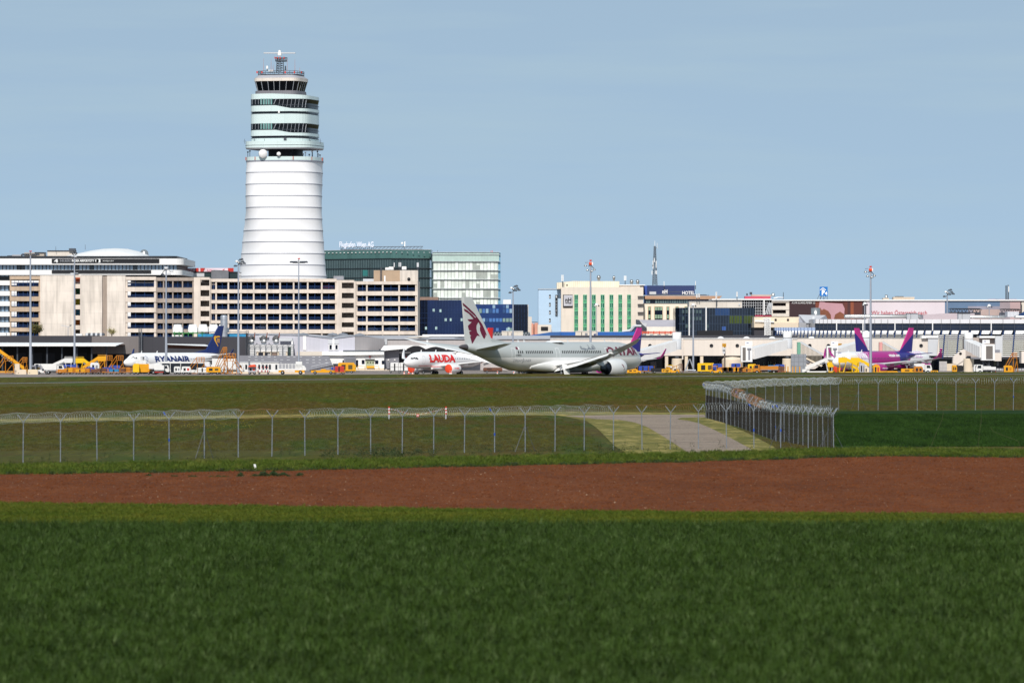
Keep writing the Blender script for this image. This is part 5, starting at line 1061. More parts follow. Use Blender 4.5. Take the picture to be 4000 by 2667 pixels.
yb = thing('yellow_barrier', 'low yellow tube barrier in front of the pale green door', 'barrier', P(1430, 1437, WB-2)); YEL = mat('safety_yellow', '#e3a41c', .45, var=.06); q = B()
for a, bb in ((1398, 1425), (1462, 1480)): q.path([P(a, 1438, WB-2), P(a, 1430, WB-2), P(bb, 1430, WB-2), P(bb, 1438, WB-2)], .08, YEL)
q.pbox(1432, 1462, 1429, 1437, WB-2, .1, YEL); q.build('rail', yb)
# cone-roofed technical yard: steel fans on a frame, retaining wall with dashed joints
ty2 = thing('technical_yard', 'fenced rooftop technical yard with steel fans above the grey retaining wall', 'plant yard', (wx(1060, SD-6), SD-6, 0)); YD = SD-6
q = B(); q.pbox(968, 1145, 1347, 1390, YD, 4, mat('yard_white', '#d3d1d2', .6, seams=(1.7, 30, .05, .82))); q.pbox(1000, 1090, 1372, 1376, YD-.5, .5, CREAM); q.build('wall', ty2)
q = B(); q.pbox(1005, 1045, 1373, 1388, YD-.4, .2, DARKIN); q.pbox(1064, 1082, 1374, 1388, YD-.4, .2, mat('brick_brown', '#8d776c', .8)); q.pbox(1124, 1136, 1355, 1388, YD-.3, .3, mat('green_door', '#2f4640', .5)); q.build('opening', ty2)
q = B()
for x in (1003, 1028, 1056, 1083, 1117): q.pbox(x, x+6, 1372, 1390, YD-.7, .6, BEI)
q.build('pier', ty2)
q = B()
for x in range(972, 1150, 22):
    q.tube(P(x, 1390, YD-1), P(x, 1352, YD-1), .08, .08, 5, STEELD); q.tube(P(x, 1352, YD-1), P(x-5, 1346, YD-1), .06, .06, 4, STEELD); q.tube(P(x, 1352, YD-1), P(x+5, 1346, YD-1), .06, .06, 4, STEELD)
for y in (1346, 1353, 1373): q.path([P(970, y, YD-1), P(1150, y, YD-1)], .05, STEELD)
q.build('yard_fence', ty2)
for x in (982, 1030, 1078):
    q = B(); c = P(x, 1325, YD+2); q.lathe([(1.0, -.3), (1.05, .5), (.7, .9), (0, 1.)], c, DUCT, 16, 'y'); q.lathe([(1.12, -.3), (1.12, .2)], c, STEELD, 16, 'y'); q.tube(c+Vector((.8, 0, .4)), c+Vector((1.0, 0, 1.9)), .2, .12, 6, mat('rust', '#8a5a4c', .8)); q.box(c.x-.7, c.x+.7, c.y, c.y+1.4, c.z-2.6, c.z-.8, STEEL); q.build('fan', ty2)
q = B(); q.pbox(1012, 1050, 1309, 1318, YD+5, 3, LIGHTG); q.pbox(1090, 1142, 1320, 1332, YD+1, 4, LIGHTG); q.tube(P(1113, 1345, YD+1), P(1118, 1332, YD+1), .1, .1, 4, STEELD); q.pbox(970, 1095, 1331, 1333, YD-.5, .5, STEEL); q.pbox(1138, 1144, 1330, 1345, YD+1, 2, WHITE); q.build('plant_frame', ty2)
s0 = thing('lattice_ladder', 'thin steel lattice mast at the left end of the technical yard', 'ladder mast', P(966, 1390, YD-2)); q = B(); lattice(q, 966, 1395, 1292, .7, .7, 14, STEELD, .06, YD-2); q.build('lattice', s0)
rw = thing('retaining_wall', 'grey block retaining wall with rows of pale dashes behind the white site cabins', 'wall', (wx(1130, SD-12), SD-12, -.6)); RW = SD-14
q = B(); q.prism([(wx(x, RW), wz(y, RW)) for x, y in ((935, 1388), (1283, 1390), (1305, 1440), (1310, 1465), (935, 1465))], RW, RW+1.5, GREYD); q.build('wall', rw)
q = B(); rn = random.Random(3)
for y in (1393, 1404, 1415):
    for x in range(970, 1280, 25):
        if rn.random() < .75: q.pbox(x, x+rn.uniform(5, 13), y, y+2, RW-.05, .06, LIGHTG)
q.build('joint_mark', rw)
q = B(); q.add([P(1300, 1420, RW-2), P(1335, 1420, RW-2), P(1335, 1444, RW-2), P(1308, 1444, RW-2)], [(3, 2, 1, 0)], mat('slate_wall', '#3c4150', .6)); q.build('opening', rw)
q = B(); q.pbox(900, 1600, 1445, 1452, SE-16, 1, BEI); solo(q, 'kerb_wall', 'low beige kerb wall along the apron edge in front of the white service building', 'wall', None, P(1250, 1450, SE-16))
# ---------------------------------------------------------------- airliners (local frame: nose at x = 0, tail towards -x, left wing +y, ground z = 0)
A320 = [(0, 3.35, 3.15, .08), (.12, 3.6, 2.9, .32), (.4, 3.88, 2.6, .58), (.9, 4.2, 2.35, .9), (1.6, 4.5, 2.12, 1.2), (2.2, 4.82, 2.0, 1.42), (2.9, 5.2, 1.92, 1.6), (3.6, 5.5, 1.85, 1.74), (4.6, 5.72, 1.79, 1.87), (6, 5.84, 1.75, 1.96), (7, 5.86, 1.75, 1.975), (25, 5.86, 1.75, 1.975), (27, 5.86, 1.92, 1.93), (29, 5.84, 2.35, 1.8), (31, 5.8, 2.88, 1.55), (33, 5.72, 3.45, 1.22), (35, 5.58, 4.05, .82), (36.5, 5.42, 4.5, .5), (37.4, 5.2, 4.8, .22), (37.55, 5.1, 4.9, .1)]
B737 = [(0, 2.95, 2.75, .06), (.15, 3.2, 2.5, .28), (.5, 3.5, 2.2, .55), (1., 3.78, 1.95, .8), (1.7, 4.1, 1.7, 1.1), (2.3, 4.5, 1.58, 1.32), (3.0, 4.95, 1.5, 1.5), (3.8, 5.2, 1.44, 1.65), (5, 5.33, 1.4, 1.8), (6.5, 5.4, 1.38, 1.88), (25, 5.4, 1.38, 1.88), (27, 5.4, 1.6, 1.83), (29.5, 5.38, 2.2, 1.66), (32, 5.32, 2.95, 1.35), (34.5, 5.2, 3.65, .95), (36.5, 5.0, 4.1, .6), (38, 4.75, 4.35, .25), (38.2, 4.65, 4.45, .12)]
B787 = [(0, 4.2, 3.9, .12), (.2, 4.7, 3.35, .55), (.7, 5.3, 2.85, 1.05), (1.5, 5.9, 2.4, 1.55), (2.6, 6.5, 2.1, 2.02), (4, 7.08, 1.95, 2.4), (5.5, 7.5, 1.87, 2.65), (7.5, 7.78, 1.83, 2.83), (10, 7.86, 1.82, 2.88), (42, 7.86, 1.82, 2.88), (45, 7.86, 2.1, 2.82), (48, 7.85, 2.75, 2.62), (51, 7.83, 3.6, 2.25), (54, 7.78, 4.5, 1.78), (57, 7.68, 5.35, 1.3), (59.5, 7.5, 6.0, .85), (61.2, 7.3, 6.4, .48), (62.0, 7.1, 6.65, .22), (62.1, 7.0, 6.8, .1)]
def stn(prof, a):
    a = max(prof[0][0], min(prof[-1][0], a))
    for p, q in zip(prof, prof[1:]):
        if p[0] <= a <= q[0]:
            t = (a-p[0])/(q[0]-p[0]) if q[0] > p[0] else 0; return [p[i]+(q[i]-p[i])*t for i in (1, 2, 3)]
def skin(prof, a, z, side, off=.03):
    t, u, hw = stn(prof, a); c, r = (t+u)/2, (t-u)/2; k = max(-1, min(1, (z-c)/r)); return Vector((-a, side*(hw*math.sqrt(1-k*k)+off), z))
def on_skin(prof, vs, fs, side, m, par, name, off=.035, cut=.28):
    """flat outline given as (distance from nose, height) wrapped on the fuselage"""
    bm = bmesh.new(); bv = [bm.verts.new((a, z, 0)) for a, z in vs]
    for f in fs:
        try: bm.faces.new([bv[i] for i in f])
        except ValueError: pass
    z0 = min(z for _, z in vs); z1 = max(z for _, z in vs); z = z0+cut
    while z < z1:
        bmesh.ops.bisect_plane(bm, geom=bm.verts[:]+bm.edges[:]+bm.faces[:], plane_co=(0, z, 0), plane_no=(0, 1, 0)); z += cut
    b = B(); bm.verts.index_update(); V = [skin(prof, v.co.x, v.co.y, side, off) for v in bm.verts]
    FS = []
    for f in bm.faces:
        ix = [v.index for v in f.verts]; n = (V[ix[1]]-V[ix[0]]).cross(V[ix[2]]-V[ix[0]])
        FS.append(ix if n.y*side > 0 else ix[::-1])
    bm.free(); b.add(V, FS, m); return b.build(name, par, world=False)
def fus_text(prof, s, a0, z0, W, H, side, m, par, bold=0., slant=0.):
    v, f = flat_text(s, W, H, bold)      # port side reads towards the tail, starboard side towards the nose
    return on_skin(prof, [((a0+u+t*slant) if side > 0 else (a0-u-t*slant), z0+t) for u, t in v], f, side, m, par, 'lettering')
def fus_line(prof, pts, w_, side, m, par, name):
    vs, fs = [], []
    for (a, z), (c, e) in zip(pts, pts[1:]):
        l = math.hypot(c-a, e-z) or 1; nx, nz = -(e-z)/l*w_/2, (c-a)/l*w_/2; dx, dz = (c-a)/l*w_/2, (e-z)/l*w_/2; k = len(vs)
        vs += [(a+nx-dx, z+nz-dz), (c+nx+dx, e+nz+dz), (c-nx+dx, e-nz+dz), (a-nx-dx, z-nz-dz)]; fs.append((k, k+1, k+2, k+3))
    return on_skin(prof, vs, fs, side, m, par, name)
def fuselage(prof, par, m, n=40):
    b = B(); aa = []
    for p, q in zip(prof, prof[1:]):
        k = max(1, min(12, int((q[0]-p[0])/1.6))); aa += [p[0]+(q[0]-p[0])*i/k for i in range(k)]
    aa.append(prof[-1][0]); rs = []
    for a in aa:
        t, u, hw = stn(prof, a); rs.append([(-a, hw*math.cos(x), (t+u)/2+(t-u)/2*math.sin(x)) for x in [2*math.pi*i/n for i in range(n)]])
    b.loft(rs, m); return b.build('fuselage', par, world=False, recalc=True)
def surface(secs, par, name, m, drop=0.):
    """secs = [(LE point, chord, thickness, thickness direction)] ; section points run round an aerofoil"""
    b = B(); rs = []
    for le, ch, th, nv in secs:
        le, nv = Vector(le), Vector(nv).normalized(); r = []
        for k, s_ in ((0, 0), (.03, .55), (.12, 1), (.35, 1), (.7, .55), (1, .06), (1, -.06), (.7, -.45), (.35, -.8), (.12, -.8), (.03, -.5)): r.append(le+Vector((-ch*k, 0, -ch*k*drop))+nv*(th/2*s_))
        rs.append(r)
    b.loft(rs, m); return b.build(name, par, world=False, recalc=True)
def fin_flat(par, le0, ch0, le1, ch1, t, m, dorsal=None, name='tail_fin'):
    b = B(); rs = []
    secs = ([dorsal] if dorsal else [])+[(le0, ch0), (le1, ch1)]
    for le, ch in secs:
        x, z = le; rs.append([(x, 0, z), (x-ch*.08, t, z), (x-ch*.82, t, z), (x-ch, .02, z), (x-ch, -.02, z), (x-ch*.82, -t, z), (x-ch*.08, -t, z)])
    b.loft(rs, m, smooth=False); return b.build(name, par, world=False, recalc=True)
def engine(par, x, y, z, r, L_, cowl, side, cover=None, chevron=False, lip=None, dark=None):
    b = B(); dark = dark or BLACK
    b.lathe([(r*.78, -.35), (r*.86, -.02), (r*.93, -.0), (r*1.0, -.35), (r*1.03, -L_*.3), (r*.98, -L_*.62), (r*.8, -L_*.98), (r*.76, -L_), (r*.7, -L_*.9)], (x, y, z), cowl, 32, 'x'); e = b.build('engine', par, world=False, recalc=True)
    b = B()
    if cover: b.lathe([(r*.95, -.3), (r*.96, .02), (r*.8, .1), (0, .14)], (x, y, z), cover, 28, 'x'); b.build('intake_cover', e, world=False, recalc=True)
    else:
        b.lathe([(r*.8, -.35), (r*.8, -.9), (0, -.9)], (x, y, z), dark, 24, 'x'); b.lathe([(r*.25, -.95), (r*.2, -.7), (0, -.4)], (x, y, z), STEELD, 14, 'x'); b.build('fan', e, world=False, recalc=True)
    b = B(); b.lathe([(r*.74, -L_*.93), (r*.55, -L_*1.02), (r*.45, -L_*1.18)], (x, y, z), dark, 28, 'x'); b.lathe([(r*.4, -L_*1.05), (r*.3, -L_*1.25), (0.02, -L_*1.42)], (x, y, z), STEELD, 20, 'x')
    if chevron:
        n = 18
        for i in range(n):
            t0, t1, tm_ = [2*math.pi*(i+k)/n for k in (0, 1, .5)]; rr = r*.76
            b.add([(x-L_, y+rr*math.cos(t0), z+rr*math.sin(t0)), (x-L_, y+rr*math.cos(t1), z+rr*math.sin(t1)), (x-L_-.32, y+rr*.95*math.cos(tm_), z+rr*.95*math.sin(tm_))], [(0, 1, 2)], dark)
    b.build('exhaust', e, world=False); return e
def gear(par, x, y, zt, r, wheels, m=None):
    b = B(); b.tube((x, y, r), (x, y, zt), .14, .17, 8, STEEL); b.tube((x, y, zt*.55), (x-.8, y, zt), .08, .08, 6, STEEL); b.box(x-.1, x+.1, y-.5, y+.5, r-.08, r+.08, STEEL); g_ = b.build('landing_gear', par, world=False)
    TY = mat('aircraft_tyre', '#17171a', .9, var=.2); HUB = mat('wheel_hub', '#9fa1a5', .4, .4)
    for dx, dy in wheels:
        b = B(); b.lathe([(r*.5, -.2), (r*.9, -.2), (r, -.12), (r, .12), (r*.9, .2), (r*.5, .2)], (x+dx, y+dy, r), TY, 20, 'y'); b.lathe([(0, -.14), (r*.5, -.16), (r*.5, .16), (0, .14)], (x+dx, y+dy, r), HUB, 14, 'y'); b.build('wheel', g_, world=False)
    return g_
def windows(prof, a0, n, pitch, z, w_, h, side, par, m, skip=()):
    first = None
    for i in range(n):
        if i in skip: continue
        a = a0+i*pitch; t, u, hw = stn(prof, a)
        vs = []; 
        for k in range(10):
            th = 2*math.pi*k/10; cx, cz = math.cos(th), math.sin(th); vs.append((a+w_/2*math.copysign(abs(cx)**.6, cx), z+h/2*math.copysign(abs(cz)**.6, cz)))
        if first is not None and 8 < a < prof[-1][0]*.64:
            o = first[0].copy(); COL.objects.link(o); o.parent = par; o.location = (-(a-first[1]), 0, 0); continue
        o = on_skin(prof, vs, [tuple(range(10))], side, m, par, 'cabin_window', .03)
        if 8 < a < prof[-1][0]*.64: first = (o, a)
def narrowbody(name, label, prof, nose_px, d, ang, sgn, kind, M, group='airliners parked nose in at the stands', z0=-.5, cover=(None, None), winglet=None, flags=()):
    """A320 or 737 class jet. sgn -1: nose towards the camera and left; +1: nose away and right"""
    h = Vector((sgn*math.cos(R(ang)), sgn*math.sin(R(ang)), 0)); loc = Vector((wx(nose_px, d), d, z0))
    t = thing(name, label, 'airliner', loc, math.atan2(h.y, h.x), group)
    fuselage(prof, t, M['body'])
    w7 = kind == '737'
    zf = prof[-9][1]
    # cockpit glass on both sides
    CG = mat('cockpit_glass', '#10141c', .1, var=.1)
    for s_ in (1, -1):
        if w7: polys = [[(1.9, 3.8), (2.2, 4.25), (2.75, 4.42), (2.75, 3.85)], [(2.84, 3.87), (2.87, 4.42), (3.35, 4.36), (3.55, 4.02), (3.25, 3.86)]]
        else: polys = [[(1.5, 4.0), (1.95, 4.45), (2.1, 4.47), (2.0, 3.98)], [(2.08, 3.98), (2.18, 4.5), (2.72, 4.55), (2.78, 3.98)], [(2.86, 3.98), (2.82, 4.56), (3.2, 4.5), (3.5, 4.0)]]
        for p in polys: on_skin(prof, p, [tuple(range(len(p)))], s_, CG, t, 'cockpit_window', .02)
        on_skin(prof, [(1.35 if not w7 else 1.6, 4.05 if not w7 else 3.75), (1.75, 4.45 if not w7 else 4.15), (2.0, 4.47 if not w7 else 4.2), (1.6, 4.02 if not w7 else 3.73)], [(0, 1, 2, 3)], s_, CG, t, 'cockpit_window', .015) if not w7 else None
    # wings
    zr = 2.35 if not w7 else 2.0
    for s_ in (1, -1):
        tipx, tipy, tipz = (-20.3, 16.2, 4.15) if not w7 else (-20.6, 16.3, 3.9)
        surface([((-11.3, s_*1.2, zr), 7.4, .95, (0, 0, 1)), ((-14.2, s_*6.2, zr+.55), 4.1, .5, (0, 0, 1)), ((tipx, s_*tipy, tipz), 1.6, .2, (0, 0, 1))], t, 'wing', M['wing'])
        wl = winglet or M['wing']
        surface([((tipx, s_*tipy, tipz), 1.6, .2, (0, 0, 1)), ((tipx-.7, s_*(tipy+.55), tipz+.35), 1.3, .16, (0, -s_*.6, .8)), ((tipx-1.2, s_*(tipy+.85), tipz+1.1), 1.05, .14, (0, -s_, .15)), ((tipx-2.2, s_*(tipy+1.15), tipz+2.45), .5, .1, (0, -s_, .1))], t, 'winglet', wl)
        surface([((-32.2, s_*.5, 4.95 if not w7 else 4.5), 3.4, .4, (0, 0, 1)), ((-35.0, s_*6.2, 5.5 if not w7 else 5.2), 1.4, .16, (0, 0, 1))], t, 'tailplane', M.get('tailplane', M['wing']))
        b = B(); b.loft([[(-9.2, s_*y, z) for y, z in ((1.2, 2.4), (1.9, 2.4), (1.9, 1.6), (1.2, 1.5))], [(-13, s_*y, z) for y, z in ((.4, 2.7), (2.25, 2.7), (2.1, 1.35), (.4, 1.3))], [(-18, s_*y, z) for y, z in ((.4, 2.7), (2.2, 2.7), (2.1, 1.35), (.4, 1.3))], [(-21.5, s_*y, z) for y, z in ((1.0, 2.6), (1.8, 2.6), (1.7, 1.9), (1.0, 1.8))]], M.get('belly', M['body'])); b.build('wing_fairing', t, world=False, recalc=True)
        for yy in (4.1, 7.3, 10.6):
            b = B(); xx = -11.3-(yy-1.2)*.62-4.6+yy*.14; b.loft([[(xx+2.2, s_*yy+dy, zr+.3+dz) for dy, dz in ((-.15, 0), (0, .2), (.15, 0), (0, -.25))], [(xx, s_*yy+dy, zr+.25+yy*.05+dz) for dy, dz in ((-.22, 0), (0, .2), (.22, 0), (0, -.35))], [(xx-1.6, s_*yy+dy, zr+.35+yy*.06+dz) for dy, dz in ((-.04, 0), (0, .05), (.04, 0), (0, -.06))]], M['wing']); b.build('flap_fairing', t, world=False, recalc=True)
        ez = 1.72 if not w7 else 1.5; er = 1.12 if not w7 else .98
        e = engine(t, -10.3 if not w7 else -9.9, s_*5.75 if not w7 else s_*4.85, ez, er, 4.2, M['cowl'], s_, cover[0 if s_ > 0 else 1])
        ye = s_*5.75 if not w7 else s_*4.85
        b = B(); b.loft([[(-11.2, ye+dy, ez+er+dz) for dy, dz in ((-.1, -.1), (-.1, .1), (.1, .1), (.1, -.1))], [(-14.2, ye+dy, 2.8+dz) for dy, dz in ((-.18, -.6), (-.18, .1), (.18, .1), (.18, -.6))], [(-16.8, ye+dy, 2.6+dz) for dy, dz in ((-.05, -.2), (-.05, .1), (.05, .1), (.05, -.2))]], M['wing'], False); b.build('pylon', t, world=False, recalc=True)
        gear(t, -17.6, s_*3.8 if not w7 else s_*2.85, 2.3, .58, ((0, -.45), (0, .45)))
    gear(t, -5.1 if not w7 else -4.2, 0, 2.0, .4, ((0, -.28), (0, .28)))
    if w7: fin_flat(t, (-31.2, 5.25), 5.9, (-36.9, 12.45), 2.35, .17, M['fin'], ((-27.5, 5.2), 9.6) if False else None)
    else: fin_flat(t, (-30.0, 5.7), 6.0, (-34.6, 11.8), 2.3, .17, M['fin'])
    b = B()
    if w7: b.prism([(-26.6, 5.3), (-31.9, 6.2), (-33, 5.2)], -.12, .12, M['fin'])
    else: b.prism([(-28.2, 5.8), (-30.3, 6.1), (-32, 5.7)], -.12, .12, M['fin'])
    b.build('dorsal_fillet', t, world=False)
    b = B()
    for a in (6.5, 12.5): b.prism([(-a, prof[10][1]-.05), (-a-.45, prof[10][1]-.05), (-a-.5, prof[10][1]+.5), (-a-.3, prof[10][1]+.5)], -.04, .04, WHITE)
    b.build('antenna', t, world=False)
    return t
WINM = mat('cabin_glass', '#3b4656', .15, var=.2)
AW = mat('aircraft_white', '#eceaea', .3, var=.02, spec=.5); AWG = mat('wing_grey', '#b9babd', .35, var=.06, spec=.5); AWL = mat('wing_light', '#dcdbda', .35, var=.04, spec=.5)
# --- white jet with red lettering in the centre
LRED = mat('vivid_red', '#d92c2a', .4, var=.03); LOR = mat('cover_red', '#e04a2c', .6, var=.05)
PR = A320
t = narrowbody('airliner', 'white airliner with big red LAUDA lettering and orange red engine covers, centre', A320, 1580, 1255, 54, -1, 'a320', {'body': mat('lauda_body', '#eceaea', .3, var=.02, spec=.5, zones=[([(0, 0, -1, 2.52), (-1, 0, 0, -4.0), (1, 0, 0, 22), (0, 0, 1, -2.36)], '#c8322c'), ([(0, 0, -1, 2.1)], '#a9a7a7'), ([(-1, 0, -.55, -31.5+5.5*.55)], '#d92c2a')]), 'wing': AWL, 'cowl': AW, 'fin': mat('lauda_fin', '#d92c2a', .4, var=.03, zones=[([(-1, 0, -.5, -32.6)], '#e6e4e4')]), 'belly': mat('lauda_belly', '#e4e2e2', .3, var=.03, zones=[([(0, 0, -1, 2.3), (0, 0, 1, -2.1)], '#c8322c')])}, cover=(LOR, LOR), winglet=AW)
fus_text(A320, 'LAUDA', 7.8, 3.2, 10.6, 1.95, 1, LRED, t, bold=.06)
fus_text(A320, 'laudamotion', 5.6, 2.95, 1.4, .16, 1, mat('black_lettering', '#1b1518', .5), t) if False else None
windows(A320, 7.6, 30, .72, 4.15, .26, .36, 1, t, WINM)
for a in (5.0, 31.2): fus_line(A320, [(a, 2.95), (a, 4.8), (a+.85, 4.8), (a+.85, 2.95), (a, 2.95)], .05, 1, mat('door_line', '#b7b5b5', .5), t, 'door')
for e in [o for o in t.children if o.name.startswith('engine')][:1]:
    v, f = flat_text('LAUDA', 2.0, .42, .02); b = B(); V = []
    for u, w_ in v: th = (w_-.1)/1.14; V.append((-10.3-1.0-u, 5.75+1.17*math.cos(th), 1.72+1.17*math.sin(th)))
    b.add(V, [x[::-1] for x in f], LRED); b.build('lettering', e, world=False, recalc=True)
# --- white jet with navy tail at the left
NAVYT = mat('tail_navy', '#142a66', .35, var=.03, spec=.5); HARP = mat('harp_gold', '#e0a528', .5, var=.03)
t = narrowbody('airliner', 'white airliner with navy RYANAIR lettering, navy harp tail and yellow belly line, left', B737, 484, 1325, 52, -1, '737', {'body': mat('ryan_body', '#eceaea', .3, var=.02, spec=.5, zones=[([(0, 0, -1, 2.25), (-1, 0, 0, -2.2)], '#d9a02e'), ([(0, 0, -1, 2.0)], '#1a2d63'), ([(-.62, 0, -1, -18.55)], '#d9a02e'), ([(-.62, 0, -1, -18.85)], '#1f356f')]), 'wing': AWG, 'cowl': mat('cowl_navy_white', '#dfe0e6', .35), 'fin': NAVYT, 'tailplane': AWL}, winglet=NAVYT)
fus_text(B737, 'RYANAIR', 10.2, 2.95, 13.6, 1.6, 1, NAVYT, t, bold=.045, slant=-.12)
windows(B737, 6.9, 43, .62, 3.75, .24, .34, 1, t, WINM, skip=(0, 1, 2, 3, 4, 8))
HL = mat('harp_outline', '#38508c', .5)
for pts in ([(6.0, 4.3), (6.5, 4.55), (7.1, 4.35), (7.3, 3.9)], [(6.0, 4.3), (6.1, 3.7), (6.6, 3.0), (7.0, 2.6), (7.3, 3.9)], [(6.6, 4.2), (6.6, 3.2)], [(6.9, 4.2), (6.95, 3.0)]): fus_line(B737, pts, .08, 1, HL, t, 'emblem')
q = B(); q.box(-4.95, -4.1, 1.92, 2.05, 2.55, 4.5, AW); q.build('open_door', t, world=False)
on_skin(B737, [(5.0, 2.6), (5.8, 2.6), (5.8, 4.4), (5.0, 4.4)], [(0, 1, 2, 3)], 1, BLACK, t, 'doorway')
def fin_decal(root, half, side, polys, m, name='emblem', lift=.012):
    """outlines given as photo columns and rows, laid on the flat side of the fin where they belong"""
    M = Matrix.Rotation(-root.rotation_euler.z, 4, 'Z'); L0 = root.location; n = Vector((-math.sin(root.rotation_euler.z), math.cos(root.rotation_euler.z), 0))*side; y = half+lift; cam0 = Vector((0, 0, HC))
    for pts in polys:
        vs = []
        for px, py in pts:
            dr = Vector(((px-2000)/F, 1, (HY-py)/F)); k = ((L0+n*y)-cam0).dot(n)/dr.dot(n); vs.append(M @ (cam0+dr*k-L0))
        b = B(); b.add(vs, [tuple(range(len(vs)))], m); o = b.build(name, root, world=False)
        bm = bmesh.new(); bm.from_mesh(o.data); bmesh.ops.triangulate(bm, faces=bm.faces); bm.to_mesh(o.data); bm.free()
RYAN = t
fin_decal(t, .17, 1, [[(835, 1321), (836, 1315), (840, 1311), (845, 1313), (852, 1311), (859, 1313), (860, 1318), (855, 1317), (847, 1318), (843, 1323), (845, 1333), (850, 1345), (853, 1352), (851, 1353), (845, 1342), (838, 1330)]]+[[(x, 1321+i), (x+2.2, 1320+i), (x+1.6-i*.6, 1338+i*2), (x-.2, 1336+i*2)] for i, x in enumerate((848.5, 852.5, 856.5))], HARP)
# --- pink, white and indigo jets on the right
PK, IN = '#a81d7e', '#28227a'
PKM = mat('wizz_pink', PK, .35, var=.03, spec=.5); INM = mat('wizz_indigo', IN, .35, var=.03, spec=.5)
def wizz_mats(tag_):
    return {'body': mat('wizz_body_'+tag_, '#eceaea', .3, var=.02, spec=.5, zones=[([(-1, 0, .35, -14.3)], PK), ([(-1, 0, .35, -29.0)], IN)]), 'wing': AWG, 'cowl': PKM, 'fin': mat('wizz_fin_'+tag_, IN, .35, var=.03, spec=.5, zones=[([(1, 0, 1.45, 32.7-8.2*1.45+.6)], '#bf2882')]), 'tailplane': INM}
WZ = narrowbody('airliner', 'pink, indigo and white airliner with wizzair.com lettering behind yellow stairs, right', A320, 3255, 1265, 53, -1, 'a320', wizz_mats('a'), cover=(LOR, LOR), winglet=PKM)
fus_text(A320, 'wizzair.com', 22.6, 4.55, 5.1, .78, 1, WTXT, WZ, bold=.03)
windows(A320, 7.6, 36, .66, 4.15, .25, .35, 1, WZ, WINM)
fus_text(A320, 'WIZZ', 8.2, 4.1, 5.6, 1.5, 1, mat('lilac_outline', '#d9a8d4', .5), WZ)
v, f = flat_text('wizzair.com', 2.4, .34, .02); b = B(); V = []
for u, w_ in v: th = (w_-.1)/1.14; V.append((-10.3-1.3-u, 5.75+1.18*math.cos(th), 1.72+1.18*math.sin(th)))
b.add(V, [x[::-1] for x in f], WTXT); b.build('lettering', [o for o in WZ.children if o.name.startswith('engine')][0], world=False, recalc=True)
fus_line(A320, [(31.0, 2.95), (31.0, 4.8), (31.8, 4.8), (31.8, 2.95), (31.0, 2.95)], .06, 1, mat('door_line2', '#a9a4d0', .5), WZ, 'door')
W2 = narrowbody('airliner', 'second pink and indigo airliner facing away, its fin rising above the first one\'s nose, right', A320, 3636, 1352, 53, 1, 'a320', wizz_mats('b'), winglet=PKM)
fus_text(A320, 'WIZZ', 12.5, 4.1, 5.6, 1.5, -1, mat('lilac_outline', '#d9a8d4', .5), W2)
windows(A320, 7.6, 36, .66, 4.15, .25, .35, -1, W2, WINM)
W3 = narrowbody('airliner', 'pink and indigo airliner tail rising behind the nose of the grey airliner', A320, 2168, 1260, 53, -1, 'a320', wizz_mats('c'), winglet=PKM)
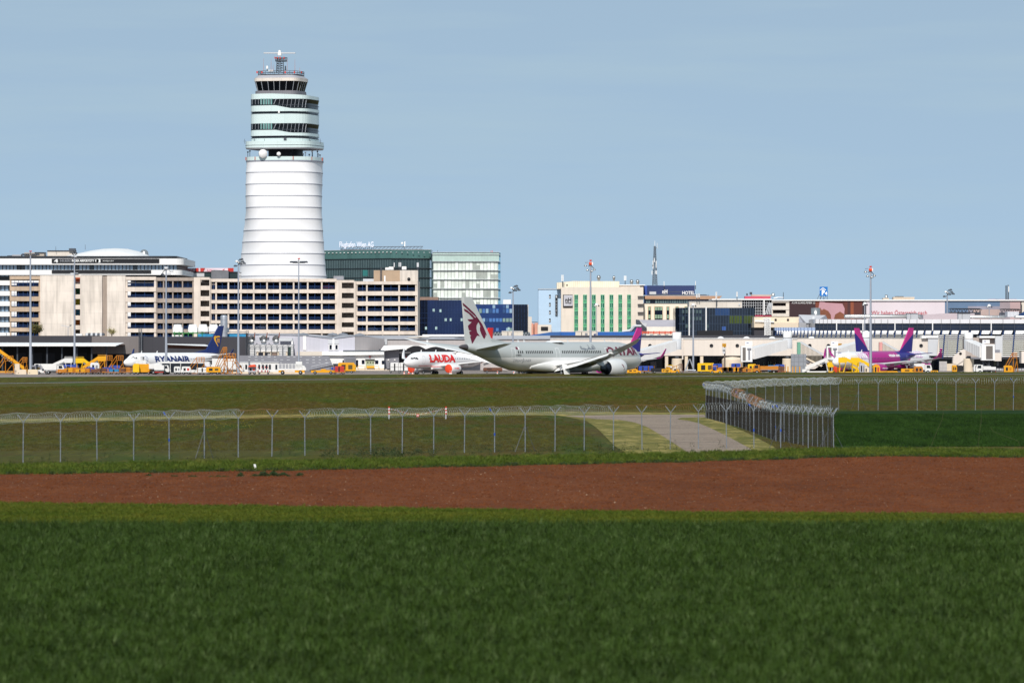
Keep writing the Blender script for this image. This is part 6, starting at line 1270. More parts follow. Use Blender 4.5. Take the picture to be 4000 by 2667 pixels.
# --- the large grey airliner taxiing
def big_jet():
    ang = 53; h = Vector((math.cos(R(ang)), math.sin(R(ang)), 0)); d = 1079.; loc = Vector((wx(2496, d), d, .12))
    t = thing('airliner', 'large grey and white airliner with maroon QATAR lettering and oryx head on its fin', 'airliner', loc, math.atan2(h.y, h.x))
    PRF = B787
    gz = [([(0, 0, -1, 4.7)], '#eeebe9')]
    BG = mat('qatar_body', '#b3b6b5', .3, var=.02, spec=.5, zones=gz+[([(-1, 0, 0, -60.0)], '#4a4548')]); QW = mat('qatar_white', '#f0eeec', .3, var=.02, spec=.5); QWG = mat('qatar_wing', '#d0d0d0', .35, var=.05, spec=.5); QFAIR = QW
    fuselage(PRF, t, BG, 56)
    for s_ in (1, -1):
        surface([((-20.5, s_*2.0, 2.9), 13.2, 1.5, (0, 0, 1)), ((-26.5, s_*9.5, 3.9), 7.4, .95, (0, 0, 1)), ((-33.2, s_*19.5, 5.9), 4.2, .6, (0, 0, 1)), ((-38.4, s_*27, 7.7), 2.4, .36, (0, -s_*.15, 1)), ((-41.3, s_*29.9, 8.55), .7, .1, (0, -s_*.2, 1))], t, 'wing', QWG)
        # flaps and flap track fairings along the rear edge
        surface([((-31.4, s_*3.2, 3.25), 3.0, .3, (-.45, 0, 1)), ((-33.0, s_*9.3, 4.0), 2.2, .24, (-.45, 0, 1)), ((-36.6, s_*19.5, 5.95), 1.7, .16, (-.45, 0, 1))], t, 'flap', QW, .5)
        for yy, xx, zz, l in ((5.2, -31.2, 2.6, 3.6), (11.8, -33.2, 3.9, 3.2), (16.2, -35.0, 4.75, 2.6), (20.0, -36.6, 5.6, 2.2)):
            b = B(); b.loft([[(xx+l*.6, s_*yy+dy, zz+.3+dz) for dy, dz in ((-.2, 0), (0, .3), (.2, 0), (0, -.3))], [(xx-l*.2, s_*yy+dy, zz+dz) for dy, dz in ((-.32, 0), (0, .35), (.32, 0), (0, -.5))], [(xx-l*.8, s_*yy+dy, zz+.1+dz) for dy, dz in ((-.05, 0), (0, .08), (.05, 0), (0, -.08))]], QW); b.build('flap_fairing', t, world=False, recalc=True)
        surface([((-51.5, s_*1.2, 6.35), 6.6, .6, (0, 0, 1)), ((-57.6, s_*9.8, 7.55), 2.3, .22, (0, 0, 1))], t, 'tailplane', BG)
        b = B(); b.loft([[(-17.5, s_*y, z) for y, z in ((.3, 4.3), (2.7, 4.2), (2.6, 2.5), (.3, 1.7))], [(-22, s_*y, z) for y, z in ((.3, 4.4), (3.2, 4.1), (3.1, 2.0), (.3, 1.45))], [(-34, s_*y, z) for y, z in ((.3, 4.4), (3.1, 3.9), (3.0, 2.0), (.3, 1.45))], [(-41, s_*y, z) for y, z in ((.3, 3.4), (2.3, 3.2), (2.2, 2.5), (.3, 1.8))]], QFAIR); b.build('wing_fairing', t, world=False, recalc=True)
        e = engine(t, -20.4, s_*9.9, 2.5, 1.88, 5.0, QWG, s_, None, True, dark=mat('exhaust_dark', '#1c222e', .4, .3))
        b = B(); b.loft([[(-21.9, s_*9.9+dy, 4.3+dz) for dy, dz in ((-.1, -.1), (-.1, .1), (.1, .1), (.1, -.1))], [(-26, s_*9.9+dy, 4.3+dz) for dy, dz in ((-.28, -1.7), (-.28, .2), (.28, .2), (.28, -1.7))], [(-29, s_*9.9+dy, 3.8+dz) for dy, dz in ((-.06, -.3), (-.06, .1), (.06, .1), (.06, -.3))]], QWG, False); b.build('pylon', t, world=False, recalc=True)
        gear(t, -34.2, s_*4.9, 3.0, .68, ((-.75, -.55), (-.75, .55), (.75, -.55), (.75, .55)))
        b = B(); b.add([(-33.0, s_*5.6, 3.3), (-35.0, s_*5.6, 3.3), (-35.2, s_*6.5, 1.1), (-33.4, s_*6.5, 1.1), (-33.0, s_*5.75, 3.3), (-35.0, s_*5.75, 3.3), (-35.2, s_*6.65, 1.1), (-33.4, s_*6.65, 1.1)], [(0, 1, 2, 3), (7, 6, 5, 4), (0, 4, 5, 1), (1, 5, 6, 2), (2, 6, 7, 3), (3, 7, 4, 0)], QW); b.build('gear_door', t, world=False, recalc=True)
        CG = mat('cockpit_glass', '#10141c', .1, var=.1)
        on_skin(PRF, [(1.9, 5.2), (2.6, 6.1), (4.6, 6.3), (5.0, 5.5)], [(0, 1, 2, 3)], s_, CG, t, 'cockpit_window', .02)
    gear(t, -6.0, 0, 2.1, .5, ((0, -.35), (0, .35)))
    fin_flat(t, (-50.6, 7.5), 9.6, (-58.0, 16.95), 3.4, .2, mat('qatar_fin', '#c6c7c5', .35, var=.03, spec=.5), name='tail_fin')
    b = B(); b.prism([(-45.8, 7.75), (-51.4, 8.6), (-53, 7.6)], -.14, .14, BG); b.build('dorsal_fillet', t, world=False)
    b = B()
    for a in (12, 25, 40, 42): b.prism([(-a, 7.8), (-a-.5, 7.8), (-a-.55, 8.3), (-a-.35, 8.3)], -.04, .04, WHITE)
    b.lathe([(2.0, 0), (1.4, .3), (0, .4)], (-30, 0, 7.8), WHITE, 16); b.build('antenna', t, world=False)
    WD_ = mat('qatar_window', '#2a2a2c', .2, var=.2)
    windows(PRF, 17.6, 22, .63, 5.8, .34, .62, -1, t, WD_); windows(PRF, 34.4, 15, .63, 5.8, .34, .62, -1, t, WD_); windows(PRF, 44.5, 3, .66, 5.8, .34, .62, -1, t, WD_)
    MR = mat('maroon', '#6a1534', .4, var=.03)
    fus_text(PRF, 'QATAR', 15.4, 4.75, 11.8, 2.1, -1, MR, t, bold=.045)
    DL = mat('door_line_white', '#e8e8e8', .5)
    for a in (2.9, 14.6, 31.9, 46.8): fus_line(PRF, [(a, 4.55), (a, 6.55), (a+1.15, 6.55), (a+1.15, 4.55), (a, 4.55)], .1, -1, DL, t, 'door')
    GL_ = mat('slate_lettering', '#5d6472', .5)
    # Arabic name, drawn as strokes: right to left from the tail side of the letters
    def ar(pts): fus_line(PRF, [(19.0+(1-u)*5.0, 6.3+v) for u, v in pts], .13, -1, GL_, t, 'lettering')
    A0 = lambda x: 1-x
    for pts in ([(1, .9), (1, .15)], [(.93, .95), (.93, .1), (.74, .1)], [(.84, .1), (.87, .35), (.80, .38), (.78, .1)], [(.74, .1), (.52, .1), (.52, .35), (.62, .42), (.66, .1)], [(.62, .1), (.62, .95)], [(.52, .1), (.42, .0), (.36, -.25)], [(.42, 0), (.30, .1), (.28, .3)], [(.30, .1), (.10, .1)], [(.20, .1), (.18, .35)], [(.10, .1), (.08, .42), (.0, .4), (.0, .12), (.1, .1)], [(.79, .55), (.81, .55)], [(.84, .55), (.86, .55)], [(.02, .62), (.04, .62)], [(.07, .62), (.09, .62)], [(.2, -.15), (.22, -.15)], [(.25, -.15), (.27, -.15)]):
        ar([(u, v) for u, v in pts])
    fus_text(PRF, 'A7-BHA', 46.9, 5.0, 1.9, .35, -1, mat('black_lettering', '#1b1518', .5), t, bold=.02)
    fus_text(PRF, 'DREAM', 47.2, 3.85, 2.7, .5, -1, mat('thin_grey_lettering', '#a6a6ac', .5), t); fus_text(PRF, 'LINER', 44.0, 3.85, 2.3, .5, -1, mat('thin_grey_lettering', '#a6a6ac', .5), t)
    fus_line(PRF, [(44.4, 4.55), (44.2, 4.3), (44.2, 3.9), (44.5, 3.6)], .1, -1, GL_, t, 'emblem')
    on_skin(PRF, [(45.6, 6.35), (46.3, 6.35), (46.3, 6.85), (45.6, 6.85)], [(0, 1, 2, 3)], -1, MR, t, 'flag'); on_skin(PRF, [(45.2, 6.35), (45.6, 6.35), (45.6, 6.85), (45.2, 6.85)], [(0, 1, 2, 3)], -1, WTXT, t, 'flag')
    Z = lambda pts: [(1760+x/4.613, 1140+y/4.613) for x, y in pts]
    polys = [Z([(218, 190), (330, 290), (430, 385), (520, 510), (500, 520), (455, 455), (330, 340), (226, 238)]), Z([(238, 298), (330, 345), (460, 458), (520, 510), (500, 545), (480, 640), (470, 600), (405, 480)][:1]+[(300, 330), (390, 405), (455, 475), (430, 500), (405, 478), (330, 395), (252, 342)]), Z([(305, 495), (430, 485), (455, 460), (520, 510), (495, 560), (470, 600), (468, 660), (480, 730), (530, 795), (478, 790), (390, 942), (352, 800), (375, 790), (345, 770), (335, 715), (380, 700), (330, 690), (312, 612), (380, 545), (330, 530)]), Z([(497, 530), (520, 510), (570, 580), (620, 690), (650, 770), (645, 790), (620, 770), (635, 800), (610, 848), (590, 830), (555, 760), (530, 690), (528, 635), (540, 630), (520, 580)])]
    fin_decal(t, .2, -1, polys, MR)
    EM = mat('maroon', '#6a1534', .4)
    en = [o for o in t.children if o.name.startswith('engine')][1]
    b = B()
    for pts in ([(-.6, .7), (0, .5), (.3, .1), (.5, -.3), (.2, -.6), (0, -.2), (-.1, .2)],):
        V = []
        for u, w_ in pts: th = math.pi-(w_+.1)/1.75; V.append((-22+u*.8, -9.9+1.95*math.cos(th), 2.5+1.95*math.sin(th)))
        b.add(V, [tuple(range(len(V)))], EM)
    b.build('emblem', en, world=False, recalc=True)
    return t
QJ = big_jet()
# ---------------------------------------------------------------- floodlight masts
def lamp(b, c, m=STEELD, r=.35):
    b.lathe([(r*.4, .35), (r, .1), (r, -.12), (0, -.12)], c, m, 10)
MPAL = mat('mast_grey', '#a3a8b4', .45, .3, var=.05)
def light_mast(label, px, top, base, d, w0, w1, head, name='floodlight_mast', z0=-.6, group='floodlight masts on the apron', col=None):
    c = Vector((wx(px, d), d, z0)); t = thing(name, label, 'light mast', c, 0, group); zt = wz(top, d)
    q = B(); q.tube(c, (c.x, d, zt), w0*d/F/2, w1*d/F/2, 14, col or MPAL); q.build('pole', t); s = d/F
    T = Vector((c.x, d, zt))
    if head == 'red':
        q = B(); q.lathe([(0, 0), (7*s, 0), (7*s, 12*s), (0, 12*s)], T-Vector((0, 0, 2*s)), ORANGE, 16); q.box(T.x+3*s, T.x+9*s, T.y-5*s, T.y+5*s, T.z-s, T.z+10*s, WHITE); q.build('drum', t)
        q = B(); q.tube(T+Vector((-10*s, 0, 9*s)), T+Vector((-22*s, 0, 8*s)), .05, .05, 5, STEELD); q.path([T+Vector((0, 0, -3*s)), T+Vector((-10*s, 0, -7*s))], .09, STEELD); q.path([T+Vector((2*s, 0, -3*s)), T+Vector((12*s, 0, -14*s)), T+Vector((15*s, 0, -20*s))], .09, STEELD); q.build('bracket', t)
        for dx, dz in ((-20, -5), (-12, -22), (14, -20), (5, -26)): q = B(); lamp(q, T+Vector((dx*s, -.3, dz*s)), DUCT, .36); q.build('lamp', t)
        q = B(); q.tube(T+Vector((-2*s, 0, 13*s)), T+Vector((-2*s, 0, 19*s)), .16, .16, 6, RED); q.tube(T+Vector((2*s, 0, 13*s)), T+Vector((2*s, 0, 19*s)), .16, .16, 6, RED); q.build('obstruction_light', t)
    elif head == 'cross':
        q = B(); q.path([T+Vector((-32*s, 0, 6*s)), T+Vector((32*s, 0, 6*s))], .09, STEELD); q.path([T+Vector((-24*s, 0, 0)), T+Vector((24*s, 0, 0))], .09, STEELD); q.path([T+Vector((-32*s, 0, 6*s)), T+Vector((0, 0, -2*s)), T+Vector((32*s, 0, 6*s))], .06, STEELD); q.tube(T, T+Vector((0, 0, 16*s)), .1, .08, 6, STEELD); q.build('bracket', t)
        for dx in (-30, -20, -10, 10, 20, 30): q = B(); lamp(q, T+Vector((dx*s, -.2, 2*s)), STEELD, .4); q.build('lamp', t)
        q = B(); q.tube(T+Vector((-2*s, 0, 14*s)), T+Vector((-2*s, 0, 19*s)), .13, .13, 6, RED); q.tube(T+Vector((3*s, 0, 14*s)), T+Vector((3*s, 0, 19*s)), .13, .13, 6, RED); q.build('obstruction_light', t)
    elif head == 'cluster':
        q = B(); q.path([T, T+Vector((4*s, 0, 10*s)), T+Vector((20*s, 0, 18*s))], .1, STEELD); q.path([T, T+Vector((-12*s, 0, -4*s))], .09, STEELD); q.path([T+Vector((0, 0, 4*s)), T+Vector((22*s, 0, 8*s))], .09, STEELD); q.path([T+Vector((0, 0, 6*s)), T+Vector((-5*s, 0, 16*s)), T+Vector((8*s, 0, 22*s))], .08, STEELD); q.build('bracket', t)
        for dx, dz, mm in ((-6, 14, WHITE), (-12, -4, STEELD), (10, 4, STEELD), (18, 12, STEELD), (24, 6, STEELD), (8, 20, STEELD), (14, 22, STEELD), (2, 10, DUCT)): q = B(); lamp(q, T+Vector((dx*s, -.3, dz*s)), mm, .4); q.build('lamp', t)
    elif head == 'drum':
        q = B(); q.lathe([(0, 0), (8.5*s, 0), (8.5*s, 10*s), (7*s, 11*s), (0, 11*s)], T, LIGHTG, 18); q.build('drum', t)
        q = B(); q.path([T, T+Vector((-12*s, 0, -8*s)), T+Vector((-15*s, 0, -20*s))], .1, STEELD); q.path([T, T+Vector((14*s, 0, 4*s)), T+Vector((18*s, 0, -4*s))], .08, STEELD); q.build('bracket', t)
        for dx, dz in ((-14, -20), (-10, -24), (12, -18), (18, -6), (22, -8)): q = B(); lamp(q, T+Vector((dx*s, -.3, dz*s)), STEELD if dx < 0 else LIGHTG, .42); q.build('lamp', t)
    elif head == 'tri':
        q = B(); q.path([T, T+Vector((-8*s, 0, 6*s)), T+Vector((0, 0, 14*s)), T+Vector((8*s, 0, 6*s)), T], .1, STEELD); q.build('bracket', t)
        for dx, dz in ((-4, 9), (6, 9), (-7, -2), (4, -4), (0, 18)): q = B(); lamp(q, T+Vector((dx*s, -.3, dz*s)), STEELD if dz > 0 else LIGHTG, .42); q.build('lamp', t)
    elif head == 'dome':
        q = B(); q.lathe([(7*s, 0), (6.5*s, 4*s), (4*s, 7*s), (0, 8*s)], T, WHITE, 16); lamp(q, T+Vector((-6*s, -.2, -4*s)), DUCT, .3); lamp(q, T+Vector((9*s, -.2, -4*s)), STEELD, .22); q.build('lamp', t)
    return t
light_mast('tall pale light mast with flat lamp cross at the far left', 119, 998, 1445, 1290, 11, 6, 'cross')
light_mast('tall grey light mast with a ring of lamps in front of the black office banner', 291, 999, 1440, 1330, 9, 4.5, 'tri')
light_mast('light mast with a round drum head in front of the white airliner with navy lettering', 649, 1053, 1440, 1290, 11, 5, 'drum')
light_mast('light mast with a ragged lamp cluster at the lower left of the tower shaft', 931, 1036, 1440, 1300, 10, 5, 'cluster')
light_mast('slim light mast with a wide flat lamp cross in front of the tower shaft', 1167, 1027, 1435, 1345, 8, 4, 'cross')
light_mast('light mast with a tilted lamp cluster standing behind the grey airliner fuselage', 2004, 1140, 1420, 1380, 7.5, 4.5, 'cluster')
light_mast('tallest mast with orange red drum head in front of the beige hotel', 2307, 1034, 1430, 1370, 10.5, 6, 'red')
light_mast('tall mast with orange red drum head in front of the pink airliner', 3401, 1058, 1455, 1240, 12, 6, 'red')
light_mast('light mast with a dark lamp cluster above the terminal roof on the right', 3700, 1155, 1240, 1475, 6, 5, 'cluster', group='roof masts', name='roof_light_mast')
light_mast('small white domed lamp on a slim post on the terminal roof, right', 3864, 1196, 1240, 1475, 3.5, 3, 'dome', group='roof masts', name='roof_light_mast')
light_mast('slim white mast with domed lamp left of the pink airliner mast', 3378, 1188, 1330, 1400, 5, 3.5, 'dome', group='roof masts', name='roof_light_mast')
light_mast('white mast with small round lamp in front of the dark glass block', 2708, 1193, 1445, 1385, 8, 4, 'dome')
light_mast('thin post with small white lamp in front of the green hotel windows', 2330, 1192, 1330, 1480, 3, 2, 'dome', group='roof masts', name='roof_light_mast')
fr = thing('mast_trestle', 'grey A-shaped steel trestle at the foot of the white lamp mast', 'trestle', P(2690, 1450, 1384)); q = B()
q.tube(P(2676, 1450, 1384), P(2693, 1402, 1384), .22, .15, 6, STEEL); q.tube(P(2712, 1450, 1384), P(2695, 1402, 1384), .22, .15, 6, STEEL); q.tube(P(2676, 1445, 1384), P(2718, 1446, 1384), .2, .2, 6, STEEL); q.build('frame', fr)
# ---------------------------------------------------------------- jet bridges
def jet_bridge(label, rx, ry, cabx, caby, d, rot_px=46, sign=True, cab='side', foot=True):
    """round hub on a concrete drum at (rx, ry), tunnel sloping to the cab at cabx"""
    t = thing('jet_bridge', label, 'jet bridge', P(rx, 1452, d), 0, 'white jet bridges'); s = d/F; c = P(rx, 1452, d)
    q = B(); q.lathe([(17*s, 0), (17*s, 24*s), (0, 24*s)], P(rx, ry-2, d), WHITE, 24); q.lathe([(18*s, 0), (18*s, 42*s), (0, 42*s)], P(rx, ry+42, d), LIGHTG, 24); q.build('hub', t)
    q = B(); q.lathe([(21*s, 0), (20*s, 48*s), (20*s, 52*s), (0, 52*s)], P(rx, 1452, d), BEI, 24); q.lathe([(8*s, 0), (8*s, 12*s)], P(rx, 1402, d), STEELD, 12); q.build('drum', t)
    q = B(); a, bb = P(rx, ry+22, d), P(cabx, caby, d-9); h = 19*s
    dirv = (bb-a).normalized(); sd = Vector((-dirv.y, dirv.x, 0)).normalized()*1.5
    for k, (f0, f1, g_) in enumerate(((.1, .55, 1.), (.52, .95, 1.12))):
        p, r_ = a.lerp(bb, f0), a.lerp(bb, f1); hh = h*g_; ss = sd*g_
        q.add([p+ss+Vector((0, 0, -hh)), p-ss+Vector((0, 0, -hh)), p-ss+Vector((0, 0, hh)), p+ss+Vector((0, 0, hh)), r_+ss+Vector((0, 0, -hh)), r_-ss+Vector((0, 0, -hh)), r_-ss+Vector((0, 0, hh)), r_+ss+Vector((0, 0, hh))], [(0, 1, 2, 3), (7, 6, 5, 4), (0, 4, 5, 1), (1, 5, 6, 2), (2, 6, 7, 3), (3, 7, 4, 0)], mat('bridge_ribbed', '#e8e5e4', .5, var=.03, seams=(.62, 40, .1, .78)))
    q.build('tunnel', t, recalc=True)
    if cab:
        x = cabx; q = B(); cd_ = d-9; dirn = -1 if cabx < rx else 1
        q.pbox(x-30 if dirn < 0 else x-18, x+14 if dirn < 0 else x+34, caby-32, caby+30, cd_-1.5, 4, WHITE); q.build('cab', t)
        q = B(); q.pbox(x-24 if dirn < 0 else x, x-12 if dirn < 0 else x+26, caby-26, caby+24, cd_-1.7, .3, mat('bellows_taupe', '#77706c', .8, seams=(30, .25, .1, .8))); q.build('bellows', t)
        if dirn < 0:
            q = B(); q.pbox(x-6, x+10, caby-24, caby-18, cd_-1.8, .4, GREYD); q.pbox(x-2, x+5, caby-16, caby+22, cd_-1.65, .2, GREYD); q.build('window', t)
        q = B(); q.pbox(x-14, x+14, caby-50, caby-36, cd_-.5, .6, WHITE); q.build('sign_box', t)
        wall_text('VIE', x-10, x-1, caby-46, caby-41, cd_-.5, mat('navy_lettering', '#1f3a7a', .5), t, bold=.02, th=.05)
        q = B()
        for dx in (-12, 10): q.tube(P(x+dx, caby+30, cd_), P(x+dx+3, 1452, cd_), .25, .2, 8, STEELD)
        q.tube(P(x-12, 1440, cd_), P(x+14, 1440, cd_), .3, .3, 8, STEELD); q.path([P(x-9, caby+32, cd_), P(x+8, caby+50, cd_)], .15, STEELD); q.build('support', t)
        TYR = mat('tyre', '#1a1a1c', .9)
        for dx in (-10, 12): q = B(); q.lathe([(0, -.2), (.55, -.2), (.55, .2), (0, .2)], P(x+dx, 1452-.5/s*.55, cd_-.4), TYR, 14, 'y'); q.build('wheel', t)
    return t
jet_bridge('white ribbed jet bridge sloping down behind the grey airliner nose', 2644, 1323, 2490, 1392, 1388, cab=None)
jet_bridge('white jet bridge with boxed cab beside the yellow gate sign C32', 3076, 1320, 2925, 1383, 1386)
jet_bridge('white jet bridge hidden behind the pink airliner nose', 3385, 1320, 3260, 1383, 1386)
jet_bridge('white jet bridge with taupe bellows beside the angular porthole connector, right', 3784, 1324, 3852, 1377, 1372)
for i, (x, l, cc) in enumerate(((3112, 'covered gangway stairs with a pale green end panel', '#6fa58e'), (3432, 'covered gangway stairs with a rose end panel behind the pink airliner', '#d99a96'))):
    t = thing('covered_stairs', l, 'stairs', P(x, 1452, 1396), 0, 'covered gangway stairs'); d = 1396; q = B(); q.pbox(x+3, x+15, 1336, 1384, d-2, 3, mat('end_panel_%d' % i, cc, .5)); q.build('end_panel', t)
    q = B(); q.add([P(x+15, 1334, d-2), P(x+102, 1382, d-2), P(x+102, 1388, d-2), P(x+15, 1340, d-2), P(x+15, 1332, d+1), P(x+102, 1380, d+1)], [(3, 2, 1, 0), (0, 1, 5, 4)], LIGHTG); q.build('roof', t)
    q = B()
    for k in range(17): xx = x+16+k*5; y = 1340+k*2.75; q.pbox(xx, xx+2.2, y, 1385+k*2.6, d-1.8, .2, mat('slat_taupe', '#8d8478', .6))
    q.add([P(x+14, 1384, d-2.1), P(x+102, 1428, d-2.1), P(x+96, 1432, d-2.1), P(x+14, 1391, d-2.1)], [(3, 2, 1, 0)], BEI); q.build('slat_wall', t)
    q = B(); q.prism([(wx(xx, d), wz(y, d)) for xx, y in ((x+15, 1390), (x+90, 1428), (x+70, 1440), (x+45, 1442))][::-1], d-1.5, d, PIERW); q.lathe([(0, -.05), (.6, -.05), (.6, .05)], P(x+44, 1413, d-1.6), GREYD, 14, 'y'); q.build('stair_cheek', t)
# gate number and stand signs
YSG = mat('sign_yellow', '#e5a51e', .5, var=.04)
def gate_sign(label, px, t, u, w_, txt, d, post=True, name='gate_sign'):
    g_ = thing(name, label, 'sign', P(px, 1452, d)); q = B(); q.pbox(px-w_/2, px+w_/2, t, u, d, .3, YSG); q.pbox(px-w_/2-.7, px+w_/2+.7, t-.7, u+.7, d+.1, .3, BLACK); q.build('panel', g_)
    if txt: wall_text(txt, px-w_*.38, px+w_*.38, t+(u-t)*.22, u-(u-t)*.22, d, BT, g_, bold=.03, th=.04)
    if post: q = B(); q.tube(P(px+2, u, d+.3), P(px+2, 1452, d+.3), .2, .22, 8, mat('post_brown', '#6f6259', .6)); q.build('post', g_)
    return g_
gs = gate_sign('black and yellow gate sign C32 above a grey docking display on a brown post', 2829, 1342, 1354, 14, 'C32', 1390)
q = B(); q.prism([(wx(x, 1389.5), wz(y, 1389.5)) for x, y in ((2821, 1358), (2834, 1358), (2832, 1380), (2828, 1383), (2823, 1378))][::-1], 1389.5, 1389.9, LIGHTG); q.pbox(2824, 2827, 1366, 1371, 1389.4, .1, BLACK); q.pbox(2829, 2832, 1366, 1371, 1389.4, .1, BLACK); q.build('display', gs)
gate_sign('brown and yellow gate sign on the cream pier left of the indigo fin', 3281, 1342, 1348, 13, 'C34', 1390, post=False)
ts_ = gate_sign('long yellow taxiway sign with black characters at the apron edge', 2602, 1441, 1454, 34, 'BT1-B75Y', 1275, post=False, name='taxiway_sign')
gate_sign('yellow taxiway sign with black letters beside the roller gate', 3650, 1447, 1455, 28, 'M-B72', 1290, post=False, name='taxiway_sign')
gate_sign('small orange sign on legs above the long yellow taxiway sign', 2610, 1433, 1441, 16, 'B7-Y', 1290, post=False, name='taxiway_sign')
# ---------------------------------------------------------------- ground service equipment
YE = mat('gse_yellow', '#dc9a14', .4, var=.08, scale=.8); YB = mat('gse_bright_yellow', '#e6b612', .4, var=.06, scale=.8); OG = mat('gse_orange', '#b9741c', .5, var=.1, scale=.8); GW = mat('gse_white', '#dcdad8', .45, var=.06, scale=.8); GBL = mat('gse_blue', '#2b48a0', .5, var=.12); GBK = mat('gse_black', '#1b1c20', .7, var=.2); TYR = mat('tyre', '#1a1a1c', .9); GTL = mat('gse_teal', '#2a7fb0', .5); RDW = mat('gse_red', '#b8342a', .5); HUBM = mat('wheel_hub', '#9fa1a5', .4, .4); GGL = mat('vehicle_glass', '#20262e', .12, var=.2); BRN = mat('gse_brown', '#6a4636', .8, var=.25)
def wheels(t, xs, y, r):
    for x in xs:
        for s_ in (1, -1):
            q = B(); q.lathe([(0, -.14), (r, -.14), (r, .14), (0, .14)], (x, s_*y, r), TYR, 14, 'y'); q.lathe([(0, -.16), (r*.5, -.16), (r*.5, .16), (0, .16)], (x, s_*y, r), HUBM, 10, 'y'); q.build('wheel', t, world=False)
def root(name, label, cat, px, py, d, rot, group):
    z = wz(py, d); return thing(name, label, cat, (wx(px, d), d, apron_z(d) if py is None else z), R(rot), group)
GG = 'ground service equipment on the apron'
def pax_stairs(label, px, d, rot, m, L_=7., h=3.0, cov=True):
    """mobile passenger stairs; local +x is the high end"""
    t = thing('passenger_stairs', label, 'passenger stairs', (wx(px, d), d, apron_z(d)), R(rot), GG); x0, x1 = -L_/2, L_/2
    q = B(); q.box(x0, x1-.4, -.9, .9, .45, .75, m); q.box(x0-.6, x0+1.2, -.8, .8, .5, 1.25, m); q.build('chassis', t, world=False)
    for s_ in (1, -1):
        q = B(); y = s_*.85; k = [(x0+.3, 1.1), (x1-2.0, h+.3), (x1-2.0, h+1.1), (x0+.3, 1.9)] if cov else [(x0+.3, 1.6), (x1-2, h+.8), (x1-2, h+1.0), (x0+.3, 1.8)]; q.prism(k, y-.05, y+.05, m); q.build('side_panel', t, world=False)
    q = B(); n = 14
    for i in range(n): f_ = i/n; q.box(x0+.4+(x1-2.4-x0)*f_, x0+.7+(x1-2.4-x0)*f_, -.8, .8, .8+(h-.8)*f_, .95+(h-.8)*f_, STEEL)
    q.build('steps', t, world=False)
    q = B(); q.box(x1-2.0, x1, -.95, .95, h-.1, h+.08, m); q.box(x1-2.0, x1, -.97, -.9, h+.08, h+1.2, m); q.box(x1-2.0, x1, .9, .97, h+.08, h+1.2, m)
    q.path([(x1-2, -.93, h+1.5), (x1, -.93, h+1.5)], .05, m); q.path([(x1-2, .93, h+1.5), (x1, .93, h+1.5)], .05, m); q.build('platform', t, world=False)
    q = B()
    for s_ in (1, -1): q.tube((x1-1.2, s_*.7, .5), (x1-1.8, s_*.8, h-.1), .09, .09, 6, m); q.tube((x1-.3, s_*.7, .5), (x1-.3, s_*.8, h-.1), .08, .08, 6, m)
    q.build('strut', t, world=False); wheels(t, (x0+.3, x1-1.5), .85, .36); return t
def work_steps(label, px, d, rot, m, h=3.2, w_=2.):
    """open tube maintenance steps with a caged platform"""
    t = thing('maintenance_steps', label, 'maintenance steps', (wx(px, d), d, apron_z(d)), R(rot), GG); q = B()
    for s_ in (1, -1):
        q.tube((-2.2, s_*.6, .2), (0, s_*.6, h), .06, .06, 5, m); q.tube((-2.3, s_*.6, 1.1), (-.1, s_*.6, h+1.), .05, .05, 5, m); q.tube((.2, s_*.6, .2), (.2, s_*.6, h), .06, .06, 5, m); q.tube((w_, s_*.6, .2), (w_-.4, s_*.6, h), .06, .06, 5, m); q.tube((.2, s_*.6, .3), (w_-.3, s_*.6, h*.8), .05, .05, 5, m); q.tube((-2.2, s_*.6, .25), (w_, s_*.6, .25), .07, .07, 5, m)
    for i in range(9): f_ = i/9; q.box(-2.2+2.2*f_, -2+2.2*f_, -.55, .55, .3+h*f_, .36+h*f_, m)
    q.build('stair_frame', t, world=False); q = B(); q.box(0, w_-.3, -.65, .65, h-.06, h+.04, m)
    for y in (-.62, .62):
        for z in (.5, 1., 1.2): q.tube((0, y, h+z), (w_-.3, y, h+z), .045, .045, 5, m)
        for x in (0, (w_-.3)/3, (w_-.3)*.67, w_-.3): q.tube((x, y, h), (x, y, h+1.2), .045, .045, 5, m)
    q.build('cage', t, world=False); wheels(t, (-1.6, w_-.4), .65, .18); return t
def gpu(label, px, d, rot, m, m2=None, L_=3.4, h=1.9, name='power_unit', cat='power unit'):
    t = thing(name, label, cat, (wx(px, d), d, apron_z(d)), R(rot), GG); q = B(); x = L_/2
    q.prism([(-x, .55), (x, .55), (x, h*.8), (x-.3, h), (-x+.2, h), (-x, h*.9)], -.8, .8, m); q.build('body', t, world=False); q = B(); q.box(-x+.1, x-.1, -.72, .72, .3, .56, GBK); q.tube((x, 0, .45), (x+1.2, 0, .4), .05, .05, 5, GBK); q.build('chassis', t, world=False)
    q = B(); q.box(-x*.6, -x*.1, -.82, -.79, .9, h*.8, GBK); q.box(x*.2, x*.7, -.82, -.79, .95, h*.78, m2 or mat('grille', '#5a4a2a', .7)); q.box(-x-.02, -x+.02, -.5, .5, .8, h*.75, GBK); q.build('panel', t, world=False); wheels(t, (-x*.6, x*.6), .75, .3); return t
